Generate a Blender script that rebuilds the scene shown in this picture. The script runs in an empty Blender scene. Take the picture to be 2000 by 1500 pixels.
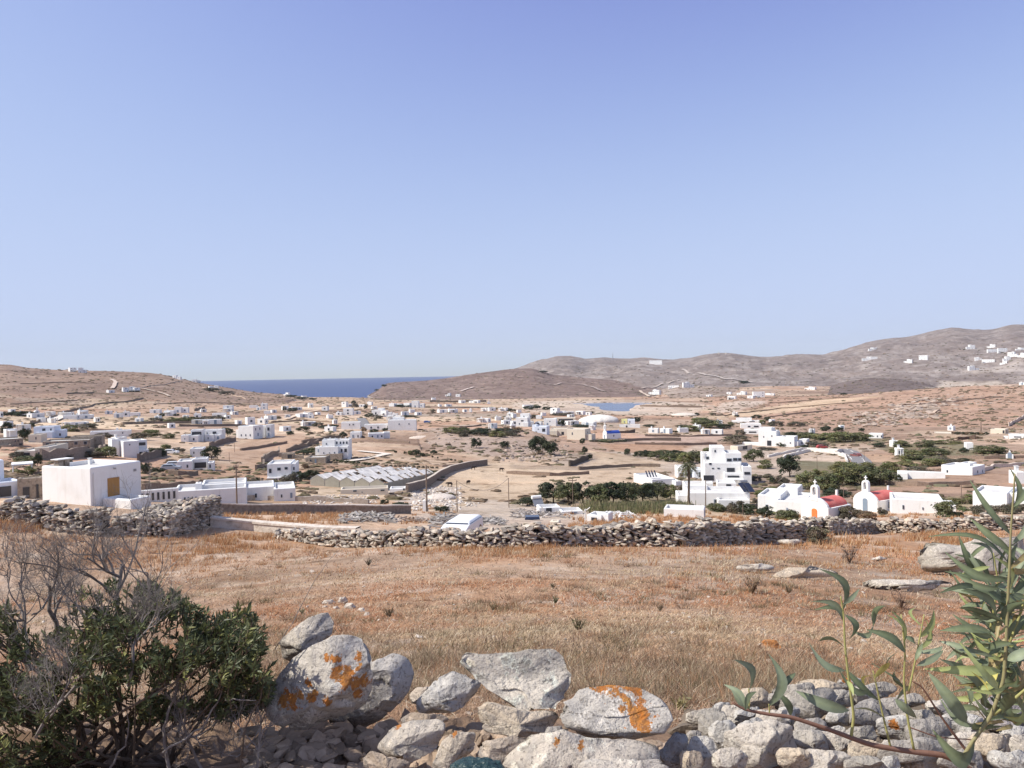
import bpy, math, random
import numpy as np
from mathutils import Matrix, Vector
rad = math.radians
S = bpy.context.scene
COL = S.collection
# ---------------------------------------------------------------- camera, sky, sun, exposure
F = 1500.0                      # focal length in photo pixels (photo 2000 x 1500)
PITCH, ROLL = -math.atan(23/1500), rad(1.05)
cam = bpy.data.objects.new('camera', bpy.data.cameras.new('camera'))
cam.data.sensor_width = 36; cam.data.lens = 36*F/2000
cam.data.clip_start = 0.05; cam.data.clip_end = 60000
RM = Matrix.Rotation(math.pi/2 + PITCH, 3, 'X') @ Matrix.Rotation(-ROLL, 3, 'Z')
cam.matrix_world = RM.to_4x4()
COL.objects.link(cam); S.camera = cam
R3 = np.array(RM)
SUN_EL, SUN_ROT = rad(47), math.atan2(-1.0, -0.22)
w = bpy.data.worlds.new("World"); S.world = w; w.use_nodes = True
nt = w.node_tree; nt.nodes.clear()
sky = nt.nodes.new('ShaderNodeTexSky'); sky.sky_type = 'NISHITA'; sky.sun_disc = False
sky.sun_elevation = SUN_EL; sky.sun_rotation = SUN_ROT
sky.altitude = 60; sky.air_density = 1.0; sky.dust_density = 0.6; sky.ozone_density = 2.6
# grade of the sky radiance, one power curve per channel
sep = nt.nodes.new('ShaderNodeSeparateColor'); com = nt.nodes.new('ShaderNodeCombineColor')
def _m(op, a, b):
    q = nt.nodes.new('ShaderNodeMath'); q.operation = op
    for k_, v_ in enumerate((a, b)):
        if hasattr(v_, 'is_output'): nt.links.new(v_, q.inputs[k_])
        else: q.inputs[k_].default_value = v_
    return q.outputs[0]
for i_, (pw, mu, kk, lo) in enumerate(((2.4, 2.12, 3.77, 1.62), (2.9, .642, 4.46, 2.15), (2.85, .505, 6.32, 3.6))):
    a_ = _m('MULTIPLY', _m('POWER', sep.outputs[i_], pw), mu)
    nt.links.new(_m('MAXIMUM', _m('DIVIDE', a_, _m('ADD', _m('DIVIDE', a_, kk), 1.0)), lo), com.inputs[i_])
bg = nt.nodes.new('ShaderNodeBackground'); bg.inputs[1].default_value = 0.125
wo = nt.nodes.new('ShaderNodeOutputWorld')
nt.links.new(sky.outputs[0], sep.inputs[0]); nt.links.new(com.outputs[0], bg.inputs[0]); nt.links.new(bg.outputs[0], wo.inputs[0])
sun = bpy.data.objects.new('sun', bpy.data.lights.new('sun', 'SUN'))
sun.data.energy = 4.7; sun.data.angle = rad(0.55); sun.data.color = (1.0, 0.955, 0.86)
sd = Vector((math.sin(SUN_ROT)*math.cos(SUN_EL), math.cos(SUN_ROT)*math.cos(SUN_EL), math.sin(SUN_EL)))
sun.rotation_euler = sd.to_track_quat('Z', 'Y').to_euler(); COL.objects.link(sun)
S.view_settings.view_transform = 'Standard'; S.view_settings.look = 'None'
S.view_settings.exposure = 0.32; S.view_settings.gamma = 1.0
S.render.engine = 'CYCLES'
try:
    S.cycles.max_bounces = 6; S.cycles.diffuse_bounces = 3; S.cycles.volume_bounces = 0; S.cycles.transparent_max_bounces = 6
    S.cycles.use_adaptive_sampling = True; S.cycles.adaptive_threshold = 0.015
except Exception: pass
# ---------------------------------------------------------------- numpy noise
def _h(ix, iy, s):
    n = (ix.astype(np.int64)*374761393 + iy.astype(np.int64)*668265263 + s*974634777) & 0x7fffffff
    n = ((n ^ (n >> 13))*1274126177) & 0x7fffffff
    return ((n ^ (n >> 16)) & 0xffffff)/float(0xffffff)
def vn(x, y, s=0):
    x = np.asarray(x, float); y = np.asarray(y, float)
    ix = np.floor(x); iy = np.floor(y); fx = x-ix; fy = y-iy
    fx = fx*fx*(3-2*fx); fy = fy*fy*(3-2*fy)
    a = _h(ix, iy, s); b = _h(ix+1, iy, s); c = _h(ix, iy+1, s); d = _h(ix+1, iy+1, s)
    return (a+(b-a)*fx)*(1-fy) + (c+(d-c)*fx)*fy
def fbm(x, y, s=0, o=4, g=0.5):
    t = 0; a = 1; n = 0
    for i in range(o):
        t = t + a*(vn(x*2**i + 17.3*i, y*2**i - 9.1*i, s+i)*2-1); n += a; a *= g
    return t/n
def h3(p, s=0):                          # cheap 3-D noise from three planes
    return (vn(p[:, 0]+11, p[:, 1]-7, s) + vn(p[:, 1]+3, p[:, 2]+5, s+1) + vn(p[:, 2]-2, p[:, 0]+9, s+2))*(2/3.)-1
# ---------------------------------------------------------------- view geometry helpers
def ray(px, py):
    d = np.stack([(np.asarray(px, float)-1000)/F, (750-np.asarray(py, float))/F, -np.ones(np.shape(px))], -1)
    return d @ R3.T
def azsl(px, py):
    d = ray(px, py); return np.arctan2(d[..., 0], d[..., 1]), d[..., 2]/np.hypot(d[..., 0], d[..., 1])
def curve(pts, rs):
    a = np.array(pts, float); th, sl = azsl(a[:, 0], a[:, 1])
    r = np.interp(a[:, 0], [q[0] for q in rs], [q[1] for q in rs])
    return th, sl, r
near = [(0.3, -1.3), (2.6, -1.27), (3.3, -1.5), (4, -1.68), (5.2, -2.02), (8, -2.75), (12, -3.8), (22, -5.9), (37, -8.4)]
tab = {
 0: [(1010, 50), (975, 81), (900, 190), (870, 260), (850, 330), (830, 430), (810, 600), (796, 850), (788, 1300)],
 500: [(1036, 50), (1015, 65), (1000, 82), (978, 115), (940, 165), (900, 240), (860, 340), (830, 480), (810, 650), (795, 850), (782, 1300)],
 1000: [(1048, 48), (1035, 62), (1020, 80), (1000, 105), (980, 130), (960, 160), (905, 240), (865, 320), (840, 400), (820, 520), (805, 700), (790, 1000), (780, 1400)],
 1500: [(1044, 50), (1035, 65), (1025, 95), (1008, 118), (985, 140), (960, 170), (930, 215), (900, 270), (870, 350), (845, 450), (825, 580), (805, 760), (790, 950), (775, 1300)],
 2000: [(1030, 60), (1018, 85), (1008, 110), (990, 135), (960, 165), (930, 205), (900, 260), (870, 340), (850, 420), (835, 520), (820, 700), (800, 1000), (780, 1500)]}
bcols = []
for c, lst in tab.items():
    rz = list(near)
    for py, r in lst:
        th, sl = azsl(c, py); rz.append((r, sl*r))
    if c <= 1000: rz += [(2000, -68), (2600, -72), (30000, -72)]
    else: rz += [(2600, -46), (5000, -30), (30000, -72)]
    a = np.array(rz); bcols.append((azsl(c, 740)[0], np.log(a[:, 0]), a[:, 1]))
bth = np.array([b[0] for b in bcols])
class Hill:
    def __init__(s, pts, rs, foot, back, p=1.0, rough=1.0, kind=0):
        s.th, s.sl, s.r = curve(pts, rs)
        g = np.linspace(s.th[0], s.th[-1], 500); sl = np.interp(g, s.th, s.sl); r = np.interp(g, s.th, s.r)
        kk_ = np.exp(-.5*(np.arange(-12, 13)/(3.2))**2); kk_ /= kk_.sum(); sp = np.pad(sl, 12, mode='edge')
        s.th, s.sl, s.r = g, np.convolve(sp, kk_, 'valid'), r
        s.foot = foot; s.back = back; s.p = p; s.rough = rough; s.kind = kind
HILLS = [
 Hill([(-400, 700), (-100, 713), (0, 713), (20, 713), (50, 719), (90, 722), (140, 723), (200, 725), (290, 728), (320, 732), (350, 739), (400, 750), (450, 759), (500, 767), (560, 771), (600, 777), (700, 780), (760, 785), (800, 792)],
      [(-400, 1500), (500, 1600), (700, 1500)], 860, 500, 1.0, 1.0, 1),
 Hill([(700, 786), (712, 778), (722, 771), (745, 758), (750, 750), (770, 747), (830, 744), (870, 739), (900, 734), (950, 726), (1000, 720), (1040, 719), (1060, 724), (1080, 731), (1150, 738), (1200, 743), (1250, 749), (1300, 756), (1340, 768), (1380, 782)],
      [(700, 2150), (760, 2300), (1400, 2400)], 1400, 500, 0.9, 1.2, 2),
 Hill([(940, 740), (980, 729), (1010, 721), (1040, 709), (1080, 697), (1120, 696), (1145, 703), (1175, 698), (1200, 701), (1230, 701), (1260, 699), (1290, 702), (1320, 702), (1370, 694), (1400, 690), (1430, 690), (1450, 694), (1500, 699), (1545, 694), (1610, 692), (1640, 686), (1680, 673), (1700, 667), (1745, 659), (1765, 660), (1800, 653), (1830, 645), (1860, 641), (1900, 645), (1940, 645), (1960, 640), (1980, 634), (2000, 636), (2100, 640), (2500, 660)],
      [(900, 4600), (2000, 4600)], 2000, 1500, 0.78, 2.6, 3),
 Hill([(1220, 775), (1270, 766), (1330, 751), (1400, 755), (1480, 758), (1550, 766), (1600, 778), (1630, 790)], [(1200, 2100), (1600, 1950)], 1300, 500, 1.0, 0.8, 4),
 Hill([(1545, 795), (1575, 775), (1600, 763), (1650, 746), (1700, 738), (1760, 741), (1810, 750), (1850, 762), (1875, 775), (1900, 795)], [(1500, 1950), (1900, 1950)], 1380, 400, 0.8, 0.5, 5),
 Hill([(1340, 812), (1370, 800), (1400, 787), (1440, 781), (1500, 782), (1540, 780), (1600, 776), (1700, 770), (1760, 765), (1830, 759), (1900, 754), (2000, 749), (2200, 745), (2500, 740)], [(1300, 950), (1500, 950), (2000, 900)], 520, 400, 0.95, 0.55, 6),
 Hill([(800, 862), (830, 846), (870, 838), (950, 836), (1040, 843), (1090, 856), (1120, 875)], [(800, 350), (1120, 350)], 275, 60, 0.8, 0.3, 7)]
RES = None
def terr(x, y, want=False):
    x = np.asarray(x, float); y = np.asarray(y, float)
    r = np.maximum(np.hypot(x, y), 0.3); th = np.arctan2(x, y); lr = np.log(r)
    tc = np.clip(th, bth[0]-.2, bth[-1]+.2)
    zc = np.stack([np.interp(lr, b[1], b[2]) for b in bcols])
    z = np.zeros_like(r); tq = np.clip(tc, bth[0], bth[-1])
    idx = np.clip(np.searchsorted(bth, tq, side='right')-1, 0, len(bth)-2)
    f = (tq-bth[idx])/(bth[idx+1]-bth[idx])
    z = np.take_along_axis(zc.reshape(len(bth), -1), idx.reshape(1, -1), 0)[0].reshape(r.shape)*(1-f) + np.take_along_axis(zc.reshape(len(bth), -1), (idx+1).reshape(1, -1), 0)[0].reshape(r.shape)*f
    base = z.copy(); kind = np.zeros(r.shape, int); wgt = np.zeros(r.shape)
    for hl in HILLS:
        ins = (th >= hl.th[0]) & (th <= hl.th[-1])
        sl = np.interp(th, hl.th, hl.sl); rc = np.interp(th, hl.th, hl.r)
        cz = sl*rc
        t = (r-hl.foot)/(rc-hl.foot)
        up = np.clip(t, 0, 1)**hl.p; dn = np.clip(1-(r-rc)/hl.back, 0, 1)
        sh = np.where(r < rc, up, dn*dn*(3-2*dn))
        edge = np.clip(np.minimum(th-hl.th[0], hl.th[-1]-th)/0.02, 0, 1)
        hz = base + (cz-base)*sh - (1-edge)*0.0
        ok = ins & (hz > z) & (sh > 0)
        z = np.where(ok, hz, z); kind = np.where(ok, hl.kind, kind)
        wgt = np.where(ok, hl.rough*np.clip(sh*3, 0, 1)*(0.25+0.75*np.clip(1-sh, 0, 1)**.5)*edge, wgt)
    wb = np.clip((r-60)/300, 0, 1)
    far = (kind == 3)
    n = wgt*(7*fbm(x/420, y/420, 3, 3) + 4.0*fbm(x/120, y/120, 9, 4, .6)) + np.where(far, wgt*9*(.5-np.abs(fbm(x/260+.4*fbm(x/500, y/500, 12, 2), y/420, 13, 4, .55))*2.2), 0) + np.where(kind > 0, np.minimum(wgt, 1)*1.2*fbm(x/34, y/34, 15, 3), 0) + wb*0.7*fbm(x/70, y/70, 5, 3)
    n = n + np.clip(r/30, 0.12, 1)*0.16*fbm(x/5, y/5, 21, 3)*np.clip(1.6-r/150, 0, 1) + .03*fbm(x/.7, y/.7, 33, 2)*np.clip(1-r/30, 0, 1)
    sea = (kind == 0) & (base < -60)
    z = z + np.where(sea, 0, n)
    if RES is not None:                      # reservoir basin
        d = RES(x, y)                        # metres inside (+) / outside (-)
        bl = np.clip(1+d/25., 0, 1)
        z = np.where(d > -25, z*(1-bl) + bl*(RZ+0.35), z)
        z = np.where(d > 0, RZ - np.clip(d*.3, 0.05, 3), z)
    if want: return z, kind, base
    return z
RR = np.exp(np.linspace(math.log(1.2), math.log(7500), 2600))
def at(px, py, lift=0):
    d = ray(px, py); h = math.hypot(d[0], d[1]); ux, uy, sl = d[0]/h, d[1]/h, d[2]/h
    z = terr(ux*RR, uy*RR)
    k = np.nonzero(RR*sl <= z)[0]
    i = k[0] if len(k) else int(np.argmax(z/RR))
    if i > 0 and len(k):
        a = RR[i-1]*sl-z[i-1]; b = RR[i]*sl-z[i]; r = RR[i-1] + (RR[i]-RR[i-1])*a/(a-b)
    else: r = RR[i]
    x, y = ux*r, uy*r
    return Vector((x, y, float(terr(np.array([x]), np.array([y]))[0])+lift))
def ptd(px, py, dist):                        # a point on the view line at a given forward distance
    d = ray(px, py); return Vector(d*(dist/d[1]))
def mpp(p): return p.y/F                       # metres per photo pixel at a place
def poly_sd(x, y, P):                          # signed distance to polygon, + inside
    P = np.array(P, float); n = len(P); ins = np.zeros(x.shape, bool); dm = np.full(x.shape, 1e9)
    for i in range(n):
        a = P[i]; b = P[(i+1) % n]
        c = ((a[1] > y) != (b[1] > y)); den = (b[1]-a[1]) if b[1] != a[1] else 1e-9
        ins ^= c & (x < (b[0]-a[0])*(y-a[1])/den + a[0])
        e = b-a; t = np.clip(((x-a[0])*e[0]+(y-a[1])*e[1])/(e@e+1e-9), 0, 1)
        dm = np.minimum(dm, np.hypot(x-a[0]-t*e[0], y-a[1]-t*e[1]))
    return np.where(ins, dm, -dm)
# reservoir: a flat water level, its outline on that plane
RZ = -41.5
rp = [(1133, 789), (1160, 788.5), (1200, 788), (1240, 788), (1262, 789), (1240, 793), (1229, 799), (1228, 803), (1215, 804.5), (1195, 803), (1180, 801), (1165, 795)]
RPW = []
for q in rp:
    d = ray(*q); t = RZ/d[2]; RPW.append((d[0]*t, d[1]*t))
RES = lambda x, y: poly_sd(x + 4*fbm(x/30, y/30, 44, 2), y, RPW)
# ---------------------------------------------------------------- object helpers
def tag(o, label=None, cat=None, group=None, kind=None):
    if label: o['label'] = label
    if cat: o['category'] = cat
    if group: o['group'] = group
    if kind: o['kind'] = kind
    return o
def link(o, parent=None):
    COL.objects.link(o)
    if parent: o.parent = parent
    return o
def mesh_np(name, V, Fc, mat, col=None, smooth=False, uvn=None):
    """V (n,3), Fc (m,k) int arrays (list of arrays allowed), col (n,3)"""
    V = np.asarray(V, np.float32)
    if isinstance(Fc, np.ndarray): Fc = [Fc]
    Fc = [np.asarray(f, np.int32) for f in Fc if len(f)]
    me = bpy.data.meshes.new(name)
    me.vertices.add(len(V)); me.vertices.foreach_set('co', V.ravel())
    nl = sum(f.size for f in Fc); nf = sum(len(f) for f in Fc)
    me.loops.add(nl); me.polygons.add(nf)
    me.loops.foreach_set('vertex_index', np.concatenate([f.ravel() for f in Fc]))
    cnt = np.concatenate([np.full(len(f), f.shape[1], np.int32) for f in Fc])
    me.polygons.foreach_set('loop_start', np.concatenate([[0], np.cumsum(cnt)[:-1]]).astype(np.int32))
    try: me.polygons.foreach_set('loop_total', cnt)
    except Exception: pass
    me.polygons.foreach_set('use_smooth', np.full(nf, bool(smooth)))
    if col is not None:
        c = np.ones((len(V), 4), np.float32); c[:, :3] = col
        a = me.color_attributes.new('Col', 'FLOAT_COLOR', 'POINT'); a.data.foreach_set('color', c.ravel())
    me.update(calc_edges=True)
    if mat: me.materials.append(mat)
    return me
def obj(name, me, parent=None, loc=None, rz=0, scale=None):
    o = bpy.data.objects.new(name, me)
    if loc is not None: o.location = loc
    if rz: o.rotation_euler = (0, 0, rz)
    if scale is not None: o.scale = scale
    return link(o, parent)
def empty(name, loc, rz=0, scale=None):
    o = bpy.data.objects.new(name, None); o.location = loc; o.rotation_euler = (0, 0, rz); o.empty_display_size = .3
    if scale is not None: o.scale = scale
    return link(o)
def copy_tree(o, parent=None):
    c = o.copy(); COL.objects.link(c); c.parent = parent
    for ch in list(o.children): copy_tree(ch, c)
    return c
class MB:
    def __init__(s): s.v = []; s.f4 = []; s.f3 = []; s.c = []; s.n = 0
    def add(s, V, f4=None, f3=None, c=None):
        V = np.asarray(V, float)
        if f4 is not None and len(f4): s.f4.append(np.asarray(f4)+s.n)
        if f3 is not None and len(f3): s.f3.append(np.asarray(f3)+s.n)
        s.v.append(V); s.n += len(V)
        if c is None: c = (1, 1, 1)
        s.c.append(np.broadcast_to(np.asarray(c, float), (len(V), 3)))
    def box(s, x0, x1, y0, y1, z0, z1, c=None, tp=0, M=None):
        t = tp; V = np.array([(x0, y0, z0), (x1, y0, z0), (x1, y1, z0), (x0, y1, z0), (x0+t, y0+t, z1), (x1-t, y0+t, z1), (x1-t, y1-t, z1), (x0+t, y1-t, z1)])
        if M is not None: V = V @ np.array(M)[:3, :3].T + np.array(M)[:3, 3]
        s.add(V, [(3, 2, 1, 0), (4, 5, 6, 7), (0, 1, 5, 4), (1, 2, 6, 5), (2, 3, 7, 6), (3, 0, 4, 7)], c=c)
    def pbox(s, x0, x1, y0, y1, z0, z1, pr=.35, t=.25, c=None):     # block whose top has a raised parapet
        r = .08
        V = [(x0, y0, z0), (x1, y0, z0), (x1, y1, z0), (x0, y1, z0)]
        for zz, i in ((z1-r, 0), (z1, r), (z1, t), (z1-pr, t+.02)):
            V += [(x0+i, y0+i, zz), (x1-i, y0+i, zz), (x1-i, y1-i, zz), (x0+i, y1-i, zz)]
        Fq = [(3, 2, 1, 0)]
        for k in range(4):
            b = 4*k
            for j in range(4): Fq.append((b+j, b+(j+1) % 4, b+4+(j+1) % 4, b+4+j))
        Fq.append((16, 17, 18, 19)); s.add(V, Fq, c=c)
    def tube(s, P, R, n=6, c=None, cap=True):
        P = np.asarray(P, float); R = np.broadcast_to(np.asarray(R, float), (len(P),))
        T = np.gradient(P, axis=0); T /= np.linalg.norm(T, axis=1)[:, None]+1e-9
        up = np.array([0, 0, 1.]) if abs(T[0, 2]) < .9 else np.array([1., 0, 0])
        A = np.cross(T, up); A /= np.linalg.norm(A, axis=1)[:, None]+1e-9; B = np.cross(T, A)
        an = np.arange(n)*2*math.pi/n
        V = P[:, None] + R[:, None, None]*(A[:, None]*np.cos(an)[None, :, None] + B[:, None]*np.sin(an)[None, :, None])
        m = len(P); i = np.arange(m-1)[:, None]*n; j = np.arange(n)[None]; j2 = (j+1) % n
        Fq = np.stack([i+j, i+j2, i+n+j2, i+n+j], -1).reshape(-1, 4)
        V = V.reshape(-1, 3); f3 = []
        if cap:
            V = np.concatenate([V, P[:1], P[-1:]]); a, b = m*n, m*n+1
            f3 = [(a, (k+1) % n, k) for k in range(n)] + [(b, (m-1)*n+k, (m-1)*n+(k+1) % n) for k in range(n)]
        s.add(V, Fq, f3, c)
    def mesh(s, name, mat, smooth=False, cols=True):
        fs = []
        if s.f4: fs.append(np.concatenate(s.f4))
        if s.f3: fs.append(np.concatenate(s.f3))
        return mesh_np(name, np.concatenate(s.v), fs, mat, np.concatenate(s.c) if cols else None, smooth)
    def build(s, name, mat, parent=None, smooth=False, loc=None, rz=0): return obj(name, s.mesh(name, mat, smooth), parent, loc, rz)
# ---------------------------------------------------------------- materials
def mat(name, color=(.5, .5, .5), rough=.85, attr=False, nz=(), bump=(), spec=.2, metal=0, coord='Object', transl=0, emit=None, alpha=None):
    """nz: (scale, colour2, lo, hi, amount) mixes; bump: (scale, strength, distance)"""
    m = bpy.data.materials.new(name); m.use_nodes = True; n = m.node_tree.nodes; L = m.node_tree.links
    b = n['Principled BSDF']; b.inputs['Roughness'].default_value = rough; b.inputs['Metallic'].default_value = metal
    b.inputs['Specular IOR Level'].default_value = spec
    tc = n.new('ShaderNodeTexCoord')
    if coord == 'World':
        g = n.new('ShaderNodeNewGeometry'); src = g.outputs['Position']
    else: src = tc.outputs[coord]
    if attr:
        a = n.new('ShaderNodeVertexColor'); a.layer_name = 'Col'; cur = a.outputs[0]
        if color != (.5, .5, .5):
            mx = n.new('ShaderNodeMix'); mx.data_type = 'RGBA'; mx.blend_type = 'MULTIPLY'; mx.inputs[0].default_value = 1
            L.new(cur, mx.inputs[6]); mx.inputs[7].default_value = (*color, 1); cur = mx.outputs[2]
    else:
        rgb = n.new('ShaderNodeRGB'); rgb.outputs[0].default_value = (*color, 1); cur = rgb.outputs[0]
    for q in nz:
        sc, c2, lo, hi, am = q[:5]; mode = q[5] if len(q) > 5 else 'MIX'
        t = n.new('ShaderNodeTexNoise'); t.inputs['Scale'].default_value = sc; t.inputs['Detail'].default_value = 5; t.inputs['Roughness'].default_value = .62
        s2 = src
        if len(q) > 6:
            mp = n.new('ShaderNodeMapping'); mp.inputs['Scale'].default_value = q[6]; L.new(src, mp.inputs[0]); s2 = mp.outputs[0]
        L.new(s2, t.inputs['Vector'])
        mr = n.new('ShaderNodeMapRange'); mr.inputs[1].default_value = lo; mr.inputs[2].default_value = hi; mr.inputs[4].default_value = am
        L.new(t.outputs[0], mr.inputs[0])
        mx = n.new('ShaderNodeMix'); mx.data_type = 'RGBA'; mx.blend_type = mode
        L.new(mr.outputs[0], mx.inputs[0]); L.new(cur, mx.inputs[6]); mx.inputs[7].default_value = (*c2, 1); cur = mx.outputs[2]
    L.new(cur, b.inputs['Base Color'])
    nrm = None
    for sc, st, di in bump:
        t = n.new('ShaderNodeTexNoise'); t.inputs['Scale'].default_value = sc; t.inputs['Detail'].default_value = 6; t.inputs['Roughness'].default_value = .65
        L.new(src, t.inputs['Vector'])
        bp = n.new('ShaderNodeBump'); bp.inputs['Strength'].default_value = st; bp.inputs['Distance'].default_value = di
        L.new(t.outputs[0], bp.inputs['Height'])
        if nrm: L.new(nrm, bp.inputs['Normal'])
        nrm = bp.outputs[0]
    if nrm: L.new(nrm, b.inputs['Normal'])
    if transl:
        tr = n.new('ShaderNodeBsdfTranslucent'); L.new(cur, tr.inputs[0]); ms = n.new('ShaderNodeMixShader'); ms.inputs[0].default_value = transl
        L.new(b.outputs[0], ms.inputs[1]); L.new(tr.outputs[0], ms.inputs[2]); L.new(ms.outputs[0], n['Material Output'].inputs[0])
    return m
M = {}
M['ground'] = mat('earth', attr=True, coord='World', rough=.95, spec=.05,
    nz=[(.035, (.5, .46, .43), .5, .66, .6, 'MULTIPLY', (1, .6, 2.5)), (.6, (.36, .33, .27), .6, .68, .75, 'MULTIPLY'), (.11, (.42, .38, .33), .6, .7, .7, 'MULTIPLY'), (.012, (.62, .56, .52), .45, .75, .55, 'MULTIPLY'), (.075, (1.3, 1.22, 1.14), .5, .72, .7, 'MULTIPLY'), (.25, (.5, .44, .38), .52, .72, .75, 'MULTIPLY', (1, .5, 1)), (1.4, (1.4, 1.33, 1.22), .55, .72, .6, 'MULTIPLY'), (9, (.6, .54, .48), .5, .7, .6, 'MULTIPLY'), (45, (1.5, 1.4, 1.3), .6, .72, .7, 'MULTIPLY')],
    bump=[(.22, .6, 1.2), (2.2, .5, .12), (22, .6, .02)])
M['white'] = mat('white_plaster', (.80, .79, .765), rough=.8, nz=[(.5, (.62, .585, .53), .5, .78, .55), (1.6, (.60, .57, .52), .56, .75, .5, 'MIX', (1, 1, .18)), (5, (.7, .68, .63), .55, .8, .35)], bump=[(4, .2, .03)])
M['cream'] = mat('cream_plaster', (.66, .58, .47), rough=.85, nz=[(.6, (.5, .42, .33), .5, .8, .5)], bump=[(4, .2, .03)])
M['bluewhite'] = mat('pale_blue_white_plaster', (.70, .74, .80), rough=.8, nz=[(.6, (.6, .62, .66), .5, .8, .35)])
M['stonewall'] = mat('masonry', (.34, .28, .22), rough=.9, nz=[(2.2, (.16, .13, .1), .5, .62, .8), (5, (.5, .44, .36), .55, .7, .6)], bump=[(3, .8, .1)])
M['roofgrey'] = mat('weathered_roof_screed', (.62, .60, .57), nz=[(.5, (.42, .39, .36), .45, .75, .6), (3, (.75, .73, .7), .5, .7, .4)])
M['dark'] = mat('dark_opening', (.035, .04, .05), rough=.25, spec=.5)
M['frame'] = mat('grey_blue_joinery', (.22, .27, .33), rough=.6)
M['wood'] = mat('weathered_wood', (.17, .12, .09), nz=[(6, (.3, .24, .19), .4, .7, .6, 'MIX', (1, 1, .1))])
M['orangedoor'] = mat('orange_door_paint', (.75, .22, .07), rough=.6, nz=[(4, (.6, .15, .05), .4, .7, .5)])
M['ochre'] = mat('ochre_shutter_wood', (.42, .23, .08), rough=.7, nz=[(3, (.30, .15, .05), .4, .7, .6, 'MIX', (3, 3, .2))])
M['redvault'] = mat('red_vault_paint', (.56, .14, .12), rough=.8, nz=[(1.2, (.64, .24, .2), .45, .75, .8), (6, (.46, .1, .09), .5, .7, .5)], bump=[(5, .25, .03)])
M['bluevault'] = mat('blue_vault_paint', (.03, .07, .32), rough=.7)
M['metal'] = mat('grey_metal', (.3, .3, .31), rough=.5, metal=.6)
M['solar'] = mat('solar_panel', (.02, .025, .05), rough=.15, spec=.6)
M['leaf'] = mat('foliage', attr=True, rough=.6, spec=.3, transl=.22)
M['leafnear'] = mat('leathery_foliage', attr=True, rough=.5, spec=.35, transl=.22, nz=[(55, (.72, .72, .6), .45, .7, .6, 'MULTIPLY')])
M['grassm'] = mat('dry_grass', attr=True, rough=.85, spec=.1, transl=.3)
M['stone'] = mat('field_stone', attr=True, rough=.92, spec=.12, coord='Object', nz=[(3, (.62, .58, .54), .45, .65, .8, 'MULTIPLY'), (14, (1.3, 1.28, 1.25), .52, .7, .6, 'MULTIPLY')], bump=[(6, .6, .05)])
M['bark'] = mat('bark', (.12, .085, .06), rough=.9, nz=[(8, (.24, .19, .15), .45, .7, .6)], bump=[(12, .5, .02)])
M['deadwood'] = mat('dead_grey_wood', (.20, .168, .148), rough=.85, nz=[(14, (.33, .29, .26), .42, .65, .8), (40, (.1, .08, .07), .55, .7, .6)])
M['car'] = mat('car_paint', attr=True, rough=.3, spec=.5)
M['asphalt'] = mat('asphalt', (.19, .18, .18), rough=.9, coord='World', nz=[(.4, (.27, .25, .24), .4, .7, .7)])
M['cowhide'] = mat('dark_hide', (.03, .02, .017), rough=.8)
M['haze'] = None
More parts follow.
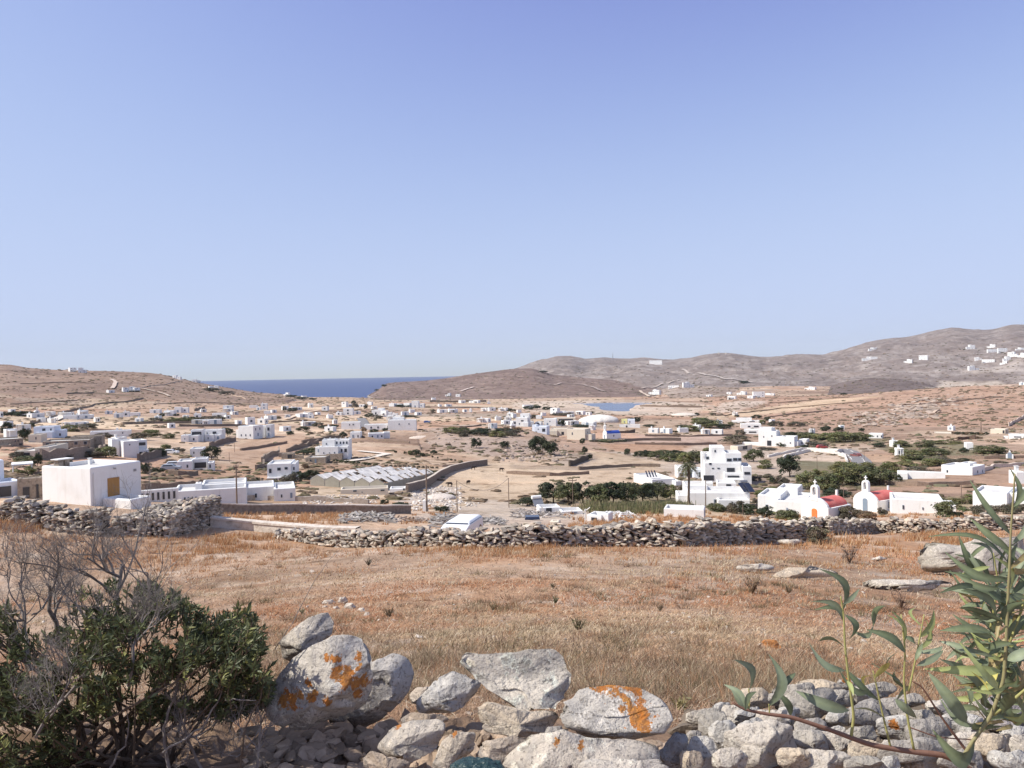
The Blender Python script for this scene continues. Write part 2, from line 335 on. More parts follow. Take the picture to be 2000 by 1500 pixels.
# ---------------------------------------------------------------- terrain
def srt(*c): return tuple(((v/255.)**2.2) for v in c)
TAN = (.52, .365, .25); GOLD = (.60, .44, .285); ORANGE = (.43, .24, .135); MAUVE = (.27, .19, .155); BROWN = (.36, .235, .16)
FIELDS = [  # ground cover patches: outline, colour
 ([(870, 905), (960, 902), (1130, 918), (1300, 908), (1280, 945), (1150, 948), (1060, 950), (1010, 975), (930, 962), (860, 955)], GOLD),
 ([(1150, 878), (1230, 890), (1300, 905), (1260, 912), (1130, 912), (1150, 900)], GOLD),
 ([(1000, 905), (1120, 915), (1260, 914), (1120, 922), (1000, 915)], (.33, .24, .17)),
 ([(1150, 868), (1240, 868), (1370, 872), (1330, 885), (1200, 882)], ORANGE),
 ([(1250, 850), (1420, 852), (1410, 866), (1250, 862)], (.5, .34, .26)),
 ([(1380, 812), (1500, 796), (1620, 779), (1740, 772), (1640, 788), (1500, 808), (1420, 818)], (.66, .48, .30)),
 ([(500, 850), (600, 845), (600, 880), (520, 905), (440, 900), (430, 880)], (.44, .27, .17)),
 ([(290, 920), (500, 900), (520, 940), (300, 948)], (.46, .28, .17)),
 ([(600, 905), (800, 912), (700, 925), (600, 920)], (.36, .2, .12)),
 ([(410, 965), (800, 975), (800, 993), (410, 990)], (.42, .25, .14)),
 ([(1660, 885), (1790, 890), (1780, 905), (1690, 903)], (.52, .33, .20)),
 ([(1560, 885), (1650, 887), (1640, 908), (1560, 905)], (.62, .48, .36)),
 ([(1700, 925), (2000, 925), (2000, 960), (1750, 965), (1640, 945)], (.44, .27, .17)),
 ([(0, 818), (110, 812), (100, 825), (0, 828)], GOLD),
 ([(280, 835), (420, 828), (460, 832), (400, 838)], (.42, .27, .19)),
 ([(1000, 783), (1140, 784), (1280, 784), (1380, 790), (1370, 808), (1240, 812), (1100, 806), (1010, 800)], (.62, .5, .39)),
 ([(1385, 806), (1400, 790), (1500, 783), (1490, 793), (1430, 806)], (.56, .45, .36)),
 ([(800, 842), (900, 832), (1000, 850), (1090, 880), (1080, 895), (950, 890), (860, 865)], (.43, .32, .25)),
 ([(740, 955), (880, 950), (900, 985), (780, 985)], (.56, .47, .4)),
 ([(950, 975), (1140, 985), (1260, 1010), (1150, 1035), (900, 1030), (820, 1010), (880, 990)], (.5, .41, .33)),
 ([(1120, 1025), (1300, 1000), (1560, 1015), (1560, 1030), (1100, 1045)], (.48, .24, .10)),
 ([(1350, 870), (1500, 872), (1640, 905), (1500, 950), (1420, 960), (1300, 950), (1290, 905)], (.5, .39, .3)),
 ([(140, 805), (260, 790), (400, 790), (620, 800), (400, 800), (200, 815)], (.5, .33, .22)),
 ([(700, 825), (830, 840), (820, 850), (700, 860), (640, 860)], (.46, .31, .21)),
 ([(590, 775), (700, 776), (760, 790), (620, 790)], (.55, .38, .24)),
 ([(680, 870), (860, 880), (960, 900), (900, 905), (780, 885), (690, 890)], (.48, .3, .19)),
 ([(1880, 720), (2000, 700), (2000, 730), (1900, 730)], (.5, .42, .36)),
 ([(1830, 745), (1960, 745), (1930, 757), (1840, 757)], (.6, .5, .4)),
]
GREENS = [([(1560, 900), (1750, 905), (1760, 950), (1560, 950)], (.13, .13, .06)), ([(1740, 870), (1900, 865), (1950, 885), (1850, 905), (1740, 900)], (.17, .16, .08)),
          ([(1530, 845), (1720, 850), (1720, 865), (1530, 868)], (.15, .14, .07)), ([(1060, 965), (1330, 960), (1330, 990), (1150, 995), (1050, 985)], (.22, .19, .1)),
          ([(300, 818), (440, 820), (430, 830), (300, 826)], (.2, .17, .11)), ([(1750, 975), (1900, 970), (1900, 990), (1760, 995)], (.2, .17, .09))]
def lut(th_n, r_n):
    pass
NT = 1100
ang = np.concatenate([np.linspace(-180, -44, 26)[:-1], np.linspace(-44, -36, 40)[:-1], np.linspace(-36, 36, NT)[:-1], np.linspace(36, 44, 40)[:-1], np.linspace(44, 180, 27)])*math.pi/180
rr = np.concatenate([np.linspace(.3, 2.6, 8)[:-1], np.exp(np.linspace(math.log(2.6), math.log(40), 240))[:-1], np.exp(np.linspace(math.log(40), math.log(2600), 560))[:-1], np.exp(np.linspace(math.log(2600), math.log(6500), 110))])
A, Rg = np.meshgrid(ang, rr)
X = Rg*np.sin(A); Y = Rg*np.cos(A)
Z, K, B0 = terr(X, Y, True)
x = X.ravel(); y = Y.ravel(); k = K.ravel(); z = Z.ravel(); r_ = Rg.ravel()
C = np.zeros((len(x), 3)); C[:] = TAN
# patchwork of fields on the plain
wx = x/95 + .35*fbm(x/140, y/140, 61, 2); wy = y/70 + .35*fbm(x/150, y/150, 62, 2)
ix = np.floor(wx); iy = np.floor(wy); best = np.full(len(x), 9.); sec = np.full(len(x), 9.); hid = np.zeros(len(x)); hid2 = np.zeros(len(x))
for dx in (-1, 0, 1):
    for dy in (-1, 0, 1):
        jx = ix+dx; jy = iy+dy; q = np.maximum(abs(jx+_h(jx, jy, 71)-wx), abs(jy+_h(jx, jy, 72)-wy))
        m = q < best; sec = np.where(m, best, np.minimum(sec, q)); hid = np.where(m, _h(jx, jy, 73), hid); hid2 = np.where(m, _h(jx, jy, 74), hid2); best = np.minimum(best, q)
pal = np.array([TAN, GOLD, BROWN, (.50, .30, .19), (.46, .35, .26), (.56, .40, .27), (.40, .26, .18), (.52, .36, .25)])
C[:] = pal[(hid*7.99).astype(int)]
C *= (0.86+.28*hid2)[:, None]
nearm = r_ < 60
def mix(c, idx, w_): C[idx] = C[idx]*(1-w_[idx, None]) + np.array(c)*w_[idx, None]
n1 = fbm(x/260, y/260, 81, 5, .6); n2 = fbm(x/60, y/60, 82, 5, .65); n3 = fbm(x/14, y/30, 83, 4, .6)
hillcol = {1: ((.38, .255, .18), (.27, .18, .135)), 2: ((.25, .17, .14), (.20, .135, .115)), 3: ((.27, .215, .19), (.185, .145, .135)), 4: ((.38, .28, .215), (.26, .19, .155)), 5: ((.20, .15, .135), (.17, .125, .115)), 6: ((.48, .30, .20), (.42, .25, .165)), 7: ((.45, .31, .21), (.38, .26, .19))}
zr = np.clip((z+45)/60, 0, 1)
for kk, (c1, c2) in hillcol.items():
    m = k == kk; t = np.clip(.5+n1*.9+n2*.5, 0, 1)[m, None]
    C[m] = np.array(c1)*(1-t) + np.array(c2)*t
m = (k == 1); foot = np.clip((r_-860)/260, 0, 1); C[m] = C[m]*foot[m, None] + pal[(hid[m]*7.99).astype(int)]*.92*(1-foot[m, None])
m = (k == 3); lt = np.clip((n2*1.4+n3*.9+.1), 0, .75)*np.clip(1.3-zr*.5, 0, 1); C[m] += (np.array((.44, .38, .34))-C[m])*lt[m, None]*.8
m = (k == 4); lt = np.clip(n2*1.2+.1, 0, .7); C[m] += (np.array((.55, .45, .36))-C[m])*lt[m, None]
m = (k == 1) | (k == 6) | (k == 2); lt = np.clip(n3*1.5-.15, 0, .7); C[m] += (np.array((.5, .38, .29))-C[m])*lt[m, None]*.55
for P, c in FIELDS+GREENS:
    W = [at(*q) for q in P]; W = [(q.x, q.y) for q in W]
    sc = np.mean([math.hypot(*q) for q in W])
    sd_ = poly_sd(x + sc*.025*fbm(x/(sc*.08), y/(sc*.08), 91, 3), y + sc*.025*fbm(x/(sc*.08), y/(sc*.08), 92, 3), W)
    wt = np.clip(sd_/(sc*.012)+.5, 0, 1)*.92*(.8+.2*n2); ii = wt > 0
    C[ii] += (np.array(c)-C[ii])*wt[ii, None]
# near field
a1 = fbm(x/6, y/6, 101, 4, .6); a2 = fbm(x/1.6, y/1.6, 102, 4, .6)
nc = np.array((.38, .275, .20))[None]*np.ones((len(x), 1)); t = np.clip(.4+a1*1.2, 0, 1)[:, None]; nc = nc*(1-t)+np.array((.40, .235, .14))*t
t = np.clip(a2*1.5-.1, 0, .8)[:, None]; nc = nc*(1-t)+np.array((.54, .44, .35))*t
wn = np.clip((62-r_)/12, 0, 1)[:, None]; C = C*(1-wn)+nc*wn
# stony bank at the very front
wm = np.clip((3.7-r_)/.5, 0, 1)[:, None]; C = C*(1-wm) + np.array((.30, .2, .135))*wm*(1+.3*a2[:, None])
C[(z < -57)] = (.35, .29, .24)
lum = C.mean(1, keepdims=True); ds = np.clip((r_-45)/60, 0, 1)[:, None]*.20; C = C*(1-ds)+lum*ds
nr, na = A.shape; i = np.arange(nr-1)[:, None]*na; j = np.arange(na-1)[None]
Fq = np.stack([i+j, i+j+1, i+na+j+1, i+na+j], -1).reshape(-1, 4)[:, ::-1]
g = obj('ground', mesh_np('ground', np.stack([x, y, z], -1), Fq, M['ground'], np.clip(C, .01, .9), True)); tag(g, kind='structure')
del A, Rg, X, Y, C, n1, n2, n3
# sea
m = mat('sea_water', (.006, .022, .105), rough=.35, spec=.3, coord='World', nz=[(.0012, (.009, .032, .14), .4, .7, .7, 'MIX', (1, .35, 1))], bump=[(.04, .35, 2.), (.4, .3, .5)])
n = 96; an = np.linspace(0, 2*math.pi, n, endpoint=False)
V = np.concatenate([[(0, 0, -60)], np.stack([1700*np.sin(an), 1700*np.cos(an), np.full(n, -60.)], -1), np.stack([15500*np.sin(an), 15500*np.cos(an), np.full(n, -60.)], -1)])
# only the open sea sector beyond the coast
idx = np.arange(n); q = np.stack([1+idx, 1+(idx+1) % n, 1+n+(idx+1) % n, 1+n+idx], -1)
o = obj('sea', mesh_np('sea', V[1:], (q-1)[:, ::-1], m)); tag(o, kind='structure')
m = mat('reservoir_water', (.02, .05, .12), rough=.18, spec=.5, coord='World', bump=[(.5, .25, .3)])
P = np.array(RPW); cx, cy = P.mean(0); P = np.array([cx, cy])+(P-[cx, cy])*1.25
V = [(cx, cy, RZ)]+[(a, b, RZ) for a, b in P]; n = len(P)
o = obj('reservoir_water', mesh_np('reservoir_water', V, np.array([(0, 1+(i+1) % n, 1+i) for i in range(n)]), m)); tag(o, kind='structure')
# ---------------------------------------------------------------- air
def haze():
    mb = MB(); mb.box(-18000, 18000, -6800, 17500, -95, 520)
    h = bpy.data.materials.new('haze'); h.use_nodes = True; nn = h.node_tree.nodes; nn.clear()
    out = nn.new('ShaderNodeOutputMaterial'); pv = nn.new('ShaderNodeVolumePrincipled')
    pv.inputs['Density'].default_value = 3.3e-5; pv.inputs['Color'].default_value = (.88, .93, 1.0, 1); pv.inputs['Anisotropy'].default_value = 0.0
    h.node_tree.links.new(pv.outputs[0], out.inputs['Volume'])
    o = mb.build('haze', h); tag(o, kind='stuff')
haze()
# ================================================================ stones
rng = np.random.default_rng(7)
def ico(sub):
    t = (1+5**.5)/2
    V = [(-1, t, 0), (1, t, 0), (-1, -t, 0), (1, -t, 0), (0, -1, t), (0, 1, t), (0, -1, -t), (0, 1, -t), (t, 0, -1), (t, 0, 1), (-t, 0, -1), (-t, 0, 1)]
    Fc = [(0, 11, 5), (0, 5, 1), (0, 1, 7), (0, 7, 10), (0, 10, 11), (1, 5, 9), (5, 11, 4), (11, 10, 2), (10, 7, 6), (7, 1, 8), (3, 9, 4), (3, 4, 2), (3, 2, 6), (3, 6, 8), (3, 8, 9), (4, 9, 5), (2, 4, 11), (6, 2, 10), (8, 6, 7), (9, 8, 1)]
    V = [np.array(v)/np.linalg.norm(v) for v in V]
    for _ in range(sub):
        mem = {}; nf = []
        def mid(a, b):
            k = (min(a, b), max(a, b))
            if k not in mem: p = V[a]+V[b]; V.append(p/np.linalg.norm(p)); mem[k] = len(V)-1
            return mem[k]
        for a, b, c in Fc:
            ab, bc, ca = mid(a, b), mid(b, c), mid(c, a); nf += [(a, ab, ca), (b, bc, ab), (c, ca, bc), (ab, bc, ca)]
        Fc = nf
    return np.array(V), np.array(Fc)
ICO = {s: ico(s) for s in (1, 2, 3, 4, 5)}
def rockV(sub, seed, cuts=9, cd=(.55, .85), nz=.06):
    V, Fc = ICO[sub]; r = np.random.default_rng(seed); P = V.copy()
    for _ in range(cuts):
        n = r.normal(size=3); n /= np.linalg.norm(n); d = r.uniform(*cd)
        e = np.maximum(P@n-d, 0); P -= e[:, None]*n*.93
    P *= (1+nz*h3(P*2.3+seed, seed) + nz*.5*h3(P*6+seed, seed+3))[:, None]
    return P, Fc
LOWROCKS = [rockV(1, s, 7) for s in range(14)]; MIDROCKS = [rockV(2, 50+s, 13, (.38, .72), .09) for s in range(20)]
STC = np.array([(.48, .42, .35), (.38, .335, .28), (.56, .49, .41), (.34, .285, .235), (.52, .42, .33), (.30, .265, .235)])
def rot(rx, ry, rz):
    return np.array(Matrix.Rotation(rz, 3, 'Z') @ Matrix.Rotation(ry, 3, 'Y') @ Matrix.Rotation(rx, 3, 'X'))
def add_rock(mb, c, sz, R=None, col=None, lib=LOWROCKS):
    P, Fc = lib[rng.integers(len(lib))]
    if R is None: R = rot(rng.uniform(-.35, .35), rng.uniform(-.35, .35), rng.uniform(0, 6.28))
    if col is None: col = STC[rng.integers(len(STC))]*rng.uniform(.8, 1.15)
    mb.add((P*np.array(sz)*.5)@R.T + np.array(c), None, Fc, col)
def polyline(P, step):
    P = np.array(P, float); d = np.r_[0, np.cumsum(np.linalg.norm(np.diff(P, axis=0), axis=1))]
    n = max(2, int(d[-1]/step)+1); t = np.linspace(0, d[-1], n)
    return np.stack([np.interp(t, d, P[:, i]) for i in range(P.shape[1])], -1), d[-1]
def drystone(pts, hts, label, sz=.34, thick=.6, group=None, holes=(), lib=LOWROCKS, name='dry_stone_wall'):
    """pts in world xy along the wall's foot, hts heights"""
    P3 = np.array([(p[0], p[1], h) for p, h in zip(pts, hts)])
    L, tot = polyline(P3, sz*.8); z = terr(L[:, 0], L[:, 1]); T = np.gradient(L[:, :2], axis=0); T /= np.linalg.norm(T, axis=1)[:, None]
    N = np.stack([-T[:, 1], T[:, 0]], -1); mb = MB()
    if (N[:, 1]).mean() > 0: N = -N
    n = len(L)
    # dark packed core
    for i in range(n-1):
        a, b = L[i], L[i+1]; w_ = thick*.32
        h_ = max(.1, min(a[2], b[2])-sz*.45)
        V = [(a[0]+N[i, 0]*w_, a[1]+N[i, 1]*w_, z[i]-.4), (b[0]+N[i+1, 0]*w_, b[1]+N[i+1, 1]*w_, z[i+1]-.4), (b[0]-N[i+1, 0]*w_, b[1]-N[i+1, 1]*w_, z[i+1]-.4), (a[0]-N[i, 0]*w_, a[1]-N[i, 1]*w_, z[i]-.4)]
        V = np.array(V); W = V.copy(); W[0, 2] = W[3, 2] = z[i]+h_; W[1, 2] = W[2, 2] = z[i+1]+h_
        mb.add(np.r_[V, W], [(0, 1, 5, 4), (1, 2, 6, 5), (2, 3, 7, 6), (3, 0, 4, 7), (4, 5, 6, 7)], c=(.05, .042, .035))
    for i in range(n):
        h = L[i, 2]*(1+.12*math.sin(i*.35)+.08*rng.normal()); ang_ = math.atan2(T[i, 1], T[i, 0]); zz = z[i]-.1
        while zz < z[i]+h:
            hh = sz*rng.uniform(.22, .58)
            top = zz+hh > z[i]+h-.05
            for side in ((1, -1) if not top else (1, 0, -1)):
                ww = sz*rng.uniform(.7, 1.9)
                off = side*thick*.38+rng.uniform(-.05, .05); al = rng.uniform(-.5, .5)*sz
                c = (L[i, 0]+N[i, 0]*off+T[i, 0]*al, L[i, 1]+N[i, 1]*off+T[i, 1]*al, zz+hh*.5)
                add_rock(mb, c, (ww*1.12, thick*.6*rng.uniform(.8, 1.2), hh*1.5), rot(rng.uniform(-.25, .25), rng.uniform(-.3, .3), ang_+rng.uniform(-.3, .3)), lib=lib)
            zz += hh*.86
    o = mb.build(name, M['stone']); return tag(o, label, 'stone wall', group)
def at_xy(px, py): p = at(px, py); return (p.x, p.y)
# big dry stone wall across the lower field, in two stretches
pts = [(548, 1052), (620, 1062), (740, 1068), (900, 1067), (1040, 1068), (1180, 1066), (1330, 1067), (1480, 1062), (1590, 1056)]
drystone([at_xy(*p) for p in pts], [.4, .62, .7, .72, .9, .85, 1.1, 1.1, 1.1], 'long grey dry stone wall crossing the dry field at its lower edge', sz=.34, thick=.7, lib=MIDROCKS)
pts = [(1612, 1046), (1700, 1040), (1800, 1040), (1900, 1037), (2060, 1034)]
drystone([at_xy(*p) for p in pts], [.85, .8, .75, .75, .8], 'low dry stone wall behind the boulder at the right end of the field', sz=.33, thick=.7, lib=MIDROCKS)
# thick rubble terrace on the left
def terrace():
    mb = MB(); a = at(15, 1012); b = at(200, 1043); c = at(330, 1050); d = at(402, 1030)
    drystone([(a.x, a.y), ((a.x+b.x)/2, (a.y+b.y)/2), (b.x, b.y)], [.9, 1.1, 1.25], 'broken rubble wall in front of the white cube house', sz=.36, thick=1.1, lib=MIDROCKS)
    mb = MB(); z0 = [float(terr(np.array([q.x]), np.array([q.y]))[0]) for q in (b, c, d)]
    P = [(b.x+.6, b.y), (c.x, c.y), (d.x, d.y+2.2), (b.x+1.2, b.y+4.5)]; top = max(z0)+.78
    # filled block of stones
    n = 0; P = np.array(P); sdx = P[:, 0].min(), P[:, 0].max(); sdy = P[:, 1].min(), P[:, 1].max()
    core = np.r_[np.c_[P*.94+P.mean(0)*.06, [min(z0)-1]*4], np.c_[P*.94+P.mean(0)*.06, [top-.15]*4]]
    mb.add(core, [(0, 1, 5, 4), (1, 2, 6, 5), (2, 3, 7, 6), (3, 0, 4, 7), (4, 5, 6, 7)], c=(.05, .042, .035))
    for i in range(4):
        p, q = P[i], P[(i+1) % 4]; L = np.linalg.norm(q-p); an = math.atan2(q[1]-p[1], q[0]-p[0])
        for k_ in range(int(L/.27)):
            t = (k_+.5)/int(L/.27); cx_, cy_ = p+(q-p)*t; gz = float(terr(np.array([cx_]), np.array([cy_]))[0]); zz = gz-.1
            while zz < top-.05:
                hh = rng.uniform(.09, .2)
                add_rock(mb, (cx_+rng.uniform(-.08, .08), cy_+rng.uniform(-.08, .08), zz+hh/2), (rng.uniform(.3, .62), .42, hh*1.35), rot(rng.uniform(-.3, .3), rng.uniform(-.3, .3), an+rng.uniform(-.3, .3)), lib=MIDROCKS); zz += hh*.86
    gx, gy = np.meshgrid(np.arange(sdx[0], sdx[1], .32), np.arange(sdy[0], sdy[1], .32)); gx = gx.ravel()+rng.uniform(-.1, .1, gx.size); gy = gy.ravel()+rng.uniform(-.1, .1, gy.size)
    ins = poly_sd(gx, gy, P) > -.05
    for x_, y_ in zip(gx[ins], gy[ins]): add_rock(mb, (x_, y_, top+rng.uniform(-.12, .12)), (rng.uniform(.3, .6), rng.uniform(.3, .55), rng.uniform(.15, .3)), lib=MIDROCKS)
    o = mb.build('rubble_platform', M['stone']); tag(o, 'thick flat-topped rubble platform with shadowed end beside the bare bushes', 'stone wall')
terrace()
# ================================================================ far and middle stone walls between fields
def line_wall(pts, h, col, label, t=.5, cap=None, group='field walls on the plain', name='field_wall'):
    W = np.array([at_xy(*p) for p in pts]); L, tot = polyline(W, max(1.2, tot_step(W)))
    z = terr(L[:, 0], L[:, 1]); T = np.gradient(L, axis=0); T /= np.linalg.norm(T, axis=1)[:, None]+1e-9; N = np.stack([-T[:, 1], T[:, 0]], -1)
    n = len(L); jh = h*(1+.15*rng.normal(size=n)*(0 if cap else 1)); jt = t/2
    rows = []
    for s_, zz in ((1, -.6), (1, None), (-1, None), (-1, -.6)):
        xy = L+N*jt*s_; rows.append(np.c_[xy, z+(zz if zz is not None else jh)])
    V = np.concatenate(rows); q = []
    for k_ in range(3):
        for i in range(n-1): q.append((k_*n+i, k_*n+i+1, (k_+1)*n+i+1, (k_+1)*n+i))
    q += [(0, n, 2*n, 3*n), (n-1, 4*n-1, 3*n-1, 2*n-1)]
    mb = MB(); mb.add(V, q, c=np.array(col)*1.0)
    for f in mb.f4: pass
    o = mb.build(name, M['stone']); tag(o, label, 'stone wall', group)
    if cap:
        rows = [np.c_[L+N*(jt+.06)*s_, z+jh+zz] for s_, zz in ((1, .003), (1, .12), (-1, .12), (-1, .003))]
        m2 = MB(); m2.add(np.concatenate(rows), [(k_*n+i, k_*n+i+1, ((k_+1) % 4)*n+i+1, ((k_+1) % 4)*n+i) for k_ in range(4) for i in range(n-1)], c=cap)
        m2.build('coping', M['stone'], o)
    return o
def tot_step(W): return float(np.linalg.norm(W, axis=1).mean())*.012
DK = (.24, .19, .15); MD = (.30, .24, .19); PALE = (.62, .55, .47)
line_wall([(405, 1002), (520, 1004), (640, 1003), (740, 1004), (800, 1003)], .85, (.27, .22, .18), 'long dark stone wall with pale coping left of the cement post', cap=(.6, .52, .45))
line_wall([(412, 1028), (500, 1037), (600, 1046), (700, 1050)], .5, PALE, 'low pale plastered wall just behind the dry field', cap=(.66, .58, .5))
line_wall([(795, 963), (835, 950), (860, 932), (880, 922), (915, 913), (951, 908)], 1.6, (.24, .19, .155), 'curving stone wall with pale top running up behind the greenhouses', cap=(.6, .52, .44))
line_wall([(1112, 911), (1130, 905), (1148, 898)], 1.6, (.12, .1, .08), 'short dark wall below the two round shrubs in the pale field')
line_wall([(1130, 918), (1180, 914), (1240, 911), (1290, 912)], .9, DK, 'thin wall between the two pale fields')
line_wall([(512, 905), (525, 893), (545, 888), (545, 884)], 1.6, MD, 'stepped stone wall climbing to the stone gate post')
line_wall([(500, 918), (515, 914), (515, 907)], 1.3, DK, 'corner of stone wall left of the square white house')
line_wall([(560, 883), (600, 872), (622, 866)], 1.5, DK, 'dark wall up to the villa with stone base')
line_wall([(590, 866), (640, 858), (665, 855)], 1.2, DK, 'dark wall behind the villa with stone base')
line_wall([(270, 903), (310, 893), (325, 890)], 2.0, (.18, .15, .13), 'dark retaining wall below the two storey house')
line_wall([(410, 874), (445, 864), (460, 862)], 1.8, (.22, .17, .14), 'brown wall right of the tree by the white cottages')
line_wall([(330, 927), (360, 930), (385, 927)], .9, DK, 'short dark wall in the bare field above the white terrace')
line_wall([(80, 899), (130, 897), (190, 890), (205, 885)], 2.3, (.30, .245, .20), 'tall garden wall behind the white cube house')
line_wall([(60, 828), (90, 822), (112, 814)], 1.6, DK, 'dark wall beside the pale lane in the far left village')
line_wall([(115, 810), (150, 800), (185, 790), (250, 785), (280, 779)], 1.6, DK, 'dark wall climbing the foot of the left hill')
line_wall([(380, 803), (392, 799), (400, 797)], 2.0, DK, 'short dark wall right of the far white blocks')
line_wall([(240, 829), (300, 827), (370, 827), (430, 826)], 1.2, DK, 'dark wall under the green hedge of the left plain')
line_wall([(130, 770), (180, 768), (240, 773), (280, 778)], 1.6, DK, 'wall along the first terrace of the left hill')
line_wall([(350, 833), (420, 833), (480, 832)], 1.2, DK, 'dark wall across the plain above the cottages with the tree')
line_wall([(1220, 862), (1260, 860), (1330, 861)], 1.3, DK, 'dark wall with scrub in the field right of the blue roofed chapel')
line_wall([(1205, 846), (1225, 846), (1240, 845)], 1.6, (.14, .11, .09), 'short dark wall right of the blue roofed chapel')
line_wall([(1250, 794), (1300, 795), (1372, 796)], 2.0, (.24, .18, .14), 'dark line of wall at the right shore of the reservoir')
line_wall([(840, 785), (900, 785), (950, 785)], 2.2, DK, 'dark wall under the headland near the far white terrace')
line_wall([(1825, 853), (1880, 856), (1960, 857)], 1.4, (.42, .33, .26), 'pale terrace wall below the long low house on the right slope')
line_wall([(1870, 860), (1895, 857), (1905, 858)], 1.5, (.13, .09, .07), 'dark rusty hedge wall on the right plain')
line_wall([(1905, 924), (1925, 920), (1940, 914), (2000, 909)], .9, (.66, .55, .46), 'pale wall rising behind the white farmhouse on the right')
line_wall([(1970, 833), (1985, 824), (2005, 813)], 2.0, (.6, .5, .42), 'pale wall running up the right slope')
line_wall([(1400, 812), (1460, 806), (1520, 798), (1600, 792), (1700, 785)], .9, (.3, .22, .16), 'thin wall under the pale golden slope')
line_wall([(1500, 788), (1600, 781), (1660, 776)], .9, (.3, .22, .16), 'thin wall above the pale golden slope')
line_wall([(410, 978), (500, 976), (640, 980), (720, 985)], .7, (.40, .34, .29), 'low rubble wall in front of the long white house')
line_wall([(1790, 998), (1850, 1001), (1930, 1003)], .5, (.45, .36, .29), 'low rubble edge right of the red vaulted chapels')
line_wall([(670, 885), (720, 893), (800, 905), (860, 912), (900, 909)], .5, (.4, .3, .23), 'thin field edge above the greenhouses')
line_wall([(1530, 895), (1560, 887), (1580, 882), (1620, 884), (1650, 893), (1655, 905)], 1.0, (.74, .7, .65), 'pale curved wall around the walled pale field by the road')
line_wall([(1500, 893), (1540, 884), (1570, 878), (1640, 881)], .8, (.74, .7, .65), 'upper pale wall of the walled field by the road')
for n_, (a, b, c) in enumerate([((1000, 770), (1100, 768), 'lower'), ]): pass
for pts_, lab in [([(0, 846), (60, 845), (90, 849)], 'thin dark wall in the far left gardens'), ([(470, 880), (520, 873), (560, 866)], 'thin wall across the bare field left of the villa'), ([(680, 848), (740, 862), (800, 866)], 'thin dark wall right of the boxy cottages'), ([(530, 826), (600, 822), (655, 826)], 'dark wall between the rows of the middle plain'), ([(560, 812), (620, 812), (650, 815)], 'thin wall below the pale slanting lane'), ([(840, 833), (900, 836), (940, 832)], 'thin wall above the green scrub of the knoll'), ([(860, 798), (930, 796), (1000, 798)], 'thin wall under the headland houses'),
   ([(1240, 868), (1330, 870), (1400, 868)], 'thin wall above the orange brown field'), ([(1260, 852), (1350, 853), (1430, 851)], 'thin wall below the strip of cottages'), ([(1690, 910), (1760, 915), (1800, 930)], 'thin wall through the right thickets'), ([(1850, 895), (1920, 897), (2000, 895)], 'pale thin wall by the tiny gabled chapel'), ([(1700, 945), (1800, 950), (1900, 946)], 'thin brown wall above the right-hand low houses'), ([(1780, 792), (1860, 785), (1960, 776)], 'thin terrace wall high on the right slope'), ([(1500, 815), (1640, 800), (1760, 797)], 'thin wall low on the right slope'), ([(20, 790), (80, 786), (150, 783)], 'thin terrace wall low on the left hill'), ([(40, 750), (120, 747), (190, 750)], 'thin terrace wall high on the left hill'), ([(300, 790), (380, 787), (470, 789)], 'thin wall at the foot of the left hill'), ([(280, 958), (400, 948), (500, 948)], 'thin wall in the field behind the long white house'), ([(990, 925), (1080, 930), (1150, 926)], 'faint field edge across the pale field')]:
    line_wall(pts_, .9, (.27, .2, .155), lab)
for pts_, lab in [([(240, 765), (320, 752), (355, 745)], 'pale track wall slanting up the left hill'), ([(395, 757), (440, 768), (480, 780)], 'pale wall slanting down to the shore at the left hill')]:
    line_wall(pts_, 1.0, (.55, .43, .34), lab)
# ================================================================ roads and tracks (sheets laid on the ground)
def track(pts, wd, c, name='road', lift=.05):
    W = np.array([at_xy(*p) for p in pts]); L, tot = polyline(W, max(1., tot_step(W)*.5)); T = np.gradient(L, axis=0); T /= np.linalg.norm(T, axis=1)[:, None]+1e-9; N = np.stack([-T[:, 1], T[:, 0]], -1)
    cols = []; K_ = np.linspace(-1, 1, 5)
    for k_ in K_: xy = L+N*wd/2*k_; cols.append(np.c_[xy, terr(xy[:, 0], xy[:, 1])+lift+.012*math.hypot(*L.mean(0))*.1])
    n = len(L); q = [(a*n+i, a*n+i+1, (a+1)*n+i+1, (a+1)*n+i) for a in range(4) for i in range(n-1)]
    mb = MB(); mb.add(np.concatenate(cols), [f[::-1] for f in q], c=c); o = mb.build(name, M['stone'] if name != 'road' else M['asphalt']); tag(o, kind='structure')
track([(1645, 879), (1660, 884), (1672, 893), (1682, 903), (1683, 915)], 5.5, (1, 1, 1))
track([(1560, 945), (1548, 955), (1530, 970)], 6, (1, 1, 1))
track([(705, 818), (710, 826), (712, 836)], 6, (1, 1, 1))
track([(680, 902), (715, 897), (745, 890), (758, 888), (700, 882)], 3, (.74, .66, .57), 'dirt_track')
track([(100, 822), (112, 817), (121, 812)], 7, (.74, .66, .57), 'dirt_track')
track([(217, 742), (226, 748), (223, 755), (218, 760)], 5, (.62, .5, .42), 'dirt_track')
track([(1332, 722), (1370, 731), (1410, 740), (1470, 748)], 7, (.45, .39, .35), 'dirt_track')
track([(1252, 760), (1290, 752), (1330, 742)], 5, (.5, .42, .36), 'dirt_track')
track([(1250, 764), (1262, 772), (1268, 776)], 6, (.6, .48, .38), 'dirt_track')
track([(1070, 752), (1095, 749), (1140, 752), (1180, 765)], 7, (.42, .34, .3), 'dirt_track')
track([(900, 765), (915, 760), (925, 757)], 6, (.6, .5, .45), 'dirt_track')
track([(560, 820), (590, 808), (620, 803)], 4, (.66, .52, .4), 'dirt_track')
track([(260, 758), (300, 765), (330, 775)], 4, (.6, .48, .38), 'dirt_track')
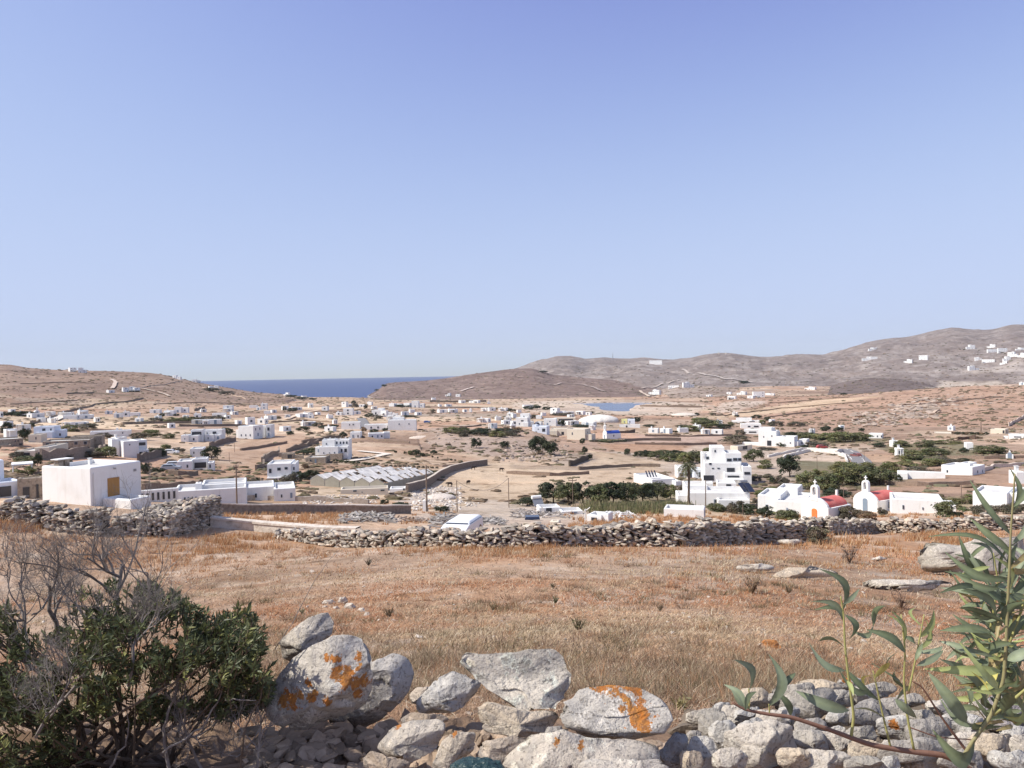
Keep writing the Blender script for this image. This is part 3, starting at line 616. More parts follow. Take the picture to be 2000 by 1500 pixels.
for e in ([(1638, 882), (1655, 890), (1666, 902), (1668, 913)], [(1652, 878), (1675, 888), (1688, 902), (1690, 912)]):
    line_wall(e, .4, (.7, .66, .61), 'white kerb wall along the %s side of the grey road' % ('left' if e[0][0] == 1638 else 'right'), t=.3, name='road_wall')
# ================================================================ buildings
WIN = {}
def unit_box(name, mt):
    mb = MB(); mb.box(-.5, .5, -.5, .5, -.5, .5); return mb.mesh(name, mt)
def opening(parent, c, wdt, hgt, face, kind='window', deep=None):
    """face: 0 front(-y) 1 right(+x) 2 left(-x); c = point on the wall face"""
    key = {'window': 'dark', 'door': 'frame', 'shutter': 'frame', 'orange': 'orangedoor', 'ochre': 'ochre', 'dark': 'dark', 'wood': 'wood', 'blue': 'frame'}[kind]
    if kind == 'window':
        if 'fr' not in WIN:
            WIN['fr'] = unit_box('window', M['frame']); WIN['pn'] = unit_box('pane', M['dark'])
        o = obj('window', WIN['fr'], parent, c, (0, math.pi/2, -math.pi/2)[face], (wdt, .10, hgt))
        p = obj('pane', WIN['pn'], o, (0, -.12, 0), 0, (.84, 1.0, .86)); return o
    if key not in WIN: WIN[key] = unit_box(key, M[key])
    nm = {'door': 'door', 'orange': 'door', 'ochre': 'shutter', 'dark': 'doorway', 'shutter': 'shutter', 'wood': 'door', 'blue': 'shutter'}[kind]  # near-black doorway panels also stand in for shade in porches, verandas and recesses
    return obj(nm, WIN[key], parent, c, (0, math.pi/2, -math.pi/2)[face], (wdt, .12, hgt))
def building(name, label, ref, yaw, blocks, ops=(), group=None, cat='house', wallmat='white', roofmat='roofgrey', extra=None, roofs=True):
    """ref = (px,py) front foot on the ground, blocks = (x0,x1,d0,d1,ytop) with x in photo px from ref and d in metres; ops = (block, face, u 0..1, zc px above foot, w px, h px, kind)"""
    p = at(*ref); s = mpp(p); th = math.atan2(p.x, p.y)
    root = empty(name, p, -th+rad(yaw)); tag(root, label, cat, group)
    mb = MB(); rf = MB(); B = []
    for i, b in enumerate(blocks):
        x0, x1, d0, d1, yt = b[:5]; x0 = x0*s; x1 = x1*s; zt = (ref[1]-yt)*s; z0 = b[5]*s if len(b) > 5 else -3.
        e = .004*(i+1); mb.pbox(x0+e, x1-e, d0+e, d1-e, z0, zt, pr=min(.45, (zt-z0)*.2)); B.append((x0+e, x1-e, d0+e, d1-e, zt))
        rf.box(x0+.3, x1-.3, d0+.3, d1-.3, zt-.44, zt-.36)
    mb.build('wall', M[wallmat], root)
    if roofs: rf.build('roof', M[roofmat], root)
    for bi, face, u, zc, w_, h_, kind in ops:
        x0, x1, d0, d1, zt = B[bi]; zc *= s; w_ *= s; h_ *= s
        c = ((x0+(x1-x0)*u, d0-.02, zc) if face == 0 else (x1+.02, d0+(d1-d0)*u, zc) if face == 1 else (x0-.02, d0+(d1-d0)*u, zc))
        opening(root, c, w_, h_, face, kind)
    if extra: extra(root, s, B)
    return root
def chimney(root, x, y, z, s=1, c=(1, 1, 1)):
    mb = MB(); mb.pbox(x-.3*s, x+.3*s, y-.3*s, y+.3*s, z-.5, z+.8*s, .1, .1); mb.box(x-.38*s, x+.38*s, y-.38*s, y+.38*s, z+.82*s, z+.95*s); mb.build('chimney', M['white'], root)
ORD = ['first', 'second', 'third', 'fourth', 'fifth', 'sixth', 'seventh', 'eighth', 'ninth', 'tenth', 'eleventh', 'twelfth', 'thirteenth', 'fourteenth', 'fifteenth', 'sixteenth', 'seventeenth', 'eighteenth', 'nineteenth', 'twentieth', 'twenty-first', 'twenty-second', 'twenty-third', 'twenty-fourth', 'twenty-fifth']
HR = random.Random(5)
def small_house(px0, px1, yt, yb, label, group, wallmat='white', k=None, yaw=None):
    pm = (px0+px1)/2; p = at(pm, yb); s = mpp(p); W = (px1-px0)*s; H = max(2.4, (yb-yt)*s)
    yaw = HR.choice([-32, -20, 15, 25, 35, -12]) if yaw is None else yaw; k = HR.uniform(.55, .85) if k is None else k
    if W > 14: k = 6.5/W
    cy_, sy_ = math.cos(rad(yaw)), abs(math.sin(rad(yaw))); w_ = W/(cy_+k*sy_); d_ = max(3.2, k*w_)
    th = math.atan2(p.x, p.y); root = empty('house', p, -th+rad(yaw)); tag(root, label, 'house', group)
    mb = MB(); rf = MB(); B = []
    def blk(x0, x1, y0, y1, z1):
        e = .005*len(B); mb.pbox(x0+e, x1-e, y0+e, y1-e, -3, z1, .4, .3); rf.box(x0+.35, x1-.35, y0+.35, y1-.35, z1-.4, z1-.32); B.append((x0, x1, y0, y1, z1))
    v = HR.random(); two = H > 5.2
    if w_ > 9 and v < .75:
        f = HR.uniform(.4, .62); fl = HR.random() < .5; h2 = H*(HR.uniform(.5, .62) if two else HR.uniform(.78, .9))
        a = -w_/2+f*w_
        if fl: blk(-w_/2, a, 0, d_, H); blk(a-.2, w_/2, .5, d_*.9, h2)
        else: blk(a-.2, w_/2, 0, d_, H); blk(-w_/2, a, .6, d_*.9, h2)
        if w_ > 16: blk(-w_*.16, w_*.12, d_*.55, d_*1.4, H*1.12)
    else:
        blk(-w_/2, w_/2, 0, d_, H)
        if two and v < .5: blk(-w_*.1, w_*.5-.3, -1.6, .4, H*.52)
    mb.build('wall', M[wallmat], root); rf.build('roof', M['roofgrey'], root)
    r = p.y
    for bi, (x0, x1, y0, y1, z1) in enumerate(B):
        fl_ = 2 if z1 > 5 else 1
        st = 3.2 if r < 420 else 4.4
        for f_ in range(fl_):
            zc = (z1*(.28 if fl_ == 2 else .48)) if f_ == 0 else z1*.75
            n = max(1, int((x1-x0)/st))
            for i in range(n):
                if HR.random() < .22: continue
                u = (i+.5)/n; kind = 'door' if (f_ == 0 and HR.random() < .35) else ('shutter' if HR.random() < .3 else 'window')
                ww, hh = (1.0, 1.15) if kind != 'door' else (1.1, 2.1); zz = zc if kind != 'door' else 1.05
                if r > 420: ww *= 1.3; hh *= 1.15
                opening(root, (x0+(x1-x0)*u, y0-.02, zz), ww, hh, 0, kind)
            sf = 2 if yaw > 0 else 1   # visible flank
            sf = 1 if yaw < 0 else 2
            if r < 500 and y1-y0 > 3.5: opening(root, ((x1+.02) if sf == 1 else (x0-.02), (y0+y1)/2, zc), 1.0, 1.1, sf, 'window')
    if HR.random() < .35:                   # shaded pergola terrace
        x0, x1, y0, y1, z1 = B[0]; m2 = MB(); a = x0+.3; b = a+min(5, (x1-x0)*.6)
        m2.box(a, b, y0-2.6, y0-.05, 2.45, 2.62)
        for xx in (a+.15, b-.15): m2.box(xx-.13, xx+.13, y0-2.5, y0-2.25, -2, 2.44)
        m2.build('porch', M['white'], root)
    if HR.random() < .5: chimney(root, B[0][0]+1, B[0][3]-1, B[0][4])
    return root
# ---------------------------------------------------------------- near buildings
def bev(root, w_=.14):
    for ch in root.children:
        if ch.name.startswith('wall'):
            m_ = ch.modifiers.new('b', 'BEVEL'); m_.width = w_; m_.segments = 3; m_.limit_method = 'ANGLE'
def ex_cube(root, s, B):
    x0, x1, d0, d1, zt = B[0]
    mb = MB(); 
    for dx in (0, .62): mb.box(.5+dx, .98+dx, 4.4, 5.0, zt-.5, zt+.40)
    mb.box(.4, 1.8, 4.35, 5.05, zt+.40, zt+.48); o = mb.build('roof_vent', M['stonewall'], root)
    mb = MB(); mb.box(.3, 1.9, 4.25, 5.15, zt+.485, zt+.56); mb.build('vent_cap', M['white'], o)
    chimney(root, x1-1.1, d1-.8, zt-.15, .42)
    mb = MB(); mb.box(.43*x1-.98, .43*x1+.98, -.10, -.02, .4, .48); mb.build('sill', M['white'], root)
    mb = MB(); mb.tube([(.25, -.06, -.5), (.25, -.06, zt-.6), (.4, .1, zt-.4)], .035, 6); mb.build('drain_pipe', M['roofgrey'], root)
    mb = MB(); mb.tube([(2.4, -.05, 2.95), (2.4, -.22, 2.95)], .08, 8); mb.build('lamp', M['metal'], root)
    mb = MB(); mb.box(4.55, 4.8, -.08, -.01, 2.4, 2.62); mb.build('vent', M['metal'], root)
r_ = building('white_cube_house', 'big plain white cube house with closed ochre wooden shutter door', (178, 988), 40, [(0, 122, 0, 5.9, 913), (123, 142, 1.5, 5.5, 920), (24, 75, -3.4, -.05, 976)],
   [(0, 0, .43, 30, 27, 37, 'ochre')], extra=ex_cube); bev(r_)
def shelf_wall(root, s, B): pass
building('white_house', 'bluish white house corner with tall grey windows at the left edge of the photo', (8, 972), 14, [(-30, 17, 3, 9, 903), (-30, 30, 0, 3.2, 941)], [(0, 0, .72, 45, 4, 13, 'window'), (0, 0, .6, 45, 4, 13, 'window'), (1, 0, .45, 12, 30, 20, 'dark'), (0, 1, .5, 50, 4, 12, 'window')], wallmat='bluewhite')
building('stone_outbuilding', 'brown stone wall with doorway openings left of the white cube house', (58, 974), -6, [(-20, 22, 0, 1.0, 933)], [(0, 0, .35, 12, 11, 22, 'dark'), (0, 0, .8, 14, 4, 26, 'dark')], wallmat='stonewall', cat='outbuilding')
def slab_on_posts(name, label, ref, w_, d_, h_, mt='white', yaw=0, cat='pergola', t=.18):
    p = at(*ref); s = mpp(p); root = empty(name, p, -math.atan2(p.x, p.y)+rad(yaw)); tag(root, label, cat); W = w_*s; H = h_*s
    mb = MB(); mb.box(-W/2, W/2, 0, d_, H-t, H); mb.build('canopy', M[mt], root)
    for a in (-W/2+.2, W/2-.2):
        for b in (.2, d_-.2):
            mb = MB(); mb.tube([(a, b, -1), (a, b, H-t)], .11, 6); mb.build('post', M['white'], root)
    return root
slab_on_posts('pergola', 'flat white pergola roof over the green garden at far left', (44, 925), 36, 4, 19)
building('white_house', 'long low white house behind the pole with small stub chimney', (412, 980), -3, [(-67, 66, 0, 6, 955), (-30, -18, 2, 3.2, 946), (-20, 66, 3, 8, 952)], [(0, 0, u, 8, 3, 8, 'window') for u in (.15, .2, .3, .62)])
building('white_house', 'white house with dark doorway at right end of the long white row', (528, 979), 0, [(-50, 8, 1.5, 8, 952), (7, 48, 0, 7, 955), (-50, -44, .5, 3, 947)], [(1, 0, .35, 9, 3, 6, 'window'), (1, 0, .8, 9, 4, 10, 'door'), (0, 0, .4, 10, 4, 8, 'window')])
def slots(root, s, B):
    x0, x1, d0, d1, zt = B[0]
    for i in range(9): opening(root, (x0+(x1-x0)*(i+.7)/9.5, d0-.02, zt-.75), .22, .8, 0, 'dark')
building('slotted_terrace_wall', 'white terrace wall with narrow vertical slots beside the cube house', (300, 980), 4, [(-46, 45, 0, .4, 956)], [], cat='wall', roofs=False, extra=slots)
building('white_house', 'square white house with two square windows beside the greenhouses', (548, 936), -8, [(-25, 20, 0, 7.5, 905), (19.5, 28, 1, 7, 907), (-24, 32, -1.5, .2, 930)],
  [(0, 0, .13, 17, 5, 9, 'window'), (0, 0, .5, 20, 7, 6, 'window'), (0, 0, .8, 21, 6, 5, 'window'), (1, 0, .6, 19, 3, 6, 'window'), (2, 0, .22, 1.5, 16, 3.4, 'dark')])
def ex_villa(root, s, B):
    mb = MB(); mb.box(-8*s, 22*s, .3, 6, -3, 12*s); mb.build('stone_base', M['stonewall'], root)
    for i, (a, b) in enumerate(((-19, 1.0), (-8, 1.2), (2, 1.0), (12, .9), (22, 1.1), (29, 1.2))): chimney(root, a*s, 6+i*.3, 37*s, .55*b)
building('villa', 'white two-storey villa on stone base among pale tracks', (645, 899), -12, [(-23, 14, 1, 9, 873), (-21, 4, 4, 9, 861), (3, 31, 5, 10, 862), (13.5, 31, 3, 9, 874), (-32, -23, 2, 7, 874)],
  [(0, 0, .25, 14, 2, 3, 'window'), (0, 0, .55, 14, 1.6, 2, 'window'), (0, 0, .82, 14, 2, 3, 'window'), (1, 0, .35, 30, 2.2, 3.4, 'window')]+[(2, 0, u, 31, 3, 5, 'window') for u in (.14, .4, .62, .85)]+[(3, 0, .3, 17, 3, 7, 'window'), (3, 0, .75, 17, 5, 7, 'dark'), (4, 0, .75, 18, 3, 6, 'door')], extra=ex_villa)
building('stone_house', 'low stone house with pale roof slab in front of the white villa', (617, 905), -14, [(-20, 19, 0, 6, 893)], [(0, 0, .25, 6, 3, 3, 'window'), (0, 0, .5, 4.5, 3, 8, 'door'), (0, 1, .5, 5, 6, 7, 'dark')], wallmat='stonewall')
building('stone_outbuilding', 'small stone outbuilding with dark doorway beside the gate post', (560, 896), -10, [(-10, 12, 0, 4, 886), (12, 30, .5, 3, 891)], [(0, 0, .72, 4, 8, 8, 'dark')], wallmat='stonewall', cat='outbuilding')
building('gate_post', 'square stone gate post at the bend of the field wall', (547, 893), 0, [(-2.5, 2.5, 0, .9, 884)], [], wallmat='stonewall', cat='gate post', roofs=False)
building('stone_guest_house', 'long grey stone two-storey house with five square windows and dark porches', (132, 885), -10, [(-44, 38, 1.2, 9, 861), (-5, 52, 8, 13, 857)],
  [(0, 0, u, 18, 6, 6, 'window') for u in (.1, .3, .5, .7, .9)]+[(0, 0, u, 6, 12, 8, 'dark') for u in (.1, .3, .5, .7, .9)], wallmat='stonewall')
building('stone_house', 'brown stone house at left edge below the white villas', (20, 872), 6, [(-25, 22, 0, 9, 857), (-20, 0, -3, 1, 867)], [(0, 0, .72, 10, 2, 3, 'window'), (0, 0, .82, 10, 2, 3, 'window'), (0, 0, .9, 3, 5, 4, 'dark')], wallmat='stonewall')
building('stone_house', 'pinkish stone house with rounded corner in front of the blue-white villa', (68, 864), -16, [(-11, 11, 0, 6, 849)], [(0, 0, .6, 8, 2, 5, 'window')], wallmat='cream')
building('white_house', 'long white-roofed house with stone front and grey-blue bays', (60, 894), -22, [(-28, 8, 0, 9, 880), (4, 30, 1, 12, 875)], [(0, 0, .55, 6, 14, 8, 'dark'), (1, 0, .3, 6, 3, 8, 'window'), (1, 0, .6, 6, 3, 8, 'window')], wallmat='cream')
building('villa', 'pale blue-white two-storey villa with terrace at the far left', (82, 855), -18, [(-18, 18, 2, 9, 834), (-10, 18, 0, 2.5, 844)], [(0, 0, .5, 15, 6, 5, 'window'), (0, 0, .85, 15, 3, 4, 'window'), (1, 0, .5, 4, 4, 6, 'door')], wallmat='bluewhite')
building('white_house', 'single storey blue-white annex with window right of the pale villa', (112, 855), -10, [(-12, 12, 0, 6, 840)], [(0, 0, .3, 7, 4, 4, 'window'), (0, 0, .7, 6, 3, 5, 'window')], wallmat='bluewhite')
building('white_house', 'two-storey white house with double dark verandas right of the stone guest house', (258, 894), 14, [(-15, 13, 0, 8, 861), (12, 34, 3, 8, 862), (12, 33, 1, 3.2, 880), (-30, -16, 3, 7, 857)],
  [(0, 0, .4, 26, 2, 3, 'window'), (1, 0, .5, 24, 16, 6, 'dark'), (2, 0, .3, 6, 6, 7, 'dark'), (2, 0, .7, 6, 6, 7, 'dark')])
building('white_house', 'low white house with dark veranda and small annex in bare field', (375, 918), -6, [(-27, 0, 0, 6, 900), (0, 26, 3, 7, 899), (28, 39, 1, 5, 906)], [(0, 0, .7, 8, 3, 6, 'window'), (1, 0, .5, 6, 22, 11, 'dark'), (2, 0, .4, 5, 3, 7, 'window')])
building('white_house', 'plain white cube house beside large dark tree on the left plain', (384, 893), -8, [(-12, 12, 0, 6, 876)], [(0, 0, .3, 9, 2, 4, 'window'), (0, 0, .8, 8, 1.5, 4, 'window')])
building('white_house', 'tall white two-storey house with shaded balcony side', (482, 857), -30, [(-18, 14, 0, 8, 832), (-28, -18, 2, 6, 840)], [(0, 0, .2, 7, 2, 4, 'window'), (0, 0, .5, 7, 2, 4, 'window'), (0, 0, .8, 7, 2, 4, 'window'), (0, 1, .25, 18, 3, 5, 'window'), (0, 1, .7, 18, 3, 5, 'window'), (0, 1, .5, 7, 4, 6, 'door')])
building('white_house', 'white two-storey house with twin tall bays right of the balcony house', (517, 855), -14, [(-14, 0, 1, 8, 832), (3, 12, 0, 7, 830), (0, 3.2, 2, 7, 834)], [(0, 0, .2, 6, 2, 7, 'door'), (1, 0, .5, 17, 4, 6, 'dark'), (1, 0, .5, 6, 3, 7, 'door')])
building('white_house', 'white cottage with small blue window at front of the left cottages', (362, 863), -12, [(-8, 6, 0, 6, 850), (6, 22, 1.5, 6, 852), (4, 26, 6, 11, 842)], [(0, 0, .5, 6, 2, 3, 'shutter'), (1, 0, .5, 4, 3, 5, 'window'), (2, 0, .5, 14, 18, 6, 'dark')])
building('white_house', 'white cottage with two block storeys left of the round dark tree', (408, 862), -14, [(-20, 20, 4, 10, 841), (-8, 9, 0, 6, 849), (9, 20, 1.5, 6, 850)], [(0, 0, .3, 14, 2, 4, 'window'), (0, 0, .65, 15, 7, 5, 'dark'), (1, 0, .4, 6, 2, 4, 'window'), (2, 0, .6, 6, 4, 6, 'door')])
building('white_house', 'long white house with twin stub chimneys behind the guest house', (215, 852), -4, [(-35, 36, 1, 7, 842), (10, 14, 2, 3, 837), (17, 20, 2, 3, 838)], [(0, 0, .25, 5, 8, 3, 'dark'), (0, 0, .8, 5, 2, 3, 'window')])
# far white compound left of centre
building('white_compound', 'long broad white compound stepping down beside the bare knoll', (785, 841), -4, [(-28, 27, 3, 10, 821), (-75, -30, 5, 12, 829), (-20, 2, 9, 14, 817)], [(0, 0, .75, 12, 2, 3, 'window'), (0, 0, .4, 12, 2, 3, 'window'), (1, 0, .3, 6, 3, 4, 'window'), (1, 0, .6, 6, 3, 4, 'window')])
building('white_house', 'white terraced house below the broad compound with three openings', (742, 857), 2, [(-22, 8, 0, 6, 846), (8, 20, 2, 6, 845)], [(0, 0, .25, 5, 3, 4, 'window'), (0, 0, .6, 5, 3, 5, 'door'), (0, 0, .85, 5, 3, 4, 'window')])
building('white_house', 'boxy white house with flat upper block left of the lane', (684, 839), -6, [(-18, 18, 2, 9, 825), (-6, 18, -4, 2.2, 842.5)], [(0, 0, .45, 9, 2, 3, 'window'), (0, 0, .65, 9, 3, 2.5, 'window')])
building('white_house', 'white cottage with round-headed doorways below the boxy white house', (694, 856), -10, [(-10, 9, 0, 6, 844)], [(0, 0, .3, 4, 3, 6, 'door'), (0, 0, .8, 4, 2, 5, 'dark')])
building('white_house', 'pair of stepped white blocks above the shrubs left of the compound', (738, 813), -10, [(-12, 8, 0, 8, 801), (8, 26, 2, 8, 806), (-2, 10, 6, 11, 798)], [(0, 0, .4, 6, 3, 4, 'window'), (1, 0, .4, 4, 2, 3, 'window')])
# white complex on the right
def ex_cx(root, s, B):
    for a, b, c in ((-49, 7, 6), (-44, 8, 5), (-38, 8, 6), (-30, 8, 9)): chimney(root, a*s, b, (54-2)*s, .6)
    mb = MB()
    for i in range(4): mb.box((-12+i*9)*s, (-11+i*9)*s, -2.6, -2.4, -2, 12*s)
    mb.box(-14*s, 20*s, -2.8, -.1, 12*s, 13*s); mb.build('porch', M['white'], root)
building('hotel', 'large stepped white hotel of many blocks and terraces behind the palm', (1430, 946), 6, [(-35, -9, 6, 12, 878), (-10, 21, 3, 10, 887), (-53, -34, 7, 12, 892), (-50, 19, 2.2, 9, 906), (20, 37, 0, 8, 911), (-14, 20, .6, 2.6, 924)],
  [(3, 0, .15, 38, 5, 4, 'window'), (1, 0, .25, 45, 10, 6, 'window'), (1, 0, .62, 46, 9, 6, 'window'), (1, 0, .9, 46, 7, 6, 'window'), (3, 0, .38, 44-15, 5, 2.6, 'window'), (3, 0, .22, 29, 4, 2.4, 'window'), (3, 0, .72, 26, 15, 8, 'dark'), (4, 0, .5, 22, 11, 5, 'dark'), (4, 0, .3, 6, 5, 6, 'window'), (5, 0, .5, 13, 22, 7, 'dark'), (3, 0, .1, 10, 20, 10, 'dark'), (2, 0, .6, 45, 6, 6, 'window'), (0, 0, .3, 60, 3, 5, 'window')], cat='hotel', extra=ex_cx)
building('white_house', 'small white block with one dark window in front of the hotel', (1420, 956), 4, [(-18, 17, 0, 5, 943)], [(0, 0, .6, 8, 9, 5, 'dark')])
building('white_garden_wall', 'low white garden block behind the leaning power pole', (1374, 954), 2, [(-18, 18, 0, 3, 943)], [(0, 0, .15, 6, 4, 3, 'window')], cat='wall')
building('white_house', 'white pitched outbuilding with shaded porch left of the palm crown', (1336, 934), 8, [(-12, 12, 0, 6, 913), (12, 22, 3, 8, 918)], [(0, 0, .3, 7, 8, 6, 'dark'), (0, 0, .75, 7, 7, 7, 'dark')])
building('white_house', 'small bluish white block between palm and hotel', (1366, 936), 12, [(-10, 8, 0, 5, 917)], [(0, 0, .7, 9, 6, 10, 'dark')], wallmat='bluewhite')
def ex_tubes(root, s, B):
    for i in range(4):
        mb = MB(); x_ = (-26+i*6)*s; mb.box(-.14, .14, -.9, .9, 0, .08, M=Matrix.Translation((x_, 3.5, B[0][4]+.75)) @ Matrix.Rotation(rad(45), 4, 'X')); mb.build('solar_tube', M['solar'], root)
building('white_house', 'low white slab-roofed house with slanted solar tubes at the field edge', (1300, 950), 24, [(-28, 20, 0, 11, 935), (14, 26, -2, 7, 938)], [(0, 1, .5, 6, 4, 5, 'dark')], extra=ex_tubes)
def ex_solar(root, s, B):
    for i in (0, 1):
        mb = MB(); mb.box(-.5, .5, -1.0, 1.0, 0, .07, M=Matrix.Translation(((44+i*11)*s, 3.5, B[0][4]+.75)) @ Matrix.Rotation(rad(28), 4, 'Z') @ Matrix.Rotation(rad(38), 4, 'X')); mb.build('solar_panel', M['solar'], root)
    mb = MB(); mb.tube([(40*s, 4.6, B[0][4]+1.5), (54*s, 5.1, B[0][4]+1.5)], .25, 8); mb.build('water_tank', M['metal'], root)
building('white_house', 'long white house carrying two dark solar panels, behind the power pole', (1415, 996), 8, [(-65, 55, 3, 10, 968), (-85, -60, 4, 9, 975), (-66, -20, 8, 13, 962), (-10, 50, 1, 3.2, 978)], [(0, 0, .48, 11, 16, 7, 'window'), (3, 0, .4, 8, 6, 8, 'dark')], extra=ex_solar)
building('white_house', 'broad white house with tall chimney left of the nearer red vaulted chapel', (1520, 1006), -10, [(-44, 0, 2, 9, 972), (-6, 48, 0, 9, 977), (-20, 20, 8, 13, 968)], [(1, 0, .42, 12, 3, 7, 'door'), (0, 0, .4, 12, 5, 5, 'window')])
building('white_shed', 'low oblong white shed standing in the orange grass', (1338, 1010), -5, [(-41, 36, 0, 3.2, 994)], [(0, 1, .5, 6, 5, 9, 'door')], cat='shed')
building('white_house', 'long low white house right of the farther red vaulted chapel', (1780, 1003), 4, [(-34, 56, 0, 6, 975), (56, 78, 1, 5, 985)], [(0, 0, .22, 12, 3, 8, 'window'), (0, 0, .6, 11, 2, 5, 'window')])
building('white_house', 'white house half hidden behind the tall leafy stems at right edge', (1955, 996), -8, [(-48, 10, 0, 7, 963), (8, 60, 2, 9, 965)], [(0, 0, .3, 14, 4, 8, 'window')])
building('white_house', 'white farmhouse with long attached wall on the right plain', (1870, 928), -22, [(-30, 27, 0, 7, 910), (-12, 6, 5, 9, 908)], [(0, 0, .2, 6, 3, 5, 'window'), (0, 1, .4, 7, 3, 5, 'window'), (0, 1, .8, 6, 3, 5, 'door')])
building('white_garden_wall', 'long low white wall running left from the farmhouse', (1795, 935), 2, [(-38, 45, 0, 1.2, 921), (-38, -20, -1.6, .2, 923)], [], cat='wall', roofs=False)
building('white_house', 'tall white house with dark gate panel at the right of the dark thicket', (1490, 872), -10, [(-10, 24, 2, 9, 842), (-8, 14, 3, 8, 836), (-42, -8, 3, 5, 866), (22, 34, 2, 7, 852)], [(0, 0, .6, 6, 8, 10, 'dark'), (0, 0, .3, 18, 2, 3, 'window'), (0, 0, .75, 20, 2, 3, 'window')])
building('white_shed', 'pale shed with dark shaded side wall above the hotel', (1436, 880), -38, [(-12, 6, 0, 9, 871)], [(0, 1, .5, 4.5, 14, 6, 'dark')], cat='shed', wallmat='cream')  # dark panel on the right flank is painted shade, coloured near black
building('white_house', 'low white house with domed cap above two terraces', (1458, 826), 0, [(-28, 27, 1, 8, 822), (-20, 10, 3, 8, 817)], [(0, 0, .7, 2.5, 10, 1.6, 'dark')])
building('white_house', 'middle terrace of the white stepped houses right of the grove', (1466, 837), 4, [(-18, 20, 0, 7, 828)], [(0, 0, .4, 4, 5, 3, 'window'), (0, 0, .75, 4, 9, 3, 'dark')])
building('white_house', 'lowest terrace of the white stepped houses with long dark opening', (1472, 848), 0, [(-18, 14, 0, 7, 839)], [(0, 0, .5, 4, 14, 2.6, 'dark')])
building('white_house', 'white cube house among bushes left of the walled field', (1541, 873), -12, [(-14, 10, 0, 7, 853), (9, 16, 1, 6, 862)], [(0, 0, .7, 8, 2, 3, 'window')])
building('white_house', 'small white box house right of the white cube among bushes', (1568, 870), -14, [(-7, 7, 0, 5, 858)], [(0, 0, .4, 5, 2, 4, 'window')])
building('white_house', 'white block house cut by the bushes above the walled field', (1506, 852), -10, [(-8, 4, 0, 6, 836), (4, 14, 1, 5, 843)], [(0, 0, .5, 6, 2, 4, 'window')])
building('stone_house', 'square beige building with shaded right side before the village', (1124, 859), -22, [(-18, 20, 0, 7, 838), (20, 32, 1, 6, 848)], [(0, 0, .3, 12, 2, 5, 'window'), (0, 1, .5, 14, 3, 3, 'dark')], wallmat='cream')
building('white_house', 'bluish white house with dark garage opening in the village', (1056, 846), -12, [(-12, 12, 0, 7, 833), (-20, -11, 3, 8, 831)], [(0, 0, .75, 6, 6, 6, 'dark'), (0, 0, .3, 8, 2, 2, 'window')], wallmat='bluewhite')
building('white_house', 'white two-storey house with terraces in the middle of the village', (1018, 833), -8, [(-11, 12, 1, 8, 816), (-4, 14, 5, 10, 809), (4, 14, -.5, 1.2, 825)], [(0, 0, .55, 11, 5, 2.5, 'dark'), (0, 0, .3, 5, 2, 3, 'window'), (1, 0, .4, 19, 2, 2, 'window')])
building('white_house', 'white house with round tree at its right in the village', (1076, 832), -6, [(-14, 10, 0, 7, 818), (8, 18, 2, 7, 824)], [(0, 0, .5, 9, 2, 2, 'window'), (0, 0, .3, 4, 3, 4, 'door')])
building('pale_shed', 'long pale flat-roofed shed with dark strip opening in the village', (1102, 822), 0, [(-20, 22, 0, 8, 816)], [(0, 0, .55, 2.6, 28, 2.4, 'dark')], cat='shed', wallmat='cream')
building('cream_house', 'row of cream low rooms joined to the beige building', (1090, 852), -10, [(-17, 16, 2, 8, 838), (-17, -2, 0, 3, 841)], [(0, 0, .35, 4, 3, 5, 'dark'), (0, 0, .75, 5, 5, 6, 'dark')], wallmat='cream')
building('long_house', 'long low house with wide dark window band on the right slope', (1841, 853), 0, [(-14, 15, 0, 6, 845)], [(0, 0, .55, 4.5, 22, 2.6, 'dark')], wallmat='cream')
building('stone_outbuilding', 'pale stone barn with dark end opening on the right slope', (1948, 847), -14, [(-12, 13, 0, 6, 838)], [(0, 1, .5, 4, 5, 6, 'dark'), (0, 0, .9, 4, 3, 6, 'dark')], wallmat='cream', cat='barn')
building('long_house', 'white long house with dark window strips at the right edge', (1990, 857), 0, [(-17, 20, 0, 6, 849), (-36, -18, 0, 3, 853)], [(0, 0, .4, 3.5, 12, 2, 'dark'), (0, 0, .8, 3.5, 10, 2, 'dark')])
building('grey_house', 'grey-white house with two dark openings at end of the long grove', (1712, 856), -6, [(-14, 10, 0, 5, 847)], [(0, 0, .65, 4, 2, 3, 'dark'), (0, 0, .95, 4, 2, 4, 'dark')])
building('yellow_building', 'small pale yellow building in the works yard', (1219, 827), 0, [(-5, 6, 0, 6, 819)], [(0, 0, .5, 3, 2, 3, 'door')], cat='building', wallmat='cream')
building('pale_green_tank_house', 'pale blue-green block beside the yellow building', (1233, 828), 0, [(-7, 7, 0, 6, 819)], [(0, 0, .3, 4, 2, 3, 'window')], cat='building', wallmat='bluewhite')
building('white_garden_wall', 'white boundary wall with gate in front of the yellow building', (1230, 835), 0, [(-20, 20, 0, 1, 829)], [(0, 0, .35, 2, 3, 4, 'dark')], cat='wall', roofs=False)
for q in bpy.data.objects:
    if q.name.startswith('yellow_building'):
        ym = mat('pale_yellow_paint', (.68, .66, .32)); [c_.data.materials.__setitem__(0, ym) for c_ in q.children if c_.name.startswith('wall')]
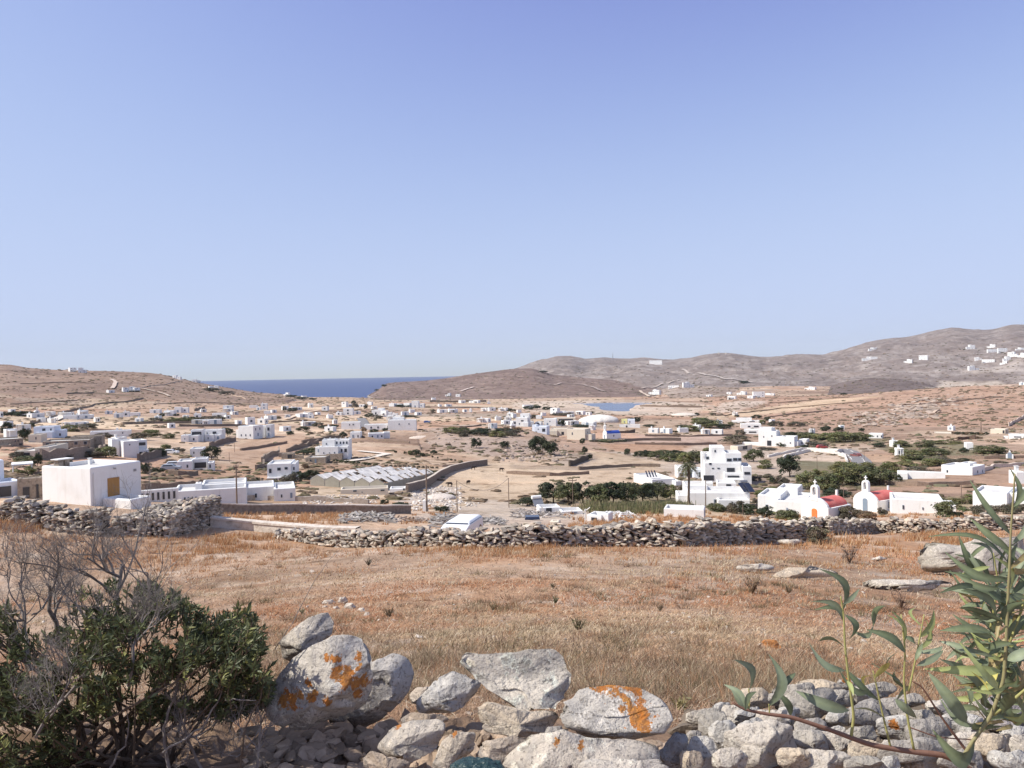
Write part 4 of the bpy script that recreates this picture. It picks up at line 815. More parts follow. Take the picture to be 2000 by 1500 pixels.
# white heap of marble chippings / works yard
def heap(ref, w_, h_, col, label, d_=None, cat='heap', name='gravel_heap'):
    p = at(*ref); s = mpp(p); V, Fc = ICO[4]; P = V.copy(); P[:, 2] = np.maximum(P[:, 2], -.2)
    P = P*np.array([w_*s/2, (d_ or w_*s*.35), h_*s]); P *= (1+.12*h3(P*.12+3, 4)+.05*h3(P*.5, 9))[:, None]; mb = MB(); mb.add(P, None, Fc, col)
    o = mb.build(name, M['stone'], None, True, p + Vector((0, (d_ or w_*s*.35)*.8, 0))); tag(o, label, cat)
heap((1172, 825), 85, 14, (.74, .70, .64), 'broad white heap of chippings behind the village')
heap((820, 857), 50, 5, (.6, .5, .42), 'low pale earth mound right of the white compound')
heap((860, 975), 60, 8, (.6, .53, .47), 'pale rubble mound right of the greenhouses')
heap((1340, 812), 60, 5, (.66, .58, .5), 'low pale earth bank at the works yard')
# clusters of small houses
CL = [
 ('under the left hill', 'white', 'houses of the far left village', [(0, 7, 804, 815), (32, 52, 807, 813), (60, 90, 807, 816), (88, 104, 804, 812), (114, 140, 806, 813), (122, 151, 812, 819), (155, 174, 801, 811), (152, 185, 812, 818), (222, 238, 807, 816), (240, 252, 804, 814), (250, 272, 806, 813)]),
 ('below the far left village', 'white', 'houses below the far left village', [(5, 27, 826, 833), (13, 34, 838, 855), (34, 55, 834, 841), (124, 140, 829, 835), (140, 176, 827, 834), (225, 250, 857, 868)]),
 ('on the plain under the left hill', 'white', 'houses on the plain under the left hill', [(291, 313, 800, 807), (318, 341, 802, 812), (340, 354, 795, 806), (354, 368, 796, 806), (378, 392, 808, 818), (413, 440, 807, 817), (435, 455, 792, 804), (482, 500, 815, 829), (486, 502, 792, 797), (375, 430, 822, 828)]),
 ('on the plain left of the bay', 'white', 'houses on the plain left of the bay', [(500, 509, 795, 801), (509, 522, 788, 800), (520, 544, 812, 820), (500, 520, 818, 828), (550, 572, 833, 842), (552, 566, 793, 801), (570, 592, 795, 801), (582, 616, 807, 815), (590, 619, 824, 832), (603, 613, 788, 796), (627, 641, 794, 802), (631, 653, 834, 843), (651, 660, 822, 828)]),
 ('on the plain below the bay', 'white', 'houses on the plain below the bay', [(665, 678, 785, 795), (669, 690, 798, 811), (690, 706, 803, 809), (742, 756, 802, 814), (765, 777, 808, 816), (700, 712, 790, 795), (757, 772, 788, 794), (772, 786, 789, 794), (786, 802, 787, 795), (803, 829, 783, 796), (788, 803, 827, 837)]),
 ('under the dark headland', 'white', 'houses under the headland', [(843, 852, 777, 783), (856, 876, 800, 806), (876, 896, 799, 806), (868, 880, 768, 774), (889, 899, 770, 775), (898, 912, 782, 787), (913, 936, 782, 787), (857, 864, 790, 794), (870, 884, 790, 794), (905, 914, 800, 805), (916, 921, 799, 805), (938, 952, 797, 803), (954, 970, 796, 803), (972, 990, 797, 803), (990, 1002, 806, 814), (981, 1000, 821, 829), (957, 966, 830, 837), (930, 956, 820, 825)]),
 ('in the central village', 'white', 'houses of the central village', [(1000, 1011, 808, 816), (1022, 1044, 791, 798), (1026, 1046, 823, 831), (1044, 1058, 824, 832), (1072, 1091, 797, 810), (1086, 1104, 803, 810), (1105, 1122, 804, 810), (1122, 1141, 803, 810), (1105, 1135, 823, 830), (1132, 1162, 825, 833), (1000, 1012, 822, 830), (1150, 1175, 818, 824)]),
 ('in the strip right of the blue chapel', 'white', 'cottages right of the blue chapel', [(1265, 1286, 839, 846), (1286, 1310, 838, 846), (1325, 1347, 840, 845), (1351, 1367, 830, 842), (1371, 1388, 841, 848), (1388, 1411, 841, 848)]),
 ('on the saddle behind the reservoir', 'white', 'houses behind the reservoir', [(1265, 1289, 762, 771), (1305, 1326, 753, 758), (1334, 1357, 747, 757), (1377, 1390, 771, 775), (1420, 1437, 774, 780), (1418, 1428, 766, 770), (1437, 1457, 765, 771), (1458, 1472, 773, 778), (1471, 1494, 765, 776), (1494, 1512, 768, 772), (1570, 1592, 756, 761)]),
 ('on the right plain', 'white', 'small houses on the right plain', [(1743, 1758, 864, 873), (1888, 1901, 867, 878), (1752, 1764, 883, 890), (1985, 2003, 930, 945), (1500, 1509, 856, 865)]),
 ('on the far right mountain', 'white', 'houses on the far right mountain', [(1697, 1713, 679, 684), (1685, 1713, 697, 703), (1765, 1781, 702, 709), (1795, 1811, 694, 703), (1888, 1904, 674, 682), (1893, 1913, 715, 723), (1905, 1918, 698, 704), (1919, 1941, 702, 708), (1928, 1943, 673, 680), (1930, 1950, 682, 688), (1950, 1967, 680, 688), (1953, 1966, 705, 712), (1960, 1974, 697, 705), (1968, 1986, 688, 697), (1985, 2002, 679, 684), (1986, 2002, 690, 698), (1268, 1293, 704, 712), (1990, 2003, 748, 752)]),
 ('on the left hill itself', 'white', 'houses on the left hill', [(136, 150, 718, 726), (153, 168, 718, 728), (211, 226, 762, 767), (240, 252, 757, 766), (252, 262, 755, 765), (262, 274, 757, 765), (336, 353, 733, 740), (374, 384, 741, 746), (385, 393, 743, 748), (408, 418, 754, 760), (417, 427, 753, 760)]),
 ('in the scattered back row of the left plain', 'white', 'back row houses of the left plain', [(20, 32, 800, 806), (70, 84, 819, 825), (98, 112, 820, 826), (186, 196, 818, 824), (205, 218, 803, 809), (262, 276, 819, 825), (300, 312, 815, 820), (355, 366, 813, 818), (392, 404, 800, 805), (440, 452, 812, 818), (452, 468, 804, 810), (462, 474, 822, 829), (395, 408, 824, 830), (330, 343, 830, 836)]),
 ('in the dense middle ground below the bay', 'white', 'dense houses below the bay', [(530, 542, 801, 806), (618, 628, 806, 811), (640, 652, 812, 817), (655, 668, 805, 811), (600, 612, 812, 817), (676, 690, 789, 794), (716, 727, 785, 791), (726, 738, 794, 799), (755, 768, 812, 820), (768, 784, 812, 820), (784, 800, 804, 811), (800, 812, 800, 806), (812, 826, 806, 811), (556, 566, 812, 817), (515, 527, 803, 808)]),
 ('in the outer rows of the central village', 'white', 'outer village houses', [(968, 980, 815, 821), (985, 998, 816, 822), (1010, 1020, 801, 806), (1046, 1058, 812, 818), (1058, 1068, 806, 812), (1092, 1104, 826, 832), (1062, 1074, 838, 845), (1110, 1124, 812, 816), (1142, 1154, 806, 811), (1028, 1038, 811, 817), (998, 1008, 832, 838), (1150, 1162, 834, 840)]),
 ('behind the stepped houses of the right plain', 'white', 'back houses of the right plain', [(1505, 1516, 820, 826), (1430, 1440, 806, 811), (1400, 1412, 822, 828), (1356, 1366, 818, 823), (1640, 1650, 834, 839), (1850, 1862, 836, 841), (1580, 1590, 842, 847), (1480, 1492, 822, 828)]),
 ('on the low shore beside the bay', 'white', 'houses by the bay', [(556, 569, 767, 773), (574, 584, 768, 773), (590, 601, 773, 778)]),
]
HOUSEP = []
for where, wm, grp, lst in CL:
    lst = sorted(lst, key=lambda q: q[0]+q[1]); n_ = len(lst)
    for i, (a, b, c, d) in enumerate(lst):
        W_, H_ = b-a, d-c; look = 'long low' if W_ > 2.6*H_ else 'squat' if W_ > 1.7*H_ else 'boxy'
        pos = 'leftmost' if i == 0 else 'rightmost' if i == n_-1 else ORD[i]+' from left'
        o = small_house(a, b, c, d, '%s white house, %s %s' % (look, pos, where), grp, wm); HOUSEP.append(((a+b)/2, d, o))
# ---------------------------------------------------------------- chapels
def chapel(ref, yaw, w_px, dep, he, hv, label, vault='redvault', door='orange', bel=1.0, side_win=True, bell=True, apse=False):
    p = at(*ref); s = mpp(p); w_ = w_px*s; th = math.atan2(p.x, p.y); root = empty('chapel', p, -th+rad(yaw)); tag(root, label, 'chapel', 'whitewashed chapels')
    he *= s; hv *= s; a = w_/2; mb = MB()
    # body walls
    for x0, x1 in ((-a, -a+.35), (a-.35, a)): mb.box(x0, x1, .36, dep, -2.5, he)
    mb.box(-a+.352, a-.352, dep-.35, dep-.002, -2.5, he+.1)
    mb.build('wall', M['white'], root)
    # front gable wall: outline extruded
    n = 14; out = [(-a-.04, -2.5), (a+.04, -2.5), (a+.04, he+.08)]
    for k_ in range(n+1):
        t = math.pi*k_/n; x_ = (a-.05)*math.cos(t); y_ = he+.1+(hv-he+.28)*(.45*math.sin(t)**.85+.55*(1-abs(math.cos(t)))**.9) if 0 < k_ < n else he+.1
        out.append((x_, y_))
    out.append((-a-.04, he+.08)); m = len(out); V = np.array([(x_, 0., z_) for x_, z_ in out]+[(x_, .36, z_) for x_, z_ in out])
    me = bpy.data.meshes.new('front_wall'); me.from_pydata([tuple(v) for v in V], [], [tuple(range(m)), tuple(range(2*m-1, m-1, -1))]+[(i, m+i, m+(i+1) % m, (i+1) % m) for i in range(m)]); me.materials.append(M['white']); obj('front_wall', me, root)
    # vault
    mb = MB(); V = []; ns = 18
    for y_ in (.37, dep-.36):
        for rr_, z0 in ((1.0, 0), (.9, 0)):
            for k_ in range(ns+1): t = math.pi*k_/ns; V.append((rr_*(a-.25)*math.cos(t), y_, he-.05+(hv-he)*rr_*math.sin(t)))
    q = []; L_ = ns+1
    for k_ in range(ns): q += [(k_, k_+1, 2*L_+k_+1, 2*L_+k_), (L_+k_+1, L_+k_, 3*L_+k_, 3*L_+k_+1), (k_+1, k_, L_+k_, L_+k_+1), (2*L_+k_, 2*L_+k_+1, 3*L_+k_+1, 3*L_+k_)]
    mb.add(V, q); o = mb.build('roof', M[vault], root)
    for pl in o.data.polygons: pl.use_smooth = False
    # belfry: pierced arch slab with bell and cross
    b = bel; zt = hv+.3; bw = .62*b; oh = 1.15*b
    mb = MB(); mb.box(-bw, -bw*.45, -.05, .42, zt-.5, zt+oh); mb.box(bw*.45, bw, -.05, .42, zt-.5, zt+oh); mb.box(-bw*.452, bw*.452, -.048, .418, zt-.5, zt+.15)
    V = []; na_ = 10
    for y_ in (-.05, .42):
        for rr_ in (bw, bw*.45):
            for k_ in range(na_+1): t = math.pi*k_/na_; V.append((rr_*math.cos(t), y_, zt+oh+rr_*math.sin(t)))
    L_ = na_+1; q = []
    for k_ in range(na_): q += [(k_, k_+1, L_+k_+1, L_+k_), (2*L_+k_+1, 2*L_+k_, 3*L_+k_, 3*L_+k_+1), (k_+1, k_, 2*L_+k_, 2*L_+k_+1), (L_+k_, L_+k_+1, 3*L_+k_+1, 3*L_+k_)]
    mb.add(V, q); bf = mb.build('belfry', M['white'], root)
    mb = MB(); zc = zt+oh+bw; mb.box(-.07*b, .07*b, .12, .26, zc-.05, zc+.75*b); mb.box(-.27*b, .27*b, .122, .258, zc+.36*b, zc+.5*b); mb.build('cross', M['white'], bf)
    if bell:
        mb = MB(); mb.tube([(0, .18, zt+oh+.1), (0, .18, zt+oh-.1), (0, .18, zt+oh-.35)], [.07, .15, .2], 10); mb.build('bell', M['metal'], bf)
    # door with arched head
    dw, dh = 10*s/2*(w_px/50), 26*s*(w_px/50)
    if w_px < 20: dw, dh = .5, 1.9
    out = [(-dw, 0), (dw, 0), (dw, dh-dw*.7)]+[(dw*math.cos(t), dh-dw*.7+dw*.7*math.sin(t)) for t in np.linspace(0, math.pi, 9)[1:-1]]+[(-dw, dh-dw*.7)]
    m = len(out); me = bpy.data.meshes.new('door'); V = [(x_, -.06, z_) for x_, z_ in out]+[(x_, .05, z_) for x_, z_ in out]
    me.from_pydata(V, [], [tuple(range(m))]+[(i, m+i, m+(i+1) % m, (i+1) % m) for i in range(m)]); me.materials.append(M['orangedoor'] if door == 'orange' else M['frame']); dr = obj('door', me, root)
    if side_win: opening(root, (a+.02, dep*.5, he*.58), .45, .9, 1, 'window'); opening(root, (-a-.02, dep*.5, he*.58), .45, .9, 2, 'window')
    mb = MB(); mb.box(-.12, .12, dep-.3, dep-.06, hv-.3, hv+.55); mb.build('finial', M['white'], root)
    return root
chapel((1591, 1023), -33, 58, 4.7, 33, 49, 'white chapel with orange door and red barrel vault, nearer of two', bel=.74)
chapel((1690, 1000), -36, 52, 5.5, 24, 38, 'white chapel with red barrel vault, farther one with bell in its arch', bel=.86, door='grey')
chapel((1181, 857), -62, 16, 7.5, 10, 16, 'small white chapel with blue vault at the edge of the village', vault='bluevault', door='grey', bel=1.4)
chapel((1972, 896), 0, 12, 4.5, 6, 9, 'tiny white gabled chapel alone on the right plain', vault='white', door='grey', bel=.4, bell=False)
chapel((955, 789), 0, 6, 6, 3.5, 5, 'tiny far white chapel with belfry under the headland', vault='white', door='grey', bel=1.3, bell=False)
chapel((73, 809), 10, 8, 6, 5, 7, 'tiny white chapel among the roofs of the far left village', vault='white', door='grey', bel=.9, bell=False)
# ---------------------------------------------------------------- greenhouses
def greenhouses():
    fl = at(606, 948); fr = at(752, 958); br = at(848, 934)
    u = Vector((fl.x-fr.x, fl.y-fr.y, 0)); wd = u.length; u.normalize(); v = Vector((br.x-fr.x, br.y-fr.y, 0)); dp = v.length; v.normalize()
    n = 5; bw = wd/n; rg = np.random.default_rng(3); TZ = lambda p_: float(terr(np.array([p_.x]), np.array([p_.y]))[0])
    for i in range(n):
        root = empty('greenhouse', fr + u*(bw*i)); root.location.z = 0; tag(root, 'pale pitched greenhouse bay, %s from the right, with missing roof sheets' % ORD[i] if i else 'rightmost greenhouse bay with long shaded side and missing roof sheets', 'greenhouse', 'greenhouse bays')
        f0 = fr+u*(bw*(i+.5)); z0 = TZ(f0); z1 = TZ(f0+v*dp); eh, rh = 1.3, 2.15
        zb = lambda b: z0+(z1-z0)*b/dp
        A_ = lambda a, b, h: (u*(a*bw)+v*b+Vector((0, 0, zb(b)+h)))
        mb = MB(); wl = MB(); st = 1.3; ns = int(dp/st)
        for side in (0, 1):
            for k_ in range(ns):
                b0, b1 = k_*st+.015, (k_+1)*st-.015
                if rg.random() < ((.24 if i < 3 else .08) if k_ < ns-1 else 0): continue
                c_ = np.array((.90, .84, .76))*rg.uniform(.78, 1.05); sag = rg.uniform(-.05, .06)
                a0, a1 = (0, .5) if side == 0 else (1, .5); lo_ = rg.choice([0, 0, .12])
                V = [A_(a0+(a1-a0)*lo_, b0, eh+(rh-eh)*lo_), A_(a0+(a1-a0)*lo_, b1, eh+(rh-eh)*lo_), A_(a1, b1, rh+sag), A_(a1, b0, rh+sag)]; V += [q+Vector((0, 0, .05)) for q in V]
                mb.add(V, [(0, 1, 2, 3), (7, 6, 5, 4), (0, 4, 5, 1), (1, 5, 6, 2), (2, 6, 7, 3), (3, 7, 4, 0)], c=c_)
        mb.build('roof', M['ghroof'], root)
        V = [A_(.01, 0, -2), A_(.99, 0, -2), A_(.99, 0, eh), A_(.5, 0, rh-.06), A_(.01, 0, eh)]; V2 = [q+v*.06 for q in V]
        me = bpy.data.meshes.new('gable'); me.from_pydata(V+V2, [], [(0, 1, 2, 3, 4), (9, 8, 7, 6, 5)]+[(j, 5+j, 5+(j+1) % 5, (j+1) % 5) for j in range(5)]); me.materials.append(M['ghend']); obj('gable', me, root)
        if i == 0:
            V = [A_(-.01, 0, -2), A_(-.01, dp, -2), A_(-.01, dp, eh-.02), A_(-.01, 0, eh-.02)]; V += [q-u*.08 for q in V]
            wl.add(V, [(0, 1, 2, 3), (7, 6, 5, 4), (0, 4, 5, 1), (1, 5, 6, 2), (2, 6, 7, 3), (3, 7, 4, 0)]); wl.build('side_wall', M['ghend'], root)
        fr_ = MB()
        for k_ in range(0, ns+1, 2): fr_.tube([A_(.02, k_*st, 0), A_(.02, k_*st, eh), A_(.5, k_*st, rh-.05), A_(.98, k_*st, eh)], .05, 4)
        fr_.build('frame', M['metal'], root)
M['ghroof'] = mat('greenhouse_sheet', attr=True, rough=.8, spec=.1, nz=[(.4, (.6, .58, .54), .45, .7, .5, 'MULTIPLY')])
M['ghend'] = mat('greenhouse_end', (.36, .34, .28), rough=.7, nz=[(.6, (.22, .2, .16), .4, .7, .6)])
greenhouses()
building('white_shed', 'long low white shed in front of the greenhouses', (712, 966), -2, [(-46, 46, 0, 3, 954)], [(0, 0, .3, 8, 7, 3, 'window'), (0, 0, .88, 7, 8, 3, 'window'), (0, 0, .45, 5, 2, 2, 'window')], cat='shed', wallmat='cream')
building('white_shed', 'small pale shed with arched roof right of the long low shed', (778, 962), -4, [(-17, 14, 0, 3, 954)], [(0, 0, .9, 5, 3, 6, 'dark')], cat='shed')
building('well_house', 'little white domed hut behind the greenhouses', (797, 922), 0, [(-7, 7, 0, 2.4, 914)], [(0, 0, .65, 4, 2.5, 5, 'dark')], cat='hut')
# ---------------------------------------------------------------- poles, wires, masts
def pole(px, yt, yb, rad_, arm, label, lean=0, mt='wood', grp='utility poles', ins=3):
    p = at(px, yb); s = mpp(p); H = (yb-yt)*s; root = empty('utility_pole', p, -math.atan2(p.x, p.y)); tag(root, label, 'pole', grp)
    mb = MB(); mb.tube([(0, 0, -.6), (lean*s*.5, 0, H*.5), (lean*s, 0, H)], [rad_, rad_*.85, rad_*.7], 8); mb.build('post', M[mt], root)
    if arm:
        a = arm*s; mb = MB(); mb.box(-a, a, -.05-rad_, .03-rad_, H-.32, H-.2, M=Matrix.Translation((lean*s, 0, 0))); ar = mb.build('cross_arm', M[mt], root)
        for k_ in range(ins):
            x_ = -a*.9+2*a*.9*k_/max(1, ins-1); m2 = MB(); m2.tube([(lean*s+x_, -rad_, H-.2), (lean*s+x_, -rad_, H-.02)], [.05, .035], 6); m2.build('insulator', M['dark'], ar)
    return root, p, H
POLES = [(463, 907, 996, .085, 4, 'thin dark wooden pole in front of the long white house', 0), (834, 908, 999, .11, 0, 'dark wooden pole beside the white cement post', 0), (893, 938, 1001, .07, 0, 'short brown pole carrying the sagging wire on the left', 0), (994, 933, 991, .07, 0, 'brown pole carrying the sagging wire on the right', 0),
 (1119, 935, 989, .07, 8, 'grey pole with wide cross arm in front of the dark hedge', 0), (1378, 938, 992, .09, 0, 'dark pole right of the palm trunk', 1), (1878, 944, 985, .06, 0, 'thin dark pole behind the low scrub on the right', 0), (1916, 824, 843, .3, 0, 'stout dark pole on the right slope', 0),
 (1528, 942, 970, .08, 0, 'pale pole beside the lane in front of the dark tree', 0), (1648, 953, 995, .07, 0, 'bluish grey pole between the two red vaulted chapels', 0), (1451, 985, 1012, .05, 0, 'thin white pole in front of the round grey shrub', 0), (458, 865, 883, .08, 0, 'pole on bare ground left of the plain wall', 0), (448, 884, 902, .07, 0, 'pole above the low white farmhouse', 0),
 (1688, 876, 903, .07, 0, 'thin pole at the right verge of the grey road', 0), (1596, 888, 920, .07, 0, 'thin pole inside the walled pale field', 0), (519, 828, 850, .12, 0, 'pole standing against the twin bay white house', 0)]
PT = {}
for px, yt, yb, rd_, arm, lab, ln in POLES:
    PT[px] = pole(px, yt, yb, rd_, arm, lab, ln)
for b in ('cement_post',):
    p = at(829, 999); s = mpp(p); mb = MB(); mb.box(-3*s, 2.6*s, 0, .25, -.5, 21*s); o = mb.build('cement_post', M['white'], None, False, p); tag(o, 'squat white cement post at the foot of the dark pole', 'post')
    p = at(1566-0, 1000)
a = PT[893]; b = PT[994]; A_ = Vector(a[1])+Vector((0, 0, a[2]-.05)); B_ = Vector(b[1])+Vector((0, 0, b[2]-.05))
mb = MB(); mb.tube([A_.lerp(B_, t)-Vector((0, 0, 1.5*4*t*(1-t))) for t in np.linspace(0, 1, 20)], .022, 5); tag(mb.build('wire', M['dark']), 'dark wire sagging between the two brown poles', 'wire')
p = at(1197, 704); s = mpp(p); mb = MB(); mb.tube([(0, 0, -3), (0, 0, 14*s*.5), (0, 0, 15*s)], [2.2, 1.6, .6], 6); tag(mb.build('radio_mast', M['metal'], None, False, p), 'tall radio mast on the far mountain ridge', 'mast')
for px, yb in ((1418, 691), (1404, 691)):
    p = at(px, yb+1); s = mpp(p); mb = MB(); mb.tube([(0, 0, -3), (0, 0, 6*s)], [1., .5], 6); mb.box(-4, 4, -2, 2, -3, 3*s); tag(mb.build('summit_building', M['cream'], None, False, p), 'tiny %s structure with aerial on the far summit' % ('right-hand' if px == 1418 else 'left-hand'), 'building')
# ---------------------------------------------------------------- vehicles
def car(loc, rz, col, label, L_=4.1, W_=1.7, Hh=1.45, van=False, grp=None, cat='car'):
    root = empty('parked_car', loc, rz); tag(root, label, cat, grp)
    # side profile extruded: lower body
    hl = L_/2; prof = [(-hl, .35), (-hl, .75), (-hl*.93, .9), (-hl*.5, .98), (hl*.55, .98), (hl*.97, .86), (hl, .6), (hl, .33)] if not van else [(-hl, .35), (-hl, 1.0), (hl*.62, 1.0), (hl*.97, .85), (hl, .6), (hl, .33)]
    cab = [(-hl*.92, .94), (-hl*.8, Hh*.9), (-hl*.66, Hh), (hl*.12, Hh), (hl*.5, .97)] if not van else [(-hl*.99, .98), (-hl*.97, Hh*.93), (-hl*.9, Hh), (hl*.30, Hh), (hl*.62, .99)]
    def ext(nm, pr, w0, w1, mt, par, ins=0, c=None):
        n = len(pr); zmx = max(z for _, z in pr); zmn = min(z for _, z in pr); V = []
        for sg in (-1, 1):
            for x_, z_ in pr: t = (z_-zmn)/(zmx-zmn); V.append((x_, sg*(w0+(w1-w0)*t)/2, z_))
        me = bpy.data.meshes.new(nm); me.from_pydata(V, [], [tuple(range(n)), tuple(range(2*n-1, n-1, -1))]+[(i, n+i, n+(i+1) % n, (i+1) % n) for i in range(n)]); me.materials.append(mt)
        o = obj(nm, me, par); bm_ = o.modifiers.new('b', 'BEVEL'); bm_.width = .05; bm_.segments = 2; return o
    pm = mat('car_paint', col, rough=.32, spec=.5); body = ext('body', prof, W_, W_*.97, pm, root); cb = ext('cabin', cab, W_*.94, W_*.76, pm, root)
    # glass
    mb = MB(); x0, z0 = cab[-1]; x1, z1 = cab[-2]; 
    e = .025; V = [(x0-.06+e, -W_*.42, z0+.04), (x0-.06+e, W_*.42, z0+.04), (x1+.05+e, W_*.35, z1-.06), (x1+.05+e, -W_*.35, z1-.06)]; mb.add(V, [(0, 1, 2, 3)]); mb.add([(a+.01, b, c) for a, b, c in V], [(0, 1, 2, 3)])
    mb.build('windshield', M['dark'], root)
    for sg in (-1, 1):
        mb = MB(); w0_ = sg*(W_*.462+.012); w1_ = sg*(W_*.39+.012); xa = cab[1][0]+.12; xb = cab[3][0]+.1
        V = [(xa-.08, w0_, 1.02), (xb+.35, w0_, 1.02), (xb-.02, w1_, Hh-.12), (xa+.12, w1_, Hh-.12)]; mb.add(V, [(0, 1, 2, 3)]); mb.add([(a, b*1.008, c) for a, b, c in V], [(3, 2, 1, 0)]); mb.build('side_window', M['dark'], root)
        for x_ in (-hl*.62, hl*.62):
            mb = MB(); mb.tube([(x_, sg*(W_/2-.2), .31), (x_, sg*(W_/2+.01), .31)], .31, 14, c=(1, 1, 1)); wh = mb.build('wheel', M['dark'], root)
            mb = MB(); mb.tube([(x_, sg*(W_/2+.012), .31), (x_, sg*(W_/2+.03), .31)], .18, 10); mb.build('rim', M['metal'], wh)
        mb = MB(); mb.box(hl-.03, hl+.012, sg*W_*.33-.16, sg*W_*.33+.16, .6, .74); mb.build('headlight', M['metal'], root)
    return root
p = at(903, 1050); s = mpp(p); car(p, rad(-104), (.78, .78, .77), 'white van roof and windshield showing just above the dry stone wall', 3.4, 54*s, 37*s, True, cat='van')
for (px, pb, rz_, cl, lab) in [(334, 919, 10, (.35, .37, .4), 'grey parked car left of the low white farmhouse'), (342, 913, 20, (.6, .62, .64), 'silver parked car tucked against the low white farmhouse'), (335, 887, 0, (.7, .7, .7), 'pale parked car by the stone carport'), (834, 826, 0, (.03, .1, .35), 'blue vehicle on the bare lot right of the compound'), (1642, 885, 60, (.1, .1, .12), 'dark car on the grey road at the bend'), (1672, 893, 100, (.22, .08, .07), 'small dark red car driving on the grey road'), (1390, 942, 0, (.75, .75, .75), 'white parked car in front of the hotel'), (1605, 876, 0, (.4, .06, .05), 'red vehicle behind the walled field')]:
    p = at(px, pb); car(p, rad(rz_), cl, lab)
# ---------------------------------------------------------------- junk yard behind the wall
building('white_cabin', 'old white cabin with dark window in the scrap yard', (1165, 1018), -20, [(-20, 10, 0, 2.4, 1006), (8, 22, .4, 2, 1003)], [(0, 0, .5, 4, 11, 6, 'dark'), (0, 1, .5, 5, 5, 9, 'dark')], cat='cabin')
building('white_cabin', 'long white container roof with dark square opening at back of the scrap yard', (1085, 1003), 10, [(-32, 10, 0, 2.5, 990), (8, 50, -1.5, 1.2, 995)], [(0, 0, .45, 7, 11, 9, 'dark'), (1, 0, .6, 5, 10, 3, 'blue')], cat='container')
building('concrete_box', 'small grey concrete box at front of the scrap yard', (1082, 1028), -12, [(-9, 10, 0, .9, 1018)], [(0, 0, .8, 4, 8, 8, 'dark')], wallmat='cream', cat='box', roofs=False)
def ex_none(*a): pass
p = at(1040, 1016); s = mpp(p); mb = MB(); mb.box(-15*s, 15*s, 0, 1.4, .05, 6*s, c=(1, 1, 1), tp=.08); o = mb.build('dark_tank', M['solar'], None, False, p); tag(o, 'low dark flat box lying in the scrap yard', 'tank')
p = at(1046, 990); s = mpp(p); root = empty('solar_heater', p, rad(20)); tag(root, 'leaning white solar water heater at the left of the scrap yard', 'solar heater')
mb = MB(); mb.tube([(-.6, 0, 1.5), (.9, 0, 1.5)], .28, 10); mb.build('water_tank', M['white'], root); mb = MB(); mb.box(-.7, .9, -.9, .9, 0, .07, M=Matrix.Translation((.1, -.5, .85)) @ Matrix.Rotation(rad(45), 4, 'X')); mb.build('panel', M['metal'], root)
p = at(1143, 1020); s = mpp(p); mb = MB(); mb.tube([(0, 0, -.3), (0, 0, 24*s), (.05, 0, 26*s)], .06, 6); mb.tube([(0, 0, 22*s), (10*s, 0, 29*s)], .05, 6); tag(mb.build('bent_post', M['white'], None, False, p), 'white bent post rising from the scrap yard', 'post')
def planks(px0, px1, py0, py1, n, col, label, L0=1.2, name='timber_pile', hgt=.5):
    mb = MB(); rg = np.random.default_rng(int(px0))
    for i in range(n):
        t = rg.uniform(0, 1); g_ = rg.normal(0, .22); px = px0+(px1-px0)*t; py = py1+(py0-py1)*np.clip(.5+g_*1.2, 0, 1); p = at(px, py)
        env = max(0, 1-abs(2*t-1)**2)*hgt; ln = rg.uniform(.4, 1)*L0; R = Matrix.Rotation(rg.uniform(0, 3.14), 4, 'Z') @ Matrix.Rotation(rg.normal(0, .22), 4, 'Y'); w_ = rg.uniform(.03, .12)
        mb.box(-ln/2, ln/2, -w_, w_, -.03, .04, c=np.array(col)*rg.uniform(.5, 1.4), M=Matrix.Translation((p.x, p.y, p.z+rg.uniform(.02, 1)*env+.05)) @ R)
    o = mb.build(name, M['stone']); tag(o, label, 'debris pile')
planks(665, 770, 1008, 1022, 260, (.36, .33, .30), 'grey heap of weathered sticks and boards below the dark stone wall', 1.3)
planks(770, 830, 1012, 1020, 60, (.4, .33, .28), 'scattered brown sticks right of the grey heap', .9, hgt=.2)
planks(845, 905, 1010, 1030, 130, (.3, .28, .26), 'heap of grey boards leaning beside the white van', 1.6)
planks(905, 985, 1012, 1026, 150, (.38, .35, .32), 'flat spread of grey boards right of the white van', 1.5, hgt=.25)
planks(1000, 1120, 996, 1012, 200, (.40, .36, .33), 'long spread of grey planks in the scrap yard', 2., hgt=.3)
planks(1180, 1240, 1000, 1012, 90, (.74, .72, .70), 'white broken slabs scattered right of the cabin', .9, hgt=.5)
planks(1000, 1060, 1030, 1040, 60, (.34, .3, .22), 'dry brushwood behind the middle of the stone wall', .8, hgt=.4)
# loose rubble as one mass
mb = MB()
for (x0, x1, y0, y1, n, sz) in [(800, 900, 950, 998, 420, .45), (870, 935, 975, 990, 90, .35), (590, 740, 968, 985, 260, .35), (560, 620, 1040, 1056, 60, .25), (700, 960, 1046, 1056, 190, .22), (1130, 1250, 995, 1014, 120, .35)]:
    for i in range(n):
        p = at(rng.uniform(x0, x1), rng.uniform(y0, y1)); c_ = np.array((.62, .56, .50))*rng.uniform(.65, 1.25); w_ = sz*rng.uniform(.4, 1.3); add_rock(mb, (p.x, p.y, p.z+w_*.15), (w_*1.2, w_, w_*.6), col=c_)
o = mb.build('rubble', M['stone']); tag(o, kind='stuff')
